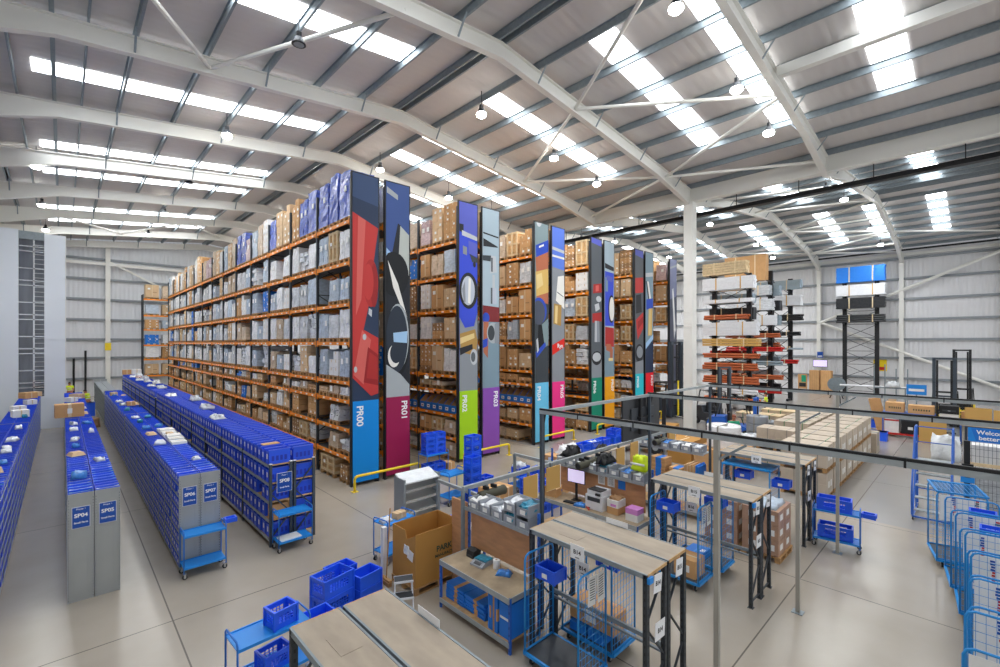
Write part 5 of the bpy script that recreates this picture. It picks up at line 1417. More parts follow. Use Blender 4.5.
mb = MB(); mb.tube([(.0, 0, .1), (.16, .12, 1.5)], .014, 'pallet_wood', 7); mb.build('handle', r)
mb = MB(); mb.box(0, 0, .1, .07, .34, .05, 'pallet_wood'); mb.build('head', r); mb = MB(); mb.box(-.01, 0, .04, .08, .33, .08, 'carton_dark'); mb.build('bristles', r)
mb = MB(); mb.bx(-.05, .05, -.05, .05, 0, 1.1, 'pipe_white'); tag(mb.build('tube_carton', None, False, (4.93, 8.72, 0)), 'white upright tube standing behind the broom', 'tube')
# low side table by the packing bench
r = thing('side_table', 'low white-topped table at the left end of the packing benches', 'table', (6.54, 8.2, 0))
MB().bx(-.28, .28, -.4, .4, .84, .87, 'carton_white').build('table_top', r)
for sx in (-1, 1):
    for sy in (-1, 1): MB().bx(sx * .25 - .02, sx * .25 + .02, sy * .37 - .02, sy * .37 + .02, 0, .84, 'galv').build('leg', r)
crate(.34, .26, .16, (6.5, 8.3, .872), 'small blue crate on the low white table', None, .1, True, 'red')
mb = MB(); mb.bx(0, .04, -.25, .25, 0, 1.75, 'ply'); tag(mb.build('end_board', None, False, (5.95, 7.45, 0)), 'upright plywood board at the left end of the packing bench', 'board')
# aisle trolleys and crate stacks beyond
trolley(10.05, 14.12, 'blue trolley with crates standing in front of banner PR01', .95, .55, .98, 0, 'two-shelf trolleys', low=.2)
for k in range(4):
    for j in range(2): crate(.4, .3, .19, (9.83 + j * .44, 14.12, .884 + k * .192), 'blue crate on the trolley by banner PR01, %s up in the %s stack' % (nth(k + 1), ('left', 'right')[j]), 'crates on the trolley by banner PR01', 0, True)
for j in range(2): crate(.4, .3, .3, (9.83 + j * .44, 14.12, .225), '%s blue crate on the lower shelf by banner PR01' % ('left', 'right')[j], 'crates on the trolley by banner PR01', 0, True)
mb = MB(); mb.bx(-.16, .16, -.2, .2, 0, .42, 'carton'); mb.bx(-.02, .02, -.202, .202, .05, .422, 'tape'); tag(mb.build('carton', None, False, (10.8, 14.2, 0)), 'brown carton on the floor beside the trolley by banner PR01', 'carton')
trolley(8.9, 11.45, 'blue two-shelf trolley left of the tall crate stack', .8, .5, 1.02, .1, 'two-shelf trolleys')
for k in range(7): crate(.42, .32, .28, (9.75, 11.5, .0 + k * .282), 'blue crate of the tall stack near banner PR02, %s from the floor' % nth(k + 1), 'tall stack of blue crates', .1, True)
for k in range(5): crate(.42, .32, .28, (9.42, 11.12, .0 + k * .282), 'blue crate of the shorter stack left of the tall stack, %s from the floor' % nth(k + 1), 'shorter stack of blue crates', .1, True)
for k in range(2): crate(.42, .32, .28, (10.22, 11.42, .0 + k * .282), '%s blue crate of the low pair right of the tall stack' % ('lower', 'upper')[k], 'low pair of blue crates', .1, True)
r = trolley(11.35, 10.85, 'blue trolley carrying two filled crates past the packing benches', .7, .5, .6, 0, 'two-shelf trolleys', low=.18)
crate(.5, .36, .28, (11.35, 10.85, .506), 'blue crate piled with white parcels past the packing benches', None, .1, True, 'poly_bag')
mb = MB(); mb.lump(-.22, .22, -.16, .16, 0, .16, 'poly_bag', .06, random.Random(12), 5, 4, 1, .3); tag(mb.build('parcel_heap', None, True, (11.3, 10.85, .75)), 'heap of white parcels in the raised blue crate', 'parcels')
crate(.5, .36, .22, (11.5, 10.2, .62), 'blue crate of teal bags beside the white parcels', None, .2, True, 'teal_bag')
mb = MB(); mb.bx(-.28, .28, -.2, .2, 0, .62, 'carton'); tag(mb.build('carton', None, False, (11.5, 10.2, 0), .2), 'brown carton under the crate of teal bags', 'carton')
for j, (x, y) in enumerate(((10.15, 9.0), (10.8, 9.05), (10.5, 9.6))):
    for k in range(3): crate(.56, .38, .28, (x, y, k * .285), 'blue crate of the %s pile behind the tan boards, %s from the floor' % (('left', 'right', 'rear')[j], nth(k + 1)), 'crate piles behind the tan boards', .05 * j, True, 'blue_bag' if k == 2 and j == 1 else None)
for k, (x, y, h) in enumerate(((8.75, 9.5, .95), (9.35, 9.75, .8))):
    mb = MB(); mb.bx(-.24, .24, -.3, .3, 0, h, 'carton'); mb.bx(-.025, .025, -.302, .302, .03, h + .002, 'tape'); tag(mb.build('carton', None, False, (x, y, 0), .1), ('taller', 'shorter')[k] + ' brown carton on the floor left of the crate piles', 'carton')
# cluttered table past the benches
r = thing('sorting_table', 'long sorting table heaped with blue crates past the packing benches', 'table', (15.2, 10.2, 0))
MB().bx(-2.2, 2.2, -.5, .5, .86, .9, 'board').build('table_top', r)
for sx in (-1, 0, 1):
    for sy in (-1, 1): MB().bx(sx * 2.1 - .03, sx * 2.1 + .03, sy * .44 - .03, sy * .44 + .03, 0, .86, 'galv').build('leg', r)
for k, (x, y, z, rz) in enumerate(((14.35, 10.44, .902, .0), (15.0, 10.44, .902, -.05), (15.65, 10.42, .902, .08), (16.4, 10.4, .902, .1), (16.4, 10.4, 1.19, .2), (16.95, 9.95, .902, .1), (13.6, 9.3, 0, .2), (13.6, 9.3, .285, .25), (12.85, 9.2, 0, -.1), (14.6, 9.2, 0, .15), (14.6, 9.2, .285, .1), (15.4, 9.25, 0, 0), (16.2, 9.2, .0, .1))):
    crate(.56, .38, .28, (x, y, z), 'blue crate %s, %s from its left end' % ('on the sorting table' if k < 6 else 'on the floor before the sorting table', nth(k + 1 if k < 6 else k - 5)), 'crates around the sorting table', rz, True, [None, 'poly_bag', None, 'teal_bag'][k % 4])
mb = MB(); mb.lump(-.6, .6, -.2, .2, 0, .36, 'wrap_white', .06, random.Random(21), 8, 4, 3, .3); tag(mb.build('bubble_wrap_roll', None, True, (13.4, 10.42, .902), .1), 'white rolled packing film on the left end of the sorting table', 'roll')
for k in range(3):
    mb = MB(); mb.lump(-.3, .3, -.16, .16, 0, .2, 'black', .06, random.Random(31 + k), 6, 5, 2, .5); tag(mb.build('cable_heap', None, True, ((14.9, 9.92, .905), (10.04, 6.6, 1.95), (10.04, 7.72, 1.95))[k]), ('black cable heap on the sorting table', 'black bag heap on the middle tray shelf near bay B15', 'black bag heap at the far end of the middle tray shelf')[k], 'heap')
mb = MB(); mb.bx(-.22, .22, -.4, .4, 0, 1.2, 'carton'); mb.bx(-.224, -.22, -.02, .18, .3, 1.15, 'carton_white'); tag(mb.build('carton', None, False, (12.1, 9.9, 0), .1), 'tall brown carton with a white strip left of the sorting table', 'carton')
# hi-vis jacket on the shelf
mb = MB(); mb.lump(-.16, .16, -.2, .2, 0, .32, 'hiviz', .03, random.Random(3), 5, 5, 4, .35); mb.box(-.17, 0, .16, .01, .36, .05, 'label')
tag(mb.build('hi_vis_jacket', None, True, (10.06, 5.62, 1.955)), 'yellow hi-vis jacket bundled on the trays nearest bay B15', 'jacket')

# ------------------------------------------------------------------ blue trolley with crates on the right, cages, steps
t = trolley(13.72, 2.42, 'blue trolley with two long crates standing beyond bay B16', .92, .44, 1.0, math.pi / 2 + .12, 'two-shelf trolleys', low=.2)
crate(.66, .34, .3, (13.72, 2.46, .902), 'long blue crate on the top shelf of the trolley beyond bay B16', None, math.pi / 2 + .12)
crate(.66, .34, .3, (13.72, 2.44, .245), 'long blue crate on the lower shelf of the trolley beyond bay B16', None, math.pi / 2 + .12)
crate(.24, .17, .11, (13.78, 1.8, .86), 'tiny blue crate hung on the end of the trolley beyond bay B16', None, math.pi / 2, False)
def tall_cage(x, y, label, l=1.04, w=.74, h=1.7, lid=False, board=True, rz=0.0):
    r = thing('roll_cage', label, 'roll cage', (x, y, 0), rz, 'row of roll cages at the right')
    MB().bx(-l / 2 + .02, l / 2 - .02, -w / 2 + .02, w / 2 - .02, .165, .19, 'mat_dark').build('deck', r)
    mb = MB()
    for s in (-1, 1): mb.bx(-l / 2, l / 2, s * w / 2 - .02, s * w / 2 + .02, .15, .195, 'cage_blue'); mb.bx(s * l / 2 - .02, s * l / 2 + .02, -w / 2, w / 2, .15, .195, 'cage_blue')
    mb.build('base_frame', r)
    for s in (-1, 1):
        g = gate_parts(r, s * (l / 2 - .02), w, .19, h, axis='y')
    if board:
        rb = random.Random(x)
        mb = MB(); y0 = -w / 2 + .04
        mb.bx(-l / 2 + .005, -l / 2 + .012, y0, w / 2 - .04, h - .62, h - .06, 'paper'); p = mb.build('white_board', r)
        mb = MB()
        for q, yy in enumerate((w / 2 - .3, -w / 2 + .14)):
            z = h - .1
            for k in range(9):
                c = 'sign_blue' if k < 4 or k > 7 else 'red'
                hh = .03; ww = .07 if k < 4 else .045
                if q == 1: c = 'dark_grey' if k % 3 else 'red'
                mb.bx(-l / 2 + .002, -l / 2 + .005, yy, yy + ww * rb.uniform(.6, 1), z - hh, z, c); z -= hh * 1.45
            mb.build('printed_marks', p); mb = MB()
    if lid:
        mb = MB()
        for k in range(15): a = -l / 2 + .03 + k * (l - .06) / 14; mb.bar((a, -w / 2, h), (a, w / 2, h), .008, .008, 'cage_blue')
        for k in range(11): a = -w / 2 + .03 + k * (w - .06) / 10; mb.bar((-l / 2, a, h), (l / 2, a, h), .008, .008, 'cage_blue')
        for s in (-1, 1): mb.bar((-l / 2, s * w / 2, h), (l / 2, s * w / 2, h), .035, .035, 'cage_blue'); mb.bar((s * l / 2, -w / 2, h), (s * l / 2, w / 2, h), .035, .035, 'cage_blue')
        mb.build('mesh_lid', r)
    for sx in (-1, 1):
        for sy in (-1, 1): castor(r, sx * (l / 2 - .1), sy * (w / 2 - .1), .055)
    return r
cx = [14.66, 13.32, 12.16, 11.02, 9.9, 8.78, 7.6]
cy = [.36, .05, -.12, -.25, -.31, -.31, -.28]
for k in range(7):
    tall_cage(cx[k], cy[k], 'blue roll cage %s in the right-hand row, %s' % (nth(k + 1), ('mesh-lidded, beside the steps', 'next to the lidded cage', 'with a crate hung inside', 'third from the lidded one', 'with a clear bag on its deck', 'second from the camera end', 'at the camera end')[k]), lid=(k == 0), rz=(.2, .12, .08, .04, 0, 0, 0)[k], w=.8)
for k, (x, y) in enumerate(((13.3, -.05), (12.2, -.2))):
    crate(.36, .27, .22, (x, y, 1.42), 'small blue crate hooked inside the %s cage of the right row' % ('second', 'third')[k], 'crates hooked in the right row', math.pi / 2, True)
mb = MB(); mb.lump(-.25, .25, -.2, .2, 0, .4, 'poly_bag', .08, random.Random(5), 5, 4, 3, .3); tag(mb.build('plastic_bag', None, True, (8.75, -.26, .195)), 'clear plastic bag on the deck of the sixth right-hand cage', 'bag')
for k in range(4):
    mb = MB(); mb.bx(-.36, .36, -.28, .28, 0, .012, 'mat_dark')
# mobile safety steps
r = thing('mobile_steps', 'blue wheeled safety steps with handrails beside the roll cages', 'steps', (18.1, .92, 0))
mb = MB()
for s in (-1, 1):
    mb.bar((-.75, s * .38, .12), (.75, s * .38, .12), .04, .04, 'step_blue'); mb.bar((-.75, s * .38, .12), (.25, s * .38, 1.5), .04, .04, 'step_blue'); mb.bar((.75, s * .38, .12), (.75, s * .38, 1.5), .04, .04, 'step_blue'); mb.bar((.25, s * .38, 1.5), (.75, s * .38, 1.5), .04, .04, 'step_blue'); mb.bar((.25, s * .38, .12), (.25, s * .38, 1.5), .03, .03, 'step_blue'); mb.bar((.25, s * .38, .8), (.75, s * .38, .8), .03, .03, 'step_blue')
mb.bar((.75, -.38, .6), (.75, .38, .6), .03, .03, 'step_blue'); mb.bar((-.75, -.38, .12), (-.75, .38, .12), .04, .04, 'step_blue')
mb.build('frame', r)
for k in range(5):
    z = .3 + k * .3; x = -.62 + k * .215
    MB().bx(x - .11, x + .11, -.36, .36, z - .02, z + .012, 'galv_light').build('tread', r)
MB().bx(.22, .78, -.37, .37, 1.49, 1.52, 'galv_light').build('platform', r)
for s in (-1, 1):
    mb = MB(); mb.tube([(-.72, s * .4, .75), (-.68, s * .4, .95), (.25, s * .4, 2.4), (.32, s * .4, 2.5), (.74, s * .4, 2.5), (.77, s * .4, 2.44), (.77, s * .4, 1.5)], .024, 'step_blue', 8); mb.tube([(-.72, s * .4, .75), (-.72, s * .4, .15)], .024, 'step_blue', 8); mb.tube([(.25, s * .4, 1.5), (.25, s * .4, 2.4)], .016, 'step_blue', 8); mb.tube([(.25, s * .4, 2.0), (.77, s * .4, 2.0)], .014, 'step_blue', 8); mb.build('handrail', r)
mb = MB(); mb.tube([(.77, -.4, 2.46), (.77, .4, 2.46)], .016, 'step_blue', 8); mb.tube([(.77, -.4, 2.0), (.77, .4, 2.0)], .014, 'step_blue', 8); mb.build('rear_rail', r)
for sx in (-.68, .68):
    for sy in (-.38, .38): castor(r, sx, sy, .06, 'wheel')
# black scanner post
r = thing('scanner_post', 'black post with a blue scanner box beside the blue welcome banner', 'scanner post', (17.1, .22, 0))
MB().bx(-.06, .06, -.06, .06, 0, 2.45, 'black').build('post', r); MB().bx(-.15, .15, -.15, .15, 0, .02, 'black').build('base', r)
MB().bx(-.16, -.062, -.14, .12, 1.38, 1.62, 'sky_blue').build('scanner_box', r); MB().bx(-.17, -.16, -.06, .04, 1.52, 1.6, 'black').build('reader', r); mb = MB(); mb.bx(-.1, .0, -.12, .1, 1.7, 1.85, 'black'); mb.build('clamp', r)
# mesh cage with welcome banner
r = thing('mesh_partition', 'dark wire partition behind the roll cages', 'wire partition', (20.0, 0, 0))
for y in (.28, -1.2, -2.7):
    MB().bx(-.03, .03, y - .03, y + .03, 0, 2.45, 'mesh_dark').build('post', r)
mb = MB()
n = 34
for k in range(n): y = .25 - k * 2.95 / n; mb.bx(-.004, .004, y - .004, y + .004, .1, 2.0, 'mesh_dark')
for k in range(10): z = .1 + k * 1.9 / 9; mb.bx(-.004, .004, -2.7, .25, z - .004, z + .004, 'mesh_dark')
mb.build('wire_mesh', r)
MB().bx(-.06, .0 - .01, -2.7, .25, 1.28, 1.38, 'timber_pale').build('timber_rail', r)
MB().bx(-.03, .03, -2.7, .28, 2.42, 2.46, 'mesh_dark').build('top_rail', r)
r = thing('welcome_banner', 'blue banner with white welcome lettering on the wire partition', 'banner', (19.93, 0, 0))
MB().bx(0, .02, -2.6, .24, 2.02, 2.44, 'box_blue').build('sheet', r)
mb = MB(); mb.poly([(-.001, .24, 2.02), (-.001, .24, 2.44), (-.001, .18, 2.44), (-.001, .06, 2.02)], 'sky_blue'); mb.build('corner_print', r)
text('Welcome', .17, 'sign_white', r, (-.004, -.28, 2.31), (math.pi / 2, 0, -math.pi / 2), True); text('better bu', .17, 'sign_white', r, (-.004, -.31, 2.14), (math.pi / 2, 0, -math.pi / 2), True)
for k in range(3):
    mb = MB(); mb.bx(-.4, .4, -.38, .38, 0, .9, 'carton_white'); mb.bx(-.402, -.4, -.1, .1, .3, .6, 'label'); tag(mb.build('white_carton', None, False, (20.75, -.2 - k * .85, .95)), 'white carton stacked behind the wire partition, %s from the banner edge' % nth(k + 1), 'carton', 'cartons behind the wire partition')
    mb = MB(); mb.bx(-.4, .4, -.4, .4, 0, .92, 'wrap_grey'); tag(mb.build('grey_stillage', None, False, (20.75, -.2 - k * .85, 0.01)), 'grey wrapped block under the white carton, %s from the banner edge' % nth(k + 1), 'block', 'blocks behind the wire partition')

# ------------------------------------------------------------------ goods area: long wrapped boxes on pallets
def long_pallet(x, y, z, label, w=.95, d=1.3, h=.72, group='wrapped long boxes on pallets'):
    r = thing('boxed_pallet', label, 'pallet', (x, y, z), 0, group)
    o = obj('pallet', LPAL, r)
    obj('boxes', LBOX[int(abs(x * 7 + z * 3)) % 3], r)
    return r
LPAL = pallet_mesh(1.3, .95, 'pallet')
LBOX = []
for s in range(3):
    q = random.Random(s); mb = MB()
    for i in range(2):
        for j in range(2):
            for l in range(2):
                mb.bx(-.47 + i * .47, -.005 + i * .47, -.64 + j * .64, -.005 + j * .64, .145 + l * .35, .145 + (l + 1) * .35 - .006, 'box_beige')
    for y in (-.4, .25): mb.bx(-.476, .472, y - .012, y + .012, .14, .846, 'strap_green' if s == 0 else 'strap_grey')
    for k in range(2): mb.bx(-.2 + k * .3, -.05 + k * .3, -.643, -.64, .35, .55, 'label')
    LBOX.append(mb.mesh('boxes'))
n = 0
for k in range(8):
    for lvl in range(2):
        for col in range(2):
            if col == 1 and k < 2: continue
            if lvl == 1 and k in (3,) and col == 1: continue
            long_pallet(17.95 + k * 1.1, 3.98 + col * 1.42, lvl * .868, 'beige boxes strapped on a pallet, %s, %s row, %s from the camera' % (('floor level', 'upper level')[lvl], ('front', 'rear')[col], nth(k + 1)))
for k, (x, y, m, hh) in enumerate(((27.0, 3.7, 'box_beige', .9), (16.9, 5.0, 'box_beige', .5))):
    if k == 1: continue
    mb = MB(); mb.bx(-.5, .5, -.5, .5, 0, hh, m); mb.bx(-.2, .2, -.502, .502, .3, hh + .002, 'strap_grey'); tag(mb.build('wrapped_box', None, False, (x, y, 0)), 'single low beige box past the row of strapped pallets', 'box')
for k, (x, y) in enumerate(((29.6, 7.6), (31.4, 6.0), (27.3, 8.2))):
    r = thing('long_crate', 'long pale strapped crate on a pallet in the goods area, %s from the wall column' % nth(3 - k), 'crate', (x, y, 0), 0, 'long pale crates')
    o = obj('pallet', pallet_mesh(2.2, 1.0, 'pallet'), r)
    mb = MB(); mb.bx(-.48, .48, -1.05, 1.05, .145, 1.15, 'wrap_tan'); mb.bx(-.5, .5, -1.08, 1.08, 1.15, 1.2, 'timber_pale'); mb.build('crate_body', r)
    for yy in (-.6, .1, .7): MB().bx(-.505, .505, yy - .015, yy + .015, .14, 1.206, 'strap_green').build('strap', r)
# grey tube coils
def coil_stack(x, y, n, r0, label0, h=.34, m='coil_grey', z0=0.0):
    for k in range(n):
        mb = MB(); 
        prof = [(r0 * .55, 0)]
        for q in range(4): prof += [(r0 * .98, q * h / 4 + .005), (r0, q * h / 4 + h / 8), (r0 * .98, (q + 1) * h / 4 - .005)]
        prof += [(r0 * .55, h), (r0 * .5, h * .8)]
        mb.lathe(prof, m, 0, 0, 0, 24); o = mb.build('tube_coil', None, True, (x, y, z0 + k * (h + .01)))
        tag(o, '%s, %s from the floor' % (label0, nth(k + 1)), 'coil', 'coils in the goods area')
        b = MB(); b.bx(-r0 * 1.01, r0 * 1.01, -.03, .03, .02, h + .004, 'strap_grey'); b.build('strap', o)
coil_stack(22.6, 6.9, 5, .44, 'grey tube coil of the taller stack behind the strapped pallets')
coil_stack(23.7, 6.75, 4, .44, 'grey tube coil of the shorter stack behind the strapped pallets')
coil_stack(18.9, 6.98, 2, .62, 'white wrapped coil left of the grey coils', .42, 'wrap_white', .92)
mb = MB(); mb.bx(-.9, .9, -.8, .8, 0, .9, 'carton'); mb.bx(-.02, .02, -.802, .802, .1, .902, 'tape'); tag(mb.build('large_carton', None, False, (18.9, 6.98, 0)), 'large brown carton under the white wrapped coils', 'carton')
for k, (x, y) in enumerate(((20.35, 6.65), (21.25, 6.65), (20.3, 7.55))):
    mb = MB(); mb.lump(-.4, .4, -.4, .4, 0, 1.25 - .2 * k, 'wrap_grey', .06, random.Random(40 + k), 5, 5, 4, .1); tag(mb.build('wrapped_fittings', None, True, (x, y, 0)), 'grey film-wrapped fittings beside the white coils, %s from the left' % nth((2, 3, 1)[k]), 'wrapped load', 'wrapped fittings')
for k, (x, y, s, h) in enumerate(((19.0, 8.6, 1.0, .95), (21.3, 9.4, 1.3, .7), (22.4, 11.4, 1.5, .8))):
    mb = MB(); mb.bx(-s / 2, s / 2, -s / 2, s / 2, 0, h, 'carton_big'); mb.bx(-s / 2 + .03, s / 2 - .03, -.03, .03, .1, h + .002, 'tape'); tag(mb.build('large_carton', None, False, (x, y, 0), .1 * k), 'big tan carton behind the tray shelves, %s from the camera' % nth(k + 1), 'carton', 'big tan cartons')
# ------------------------------------------------------------------ cantilever racks with bars and pipes
def cant_rack(x, y0, y1, h, levels, label, side=-1, double=False):
    r = thing('cantilever_rack', label, 'cantilever rack', (x, 0, 0), 0, 'black cantilever racks')
    ys = [y0 + .6, y1 - .6] if y1 - y0 < 4 else [y0 + .6, (y0 + y1) / 2, y1 - .6]
    for y in ys:
        mb = MB(); mb.bx(-.13, .13, y - .16, y + .16, 0, h, 'black'); mb.build('column', r)
        mb = MB(); mb.bx(-1.0 if side < 0 else -.1, .1 if side < 0 else 1.0, y - .08, y + .08, 0, .2, 'black'); mb.build('base', r)
        for z, side in [(q, side) for q in levels] + ([(q, -side) for q in levels] if double else []):
            mb = MB(); mb.prism([(side * .14, y - .04, z - .02), (side * .14, y - .04, z - .16), (side * .95, y - .04, z - .1), (side * .95, y - .04, z - .02)], (0, .08, 0), 'black'); mb.build('arm', r)
    mb = MB(); z = .5
    while z < h - 1.2:
        for a, b in zip(ys[:-1], ys[1:]): mb.bar((0, a, z), (0, b, z + 1.2), .04, .04, 'black'); mb.bar((0, b, z), (0, a, z + 1.2), .04, .04, 'black'); mb.bar((0, a, z), (0, b, z), .04, .04, 'black')
        z += 1.25
    mb.build('cross_bracing', r)
    return r
def bundle(kind, x0, x1, y0, y1, z0, z1, label, m):
    """bars, boards or pipes lying along y"""
    g = 'bar and pipe bundles on the cantilever racks'
    nm = {'bars': 'bar_bundle', 'pipes': 'pipe_bundle', 'timber': 'timber_stack', 'block': 'wrapped_bundle'}[kind]
    q = random.Random(label); mb = MB()
    if kind in ('bars', 'timber'):
        n = max(1, int((z1 - z0) / (.12 if kind == 'bars' else .17))); k = max(1, int((x1 - x0) / .2))
        hz = (z1 - z0) / n; wx = (x1 - x0) / k
        for l in range(n):
            for j in range(k): e = q.uniform(0, .08); mb.bx(x0 + j * wx + .004, x0 + (j + 1) * wx - .004, y0 + e, y1 - e * .5, z0 + l * hz + .004, z0 + (l + 1) * hz - (.02 if kind == 'timber' else .004), m)
    elif kind == 'pipes':
        rr = min(.09, (z1 - z0) / 2); n = max(1, int((z1 - z0) / (2 * rr) + .3)); k = max(1, int((x1 - x0) / (2 * rr)))
        for l in range(n):
            for j in range(k): e = q.uniform(0, .15); mb.tube([(x0 + rr + j * 2 * rr, y0 + e, z0 + rr + l * 2 * rr), (x0 + rr + j * 2 * rr, y1 - e, z0 + rr + l * 2 * rr)], rr * .97, m, 8)
    else: mb.lump(x0, x1, y0, y1, z0, z1, m, .02, q, 3, 8, 3)
    o = tag(mb.build(nm), label, {'bars': 'bundle of bars', 'pipes': 'bundle of pipes', 'timber': 'timber stack', 'block': 'wrapped bundle'}[kind], g)
    L = y1 - y0
    for f in (.25, .72):
        b = MB(); y = y0 + L * f
        sm = 'tape' if m != 'pipe_white' else 'pipe_tan'
        for xx in (x0 - .014, x1): b.bx(xx, xx + .012, y - .04, y + .04, z0, z1 + .012, sm)
        b.bx(x0, x1, y - .04, y + .04, z1, z1 + .012, sm); b.build('strap', o)
    return o
L1 = [.55, 1.2, 1.95, 2.95, 3.85, 4.75, 5.55, 6.75, 8.0, 9.0, 10.15]
cant_rack(36.9, 11.2, 14.9, 10.2, L1, 'black cantilever rack of pipes and bars right of the white column', double=True)
N1 = 'of the first cantilever rack'
for kind, za, zb, ya, m, lb in (('timber', 10.17, 11.1, 11.7, 'timber_pale', 'pale timber stack on the top arms'), ('bars', 9.02, 9.93, 11.2, 'pipe_white', 'thick white bar bundle under the timber'), ('bars', 8.02, 8.3, 11.3, 'pipe_white', 'thin white bar bundle on the ninth arms'),
        ('pipes', 6.77, 7.15, 11.6, 'pipe_terracotta', 'terracotta pipe bundle on the eighth arms'), ('bars', 5.57, 6.55, 11.0, 'pipe_white', 'white bar bundle above the tan boards'), ('timber', 4.77, 5.35, 10.9, 'pipe_tan', 'tan board stack on the sixth arms'),
        ('pipes', 3.87, 4.23, 10.9, 'pipe_terracotta', 'terracotta pipes on the fifth arms'), ('pipes', 2.97, 3.5, 11.0, 'pipe_terracotta', 'terracotta pipes on the fourth arms'), ('pipes', 1.97, 2.6, 10.9, 'pipe_terracotta', 'thick terracotta pipes on the third arms'),
        ('pipes', 1.22, 1.6, 11.0, 'pipe_white', 'white pipes on the second arms'), ('pipes', .57, .95, 10.9, 'pipe_terracotta', 'orange pipes on the lowest arms')):
    bundle(kind, 36.0, 36.7, ya, 14.9, za, zb, lb + ' ' + N1, m)
cant_rack(41.2, 11.0, 14.9, 10.8, [1.0, 2.1, 3.2, 4.3, 5.4, 6.4, 7.6, 8.8, 10.0], 'black cantilever rack of red pipes behind the first one', double=True)
N2 = 'of the second cantilever rack'
for kind, za, zb, ya, m, lb in (('block', 10.02, 12.1, 11.7, 'carton', 'large brown wrapped bundle on top'), ('bars', 8.82, 9.6, 11.4, 'wrap_grey', 'grey wrapped bars on the eighth arms'), ('bars', 7.62, 8.5, 11.2, 'wrap_grey', 'grey bars on the seventh arms'),
        ('bars', 6.42, 7.2, 11.0, 'pipe_white', 'white bars on the sixth arms'), ('pipes', 5.42, 5.8, 10.7, 'pipe_terracotta', 'brown pipes with blue ends on the fifth arms'), ('pipes', 4.32, 4.75, 10.5, 'pipe_red', 'red pipes on the fourth arms'),
        ('pipes', 3.22, 3.6, 10.5, 'pipe_steel', 'grey steel pipes on the third arms'), ('pipes', 2.12, 2.5, 10.5, 'pipe_terracotta', 'terracotta pipes on the second arms'), ('pipes', 1.02, 1.5, 10.6, 'pipe_red', 'red pipes on the lowest arms')):
    bundle(kind, 40.3, 41.0, ya, 14.8, za, zb, lb + ' ' + N2, m)
for k, (z, hh, kind, m, lb) in enumerate(((.57, .4, 'pipes', 'pipe_steel', 'grey pipes'), (1.22, .5, 'bars', 'pipe_black', 'black bars'), (1.97, .6, 'pipes', 'pipe_terracotta', 'terracotta pipes'), (2.97, .6, 'bars', 'wrap_grey', 'grey wrapped bars'), (3.87, .5, 'pipes', 'pipe_red', 'red pipes'), (4.77, .5, 'pipes', 'pipe_black', 'black pipes'), (5.57, .9, 'bars', 'wrap_grey', 'grey wrapped boards'), (6.77, .9, 'block', 'pipe_black', 'black wrapped bundle'), (8.02, .7, 'bars', 'pipe_steel', 'steel sections'), (9.02, .9, 'bars', 'wrap_tan', 'tan wrapped boards'))):
    bundle(kind, 37.15, 37.8, 11.6, 14.8, z, z + hh, '%s on the rear arms of the first cantilever rack, %s level' % (lb, nth(k + 1)), m)
for k, (z, hh, kind, m, lb) in enumerate(((1.02, .7, 'pipes', 'pipe_black', 'black pipes'), (2.12, .7, 'bars', 'wrap_grey', 'grey wrapped bars'), (3.22, .7, 'pipes', 'pipe_steel', 'steel pipes'), (4.32, .7, 'pipes', 'pipe_terracotta', 'terracotta pipes'), (5.42, .6, 'bars', 'pipe_black', 'black bars'), (6.42, .8, 'bars', 'pipe_steel', 'steel sections'), (7.62, .8, 'block', 'pipe_black', 'black wrapped bundle'), (8.82, .8, 'bars', 'pipe_steel', 'pale steel sections'))):
    bundle(kind, 41.45, 42.1, 11.0, 14.6, z, z + hh, '%s on the rear arms of the second cantilever rack, %s level' % (lb, nth(k + 1)), m)
cant_rack(46.0, 10.8, 14.9, 10.6, [2.0, 3.2, 4.4, 5.6, 6.9, 8.2, 9.6], 'black cantilever rack farthest right of the pipe racks')
N3 = 'of the third cantilever rack'
for kind, za, zb, ya, m, lb in (('bars', 9.62, 10.4, 10.4, 'pipe_steel', 'pale steel section bundle on the top arms'), ('bars', 8.22, 9.1, 10.4, 'pipe_white', 'pale bar bundle on the sixth arms'), ('pipes', 6.92, 7.5, 10.3, 'pipe_black', 'black pipe bundle on the fifth arms'), ('pipes', 5.62, 6.1, 10.4, 'pipe_black', 'black pipe bundle on the fourth arms'),
        ('pipes', 4.42, 4.7, 10.3, 'pipe_steel', 'grey pipe on the third arms'), ('pipes', 3.22, 3.6, 10.6, 'pipe_red', 'red pipes on the second arms')):
    bundle(kind, 45.1, 45.8, ya, 14.7, za, zb, lb + ' ' + N3, m)
cant_rack(54.2, 5.9, 9.5, 10.8, [6.9, 8.2, 9.4, 10.65], 'tall black cantilever rack alone against the right wall')
N4 = 'of the rack against the right wall'
for kind, za, zb, m, lb in (('bars', 10.67, 12.1, 'box_blue', 'blue wrapped board stack on top'), ('bars', 9.42, 10.42, 'pipe_white', 'white bar bundle below the blue stack'), ('bars', 8.22, 9.2, 'pipe_black', 'upper black bar bundle'), ('pipes', 6.92, 7.6, 'pipe_black', 'lower black pipe bundle')):
    bundle(kind, 53.3, 54.0, 5.8, 9.45, za, zb, lb + ' ' + N4, m)
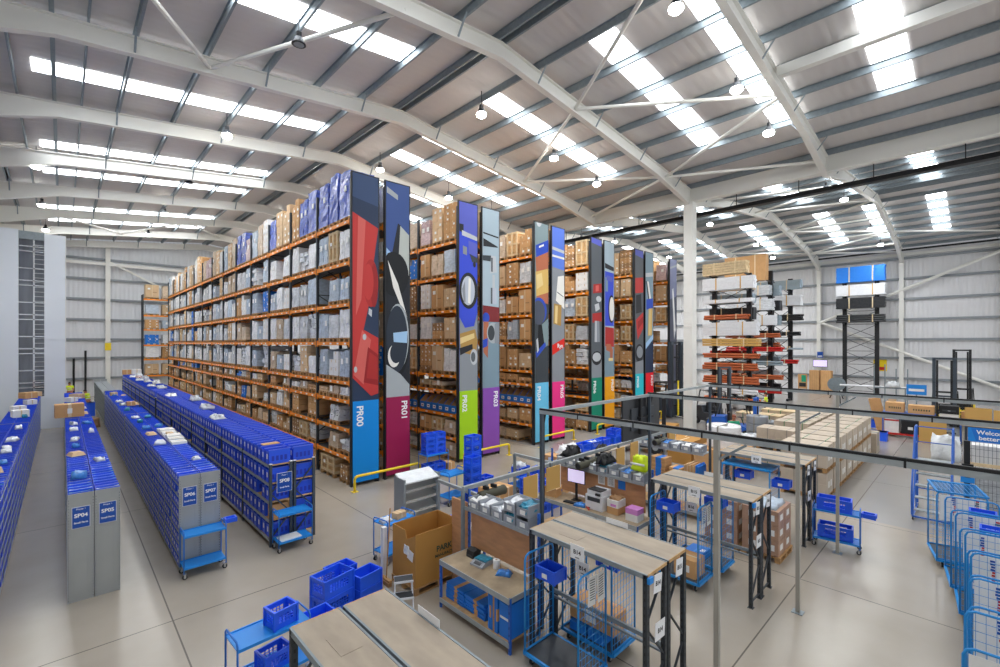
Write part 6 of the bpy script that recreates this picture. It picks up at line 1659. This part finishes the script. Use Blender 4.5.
# small items by the right wall
r = thing('wall_screen', 'lit pale screen on the white column by the right wall', 'screen', (55.9, 11.2, 0))
MB().bx(-.1, -.02, -.62, .62, 2.55, 3.3, 'dark_grey').build('case', r); MB().bx(-.11, -.1, -.58, .58, 2.6, 3.25, 'screen_lit').build('screen', r); MB().bx(-.02, .45, -.05, .05, 2.9, 3.0, 'black').build('arm', r)
mb = MB(); mb.bx(-.02, .0, -.25, .25, 0, .6, 'sign_blue'); mb.bx(-.022, -.02, -.18, .18, .1, .2, 'sign_white'); tag(mb.build('blue_plate', None, False, (56.3, 11.3, 3.5)), 'blue notice plate on the column above the lit screen', 'sign')
for k, y in enumerate((11.25, 10.3)):
    mb = MB(); mb.bx(-.4, .4, -.42, .42, .0, 2.3, 'carton'); 
    for q in range(5): mb.bx(-.402, -.4, -.38 + q * .17, -.37 + q * .17, .05, 2.28, 'carton_dark')
    tag(mb.build('board_bundle', None, False, (54.0, y, 0.0)), ('left', 'right')[k] + ' upright kraft board bundle below the lit screen', 'board bundle', 'kraft board bundles')
mb = MB(); mb.bx(0, .05, -.4, .4, .3, 1.8, 'carton'); mb.bx(-.004, 0, -.3, .1, 1.0, 1.7, 'green'); mb.bx(-.004, 0, -.3, .3, .5, .9, 'black'); mb.bx(.0, .05, -.4, -.34, 0, .3, 'carton'); mb.bx(.0, .05, .34, .4, 0, .3, 'carton')
tag(mb.build('notice_board', None, False, (55.2, 12.6, 0)), 'brown board with green and black posters left of the kraft bundles', 'notice board')
r = thing('yellow_beam', 'long yellow beam on trestles in front of the right wall rack', 'beam', (46.0, 6.3, 0))
MB().bx(-.08, .08, -2.4, 2.2, .86, 1.02, 'yellow').build('beam', r)
for y in (-1.8, 1.6): mb = MB(); mb.bar((-.3, y, 0), (0, y, .86), .06, .06, 'black'); mb.bar((.3, y, 0), (0, y, .86), .06, .06, 'black'); mb.build('trestle', r)
r = thing('steel_drum_winder', 'grey drum on a black stand right of the kraft bundles', 'drum', (50.5, 8.9, 0))
mb = MB(); mb.lathe([(.1, -.4), (.62, -.38), (.62, -.34), (.3, -.3), (.3, .3), (.62, .34), (.62, .38), (.1, .4)], 'galv', 0, 0, 1.3, 20, 'x'); mb.build('drum', r); mb = MB(); mb.bar((0, -.5, 0), (0, 0, 1.3), .07, .07, 'black'); mb.bar((0, .5, 0), (0, 0, 1.3), .07, .07, 'black'); mb.build('stand', r)
r = thing('white_pipe_rail', 'long white pipe lying on stands behind the yellow beam', 'pipe', (49.0, 6.0, 0))
mb = MB(); mb.tube([(0, -2.4, 1.35), (0, 2.4, 1.35)], .09, 'pipe_white', 10); mb.build('pipe', r)
for y in (-1.9, 1.9): MB().bx(-.04, .04, y - .04, y + .04, 0, 1.27, 'galv').build('stand', r)

# ------------------------------------------------------------------ trucks
def forklift(x, y, rz, label, mast=3.6, body='yellow', mastm='post_slate', cab=True):
    """faces +y: mast in front"""
    r = thing('forklift', label, 'forklift', (x, y, 0), rz, 'forklifts')
    mb = MB(); mb.prism([(-.5, -1.5, .25), (-.5, .55, .25), (-.5, .55, .6), (-.5, .1, .75), (-.5, -.55, .75), (-.5, -.7, 1.15), (-.5, -1.4, 1.1), (-.5, -1.55, .8)], (1.0, 0, 0), body); mb.build('body', r)
    mb = MB(); mb.bx(-.48, .48, -1.6, -1.1, .3, .95, 'charcoal'); mb.build('counterweight', r)
    mb = MB(); mb.bx(-.25, .25, -.5, -.1, .76, .88, 'black'); mb.bx(-.25, .25, -.6, -.48, .85, 1.35, 'black'); mb.build('seat', r)
    mb = MB(); mb.tube([(0, .15, .75), (0, .0, 1.12)], .02, 'black', 6); mb.lathe([(.16, 0), (.18, .012), (.16, .024), (.13, .012)], 'black', 0, -.02, 1.12, 14); mb.build('steering_wheel', r)
    if cab:
        mb = MB()
        for sx in (-1, 1): mb.tube([(sx * .46, .5, .6), (sx * .42, .25, 2.05), (sx * .42, -.9, 2.1), (sx * .46, -1.15, 1.1)], .03, 'black', 6)
        for k in range(6): mb.bar((-.42, .2 - k * .2, 2.07), (.42, .2 - k * .2, 2.07), .03, .02, 'black')
        mb.build('overhead_guard', r)
    mb = MB()
    for sx in (-1, 1): mb.bx(sx * .36 - .06, sx * .36 + .06, .62, .78, .1, mast, mastm); mb.bx(sx * .25 - .04, sx * .25 + .04, .66, .76, .12, mast - .15, 'black')
    for z in (.4, mast * .45, mast - .1): mb.bx(-.36, .36, .64, .72, z, z + .09, mastm)
    mb.build('mast', r)
    mb = MB(); mb.bx(-.45, .45, .79, .84, .3, .42, 'black'); mb.bx(-.45, .45, .79, .84, .62, .72, 'black')
    for k in range(5): mb.bx(-.44 + k * .21, -.41 + k * .21, .8, .83, .42, 1.15, 'black')
    mb.build('carriage', r)
    for sx in (-1, 1): mb = MB(); mb.bx(sx * .24 - .06, sx * .24 + .06, .84, 1.9, .1, .14, 'black'); mb.bx(sx * .24 - .06, sx * .24 + .06, .84, .88, .1, .6, 'black'); mb.build('fork', r)
    for sx in (-1, 1):
        for yy, rr in ((.35, .28), (-1.15, .24)): mb = MB(); mb.lathe([(rr * .5, -.08), (rr, -.07), (rr, .07), (rr * .5, .08)], 'rubber', sx * .46, yy, rr, 18, 'x'); mb.lathe([(rr * .45, -.085), (rr * .45, .085)], 'galv_light', sx * .46, yy, rr, 12, 'x'); mb.build('wheel', r)
    return r
forklift(37.7, 1.4, math.radians(90), 'yellow forklift with a dark slate mast behind the cart', 4.15).scale = (1.2, 1.1, 1)
forklift(41.3, .72, math.radians(88), 'yellow forklift with a taller open black mast by the right wall', 4.6, 'yellow', 'black')
forklift(28.6, 11.0, math.radians(150), 'slate-masted forklift parked behind the goods area', 3.6, 'charcoal')
forklift(19.6, 8.0 + 2.6, math.radians(205), 'low black forklift near the white wrapped coils', 2.5, 'charcoal', 'black')
forklift(25.6, 8.6, math.radians(190), 'blue and orange framed truck behind the white coils', 2.2, 'step_blue', 'step_blue')
r = thing('reach_truck', 'tall narrow-aisle truck mast with a yellow strip beside banner PR10', 'reach truck', (29.6, 14.0, 0), math.radians(-20))
for x in (-.42, .42): mb = MB(); mb.bx(x - .1, x + .1, -.15, .15, .1, 5.1, 'post_slate'); mb.bx(x - .05, x + .05, -.2, -.15, .1, 4.9, 'charcoal'); mb.build('mast_rail', r)
for z in (.8, 2.4, 4.0, 4.95): MB().bx(-.32, .32, -.06, .04, z, z + .1, 'black').build('crossbar', r)
MB().bx(-.06, .06, -.24, -.2, .2, 2.5, 'yellow').build('yellow_strip', r); MB().bx(-.05, .05, -.12, -.06, 2.5, 4.9, 'black').build('lift_chain', r)
mb = MB(); mb.prism([(-.6, .16, .12), (-.6, 1.9, .12), (-.6, 1.9, 1.2), (-.6, 1.5, 1.3), (-.6, .4, 1.3), (-.6, .16, .9)], (1.2, 0, 0), 'post_slate'); mb.build('body', r)
mb = MB()
for x in (-.5, .5): mb.tube([(x, .3, 1.3), (x, .35, 2.3), (x, 1.4, 2.3), (x, 1.5, 1.3)], .04, 'black', 6)
mb.bx(-.5, .5, .3, 1.45, 2.28, 2.34, 'black'); mb.build('cab_frame', r)
for x in (-.5, .5): mb = MB(); mb.lathe([(.08, -.08), (.17, -.07), (.17, .07), (.08, .08)], 'rubber', x, 1.4, .17, 14, 'x'); mb.build('wheel', r)
for s in (-.25, .25): MB().bx(s - .06, s + .06, -1.3, -.2, .12, .17, 'black').build('fork', r)

# ------------------------------------------------------------------ carts, boards and cartons at the far right
r = thing('tool_cart', 'blue-framed cart with a red base full of boxes at the right', 'cart', (32.6, 2.6, 0))
for x in (-.5, .5):
    for y in (-1.0, 1.0): MB().bx(x - .03, x + .03, y - .03, y + .03, .12, 1.3, 'step_blue').build('post', r)
MB().bx(-.52, .52, -1.03, 1.03, .12, .2, 'red').build('base', r); MB().bx(-.52, .52, -1.03, 1.03, 1.26, 1.3, 'step_blue').build('top_shelf', r)
for sy in (-.9, .9):
    for sx in (-.4, .4): castor(r, sx, sy, .05)
for k, (y, w, h, m, lb) in enumerate(((.65, .6, .7, 'carton_white', 'white box with a red lid edge in the cart'), (-.1, .75, .75, 'black', 'black case in the middle of the cart'), (-.7, .35, .4, 'crate_blue', 'blue tub at the right end of the cart'))):
    mb = MB(); mb.bx(-.4, .4, -w / 2, w / 2, 0, h, m); mb.bx(-.41, -.4, -w / 2, w / 2, h - .08, h, 'red' if k == 0 else 'dark_grey'); mb.bx(-.405, -.4, -.1, .1, h * .3, h * .5, 'label'); tag(mb.build('storage_box', None, False, (32.6, 2.6 + y, .202)), lb, 'box')
for k, (y, w, h, m, lb) in enumerate(((.55, .75, .5, 'carton', 'brown carton with dark print on top of the cart, left one'), (-.5, 1.0, .42, 'carton', 'long brown carton with dark print on top of the cart, right one'))):
    mb = MB(); mb.bx(-.35, .35, -w / 2, w / 2, 0, h, m)
    for q in range(7): mb.bx(-.354, -.35, -w * .35 + q * w * .1, -w * .3 + q * w * .1, h * .38, h * .58, 'carton_ink')
    tag(mb.build('carton', None, False, (32.6, 2.6 + y, 1.302)), lb, 'carton')
mb = MB(); mb.box(0, 0, .95, .3, .5, 1.9, 'carton', rx=-.0); o = mb.build('long_carton', None, False, (33.6, 4.05, 0)); o.rotation_euler = (-.22, 0, 0); o.location.y = 3.75; tag(o, 'long brown carton leaning at the left end of the cart', 'carton')
mb = MB(); mb.box(0, 0, .98, .3, .34, 1.96, 'carton_pale'); o = mb.build('long_carton', None, False, (34.0, 3.4, 0)); o.rotation_euler = (.0, 0, .1); tag(o, 'second long carton standing behind the leaning one', 'carton')
def bench_box(x, y, w, d, h, m, label, parts=True):
    r = thing('storage_bench', label, 'bench', (x, y, 0), 0, 'benches by the right boards')
    MB().bx(-d / 2, d / 2, -w / 2, w / 2, h - .04, h, 'ply').build('top', r)
    for sx in (-1, 1):
        for sy in (-1, 1): MB().bx(sx * (d / 2 - .04) - .03, sx * (d / 2 - .04) + .03, sy * (w / 2 - .04) - .03, sy * (w / 2 - .04) + .03, 0, h - .04, 'step_blue').build('leg', r)
    MB().bx(-d / 2 + .02, d / 2 - .02, -w / 2 + .02, w / 2 - .02, .25, .29, 'timber').build('low_shelf', r)
    return r
bench_box(32.6, 1.05, .9, .8, 1.0, 'ply', 'blue-legged bench between the cart and the plywood sheets')
for k, (z, m) in enumerate(((.3, 'galv_light'), (1.0, 'carton_white'), (1.42, 'black'))):
    mb = MB(); mb.bx(-.3, .3, -.35, .35, 0, .4, m); mb.bx(-.305, -.3, -.25, .25, .12, .2, 'dark_grey'); mb.bx(-.31, -.305, -.05, .05, .14, .17, 'chrome'); tag(mb.build('drawer_unit', None, False, (32.6, 1.05, z + .002)), ('grey drawer unit on the low shelf', 'white drawer unit on the bench top', 'black drawer unit on the white one')[k] + ' right of the cart', 'drawer unit')
bench_box(32.4, -.55, 2.1, .9, 1.05, 'ply', 'long bench carrying the plywood sheets at the right edge')
for k, (y, w, z, h) in enumerate(((.02, .95, 1.06, .78), (-.95, .95, 1.06, .72))):
    mb = MB(); mb.bx(-.012, .012, -w / 2, w / 2, 0, h, 'pipe_tan'); mb.bx(-.02, -.012, -w / 2, -w / 2 + .03, 0, h, 'galv'); o = mb.build('plywood_sheet', None, False, (32.2, y, z)); tag(o, ('left', 'right')[k] + ' tan plywood sheet standing on the long bench', 'plywood sheet', 'plywood sheets at the right')
mb = MB(); mb.bx(-.02, .0, -.5, .5, 0, 1.15, 'pipe_tan'); tag(mb.build('plywood_sheet', None, False, (31.2, 1.6, .0)), 'tan plywood sheet standing on the floor beside the cart', 'plywood sheet')
for k in range(6):
    mb = MB(); mb.bx(-.12, .12, -1.5, 1.0, 0, .05, 'timber_pale'); tag(mb.build('plank', None, False, (29.6 + (k % 3) * .27, -.4, 1.262 + (k // 3) * .052), .02 * (k - 3)), 'pale plank of the pile at the right edge, %s %s' % (('lower layer,', 'upper layer,')[k // 3], ('front', 'middle', 'rear')[k % 3]), 'plank', 'plank pile at the right edge')
mb = MB(); mb.bx(-.45, .45, -1.2, .7, 0, 1.26, 'wrap_white'); tag(mb.build('wrapped_block', None, False, (29.9, -.4, 0)), 'white wrapped block under the plank pile', 'wrapped block')
mb = MB(); mb.lump(-.4, .4, -.45, .45, 0, .95, 'poly_bag', .1, random.Random(55), 5, 5, 4, .2); tag(mb.build('white_sack', None, True, (27.5, 1.0, .0)), 'bulging white sack behind the blue steps', 'sack')
for k, (x, y, m, s) in enumerate(((33.5, -.9, 'crate_blue', .5), (33.4, .4, 'carton', .45), (32.9, 3.15 - .9, 'sky_blue', .01))):
    if k == 2: continue
    mb = MB(); mb.bx(-s / 2, s / 2, -s / 2, s / 2, 0, .5, m); tag(mb.build('tub', None, False, (x - .7, y, 1.062)), ('blue tub behind the plywood sheets', 'tan carton behind the plywood sheets')[k], 'tub')
mb = MB(); mb.bx(-.02, .02, -.45, .45, 1.9, 2.5, 'sky_blue'); mb.bx(-.022, -.02, -.35, .35, 2.1, 2.25, 'sign_white'); mb.bx(-.02, .02, -.03, .03, 0, 1.9, 'galv'); mb.bx(-.25, .25, -.25, .25, 0, .02, 'galv'); tag(mb.build('blue_sign', None, False, (37.0, 2.6, 0)), 'blue sign on a stand behind the cart', 'sign')
mb = MB(); mb.bx(-.02, .02, -.5, .5, 2.9, 4.0, 'yellow'); mb.bx(-.022, -.02, -.4, .4, 3.0, 3.3, 'red'); tag(mb.build('yellow_sign', None, False, (56.93, 6.6, -.6)), 'yellow and red notice low on the right wall', 'sign')
r = thing('metal_trolley_frame', 'tall grey metal frame standing behind the cart', 'frame', (42.0, 4.3, 0))
for y in (-.9, -.3, .3, .9): MB().bx(-.04, .04, y - .03, y + .03, 0, 3.2 + .3 * (y > 0), 'galv').build('upright', r)
MB().bx(-.05, .05, -.9, .9, 1.8, 1.9, 'galv').build('crossbar', r); mb = MB(); mb.lump(-.15, .15, -.5, .3, 1.9, 2.3, 'poly_bag', .08, random.Random(9), 4, 5, 2, .3); mb.build('plastic_sheet', r, True); MB().bx(-.4, .4, -.9, .9, 0, .1, 'galv').build('base', r)
for k, (x, y, m) in enumerate(((35, 4.6, 'crate_blue'), (36.5, 5.2, 'red'), (35.6, 5.7, 'crate_blue'), (30.5, 3.6, 'crate_blue'))):
    mb = MB(); mb.bx(-.3, .3, -.35, .35, 0, .45, m); mb.bx(-.32, .32, -.37, .37, .41, .45, m); tag(mb.build('tub', None, False, (x, y, 0)), ('blue tub on the floor behind the strapped pallets', 'red tub between two blue ones', 'far blue tub behind the strapped pallets', 'blue tub at the left foot of the cart')[k], 'tub')
# ------------------------------------------------------------------ people
def person(x, y, rz, label, vest, trousers, hair='hair', lean=0.0, arm=0.35, h=1.74, z=0.0, seated=False):
    """faces +y before rz. one skinned body; vest, trousers, shoes and hair are children"""
    r = thing('person', label, 'person', (x, y, z), rz)
    k = h / 1.74
    def skin(name, verts, edges, rad, m, parent):
        me = bpy.data.meshes.new(name); me.from_pydata([tuple(c * k for c in v) for v in verts], edges, []); me.materials.append(MATS[m])
        o = obj(name, me, parent)
        sk = o.modifiers.new('Skin', 'SKIN')
        for i, q in enumerate(rad): me.skin_vertices[0].data[i].radius = (q[0] * k, q[1] * k)
        me.skin_vertices[0].data[0].use_root = True
        sk.use_smooth_shade = True
        su = o.modifiers.new('Subdivision', 'SUBSURF'); su.levels = 1; su.render_levels = 2
        return o
    s, c = math.sin(lean), math.cos(lean)
    def T(px, py, pz):                                   # lean the upper body forward about the hips
        if pz < .95: return (px, py, pz)
        q = pz - .95
        return (px, py * c + q * s, .95 + q * c - py * s * .2)
    V = [T(0, 0, .96), T(0, 0, 1.2), T(0, -.01, 1.4), T(0, .0, 1.5), T(0, .01, 1.58), T(0, .02, 1.68)]
    E_ = [(0, 1), (1, 2), (2, 3), (3, 4), (4, 5)]
    RD = [(.15, .1), (.14, .1), (.16, .1), (.055, .055), (.075, .09), (.065, .085)]
    for sg in (-1, 1):
        b = len(V)
        V += [T(sg * .19, 0, 1.42), T(sg * .25, .03 + arm * .15, 1.14), T(sg * .22, .12 + arm * .5, .93 + arm * .12), T(sg * .2, .17 + arm * .6, .86 + arm * .16)]
        E_ += [(2, b), (b, b + 1), (b + 1, b + 2), (b + 2, b + 3)]; RD += [(.065, .065), (.048, .048), (.036, .036), (.03, .04)]
        for f, (dx, dy, ln) in enumerate(((-.02, .01, .08), (-.007, .02, .09), (.007, .02, .085), (.02, .012, .065), (-.035 * sg, .03, .05))):
            V.append(T(sg * .2 + dx, .17 + arm * .6 + dy, .86 + arm * .16 - ln)); E_.append((b + 3, len(V) - 1)); RD.append((.009, .009))
        b = len(V)
        V += [(sg * .1, 0, .88), (sg * .11, .02 if not seated else .4, .48 if not seated else .84), (sg * .12, -.01 if not seated else .42, .09 if not seated else .45)]
        E_ += [(0, b), (b, b + 1), (b + 1, b + 2)]; RD += [(.085, .085), (.058, .058), (.04, .04)]
    skin('body', V, E_, RD, 'skin', r)
    # trousers, shoes
    V = [(0, 0, .98), (0, 0, .9)]; E_ = [(0, 1)]; RD = [(.165, .115), (.15, .115)]
    for sg in (-1, 1):
        b = len(V); V += [(sg * .1, 0, .84), (sg * .11, .02 if not seated else .4, .48 if not seated else .84), (sg * .12, -.01 if not seated else .42, .1 if not seated else .46)]
        E_ += [(1, b), (b, b + 1), (b + 1, b + 2)]; RD += [(.1, .1), (.075, .075), (.06, .06)]
    skin('trousers', V, E_, RD, trousers, r)
    for sg in (-1, 1):
        mb = MB(); yo = -.01 if not seated else .42; zo = 0 if not seated else .37
        mb.lump(sg * .12 - .05, sg * .12 + .05, yo - .09, yo + .18, zo + .0, zo + .1, 'black', .004, random.Random(1), 3, 5, 2, .2); mb.build('shoe', r, True)
    V = [T(0, 0, .97), T(0, 0, 1.2), T(0, -.01, 1.42), T(0, -.005, 1.47)]; E_ = [(0, 1), (1, 2), (2, 3)]; RD = [(.18, .125), (.17, .12), (.185, .12), (.09, .08)]
    for sg in (-1, 1):
        b = len(V); V += [T(sg * .19, 0, 1.425), T(sg * .235, .02 + arm * .1, 1.22)]; E_ += [(2, b), (b, b + 1)]; RD += [(.078, .078), (.066, .066)]
    skin('vest', V, E_, RD, vest, r)
    if vest == 'hiviz':
        mb = MB()
        for z0 in (1.08, 1.26):
            pts = []
            for j in range(24):
                t = 2 * math.pi * j / 24; pts.append(T(.182 * math.cos(t), .128 * math.sin(t), z0))
            for j in range(24):
                a, b = pts[j], pts[(j + 1) % 24]
                mb.poly([tuple(q * k for q in a), tuple(q * k for q in b), (b[0] * k, b[1] * k, (b[2] + .05) * k), (a[0] * k, a[1] * k, (a[2] + .05) * k)], 'label')
        mb.build('reflective_band', r)
    hd = T(0, .02, 1.66)
    mb = MB(); n = 14
    prof = [(.0, .12), (.05, .11), (.085, .07), (.1, .02), (.098, -.03)]
    b0 = len(mb.v); kk = mb.m(hair)
    for (rr, zz) in prof:
        for j in range(n):
            t = 2 * math.pi * j / n
            mb.v.append(((hd[0] + rr * .85 * math.cos(t)) * k, (hd[1] - .012 + rr * math.sin(t)) * k, (hd[2] + zz + (.04 if math.sin(t) > .3 and zz < .03 else 0)) * k))
    for i in range(len(prof) - 1):
        for j in range(n): mb.f.append((b0 + i * n + j, b0 + i * n + (j + 1) % n, b0 + (i + 1) * n + (j + 1) % n, b0 + (i + 1) * n + j)); mb.mi.append(kk)
    mb.build('hair', r, True)
    mb = MB()
    for sg in (-1, 1): mb.lathe([(.008, 0), (.011, .006), (.004, .01)], 'black', (hd[0] + sg * .03) * k, (hd[1] + .085) * k, (hd[2] - .0) * k, 8, 'y')
    mb.box(hd[0] * k, (hd[1] + .09) * k, (hd[2] - .06) * k, .045 * k, .012, .01, 'red'); mb.box(hd[0] * k, (hd[1] + .1) * k, (hd[2] - .028) * k, .022 * k, .03, .035, 'skin')
    for sg in (-1, 1): mb.box((hd[0] + sg * .078) * k, hd[1] * k, (hd[2] - .02) * k, .012, .035, .055, 'skin')
    mb.build('face', r)
    return r
person(.43, 52.0, math.radians(170), 'person in a yellow hi-vis vest standing far off beyond row SP04', 'hiviz', 'navy')
person(1.35, 43.2, math.radians(60), 'person in green and yellow leaning over a blue tub beyond row SP05', 'hiviz', 'navy', lean=.3, arm=.5)
person(33.3, 9.65, math.radians(20), 'person in a yellow hi-vis vest with their back turned by the pipe racks', 'hiviz', 'navy')
person(22.1, 7.75, math.radians(130), 'person in a teal top standing behind the white wrapped coils', 'green', 'navy', 'red_hair', lean=.15)
mb = MB(); mb.bx(-.25, .25, -.3, .3, 0, .9, 'crate_blue'); mb.bx(-.27, .27, -.32, .32, .86, .9, 'crate_blue'); tag(mb.build('tub', None, False, (1.38, 42.3, 0)), 'tall blue tub in front of the leaning person beyond row SP05', 'tub')
mb = MB(); mb.lump(-.3, .3, -.5, .5, 0, .5, 'carton_dark', .05, random.Random(2), 4, 5, 3, .2); tag(mb.build('brown_sack', None, True, (1.35, 36.6, 0)), 'dark red-brown sack on the floor at the end of row SP05', 'sack')
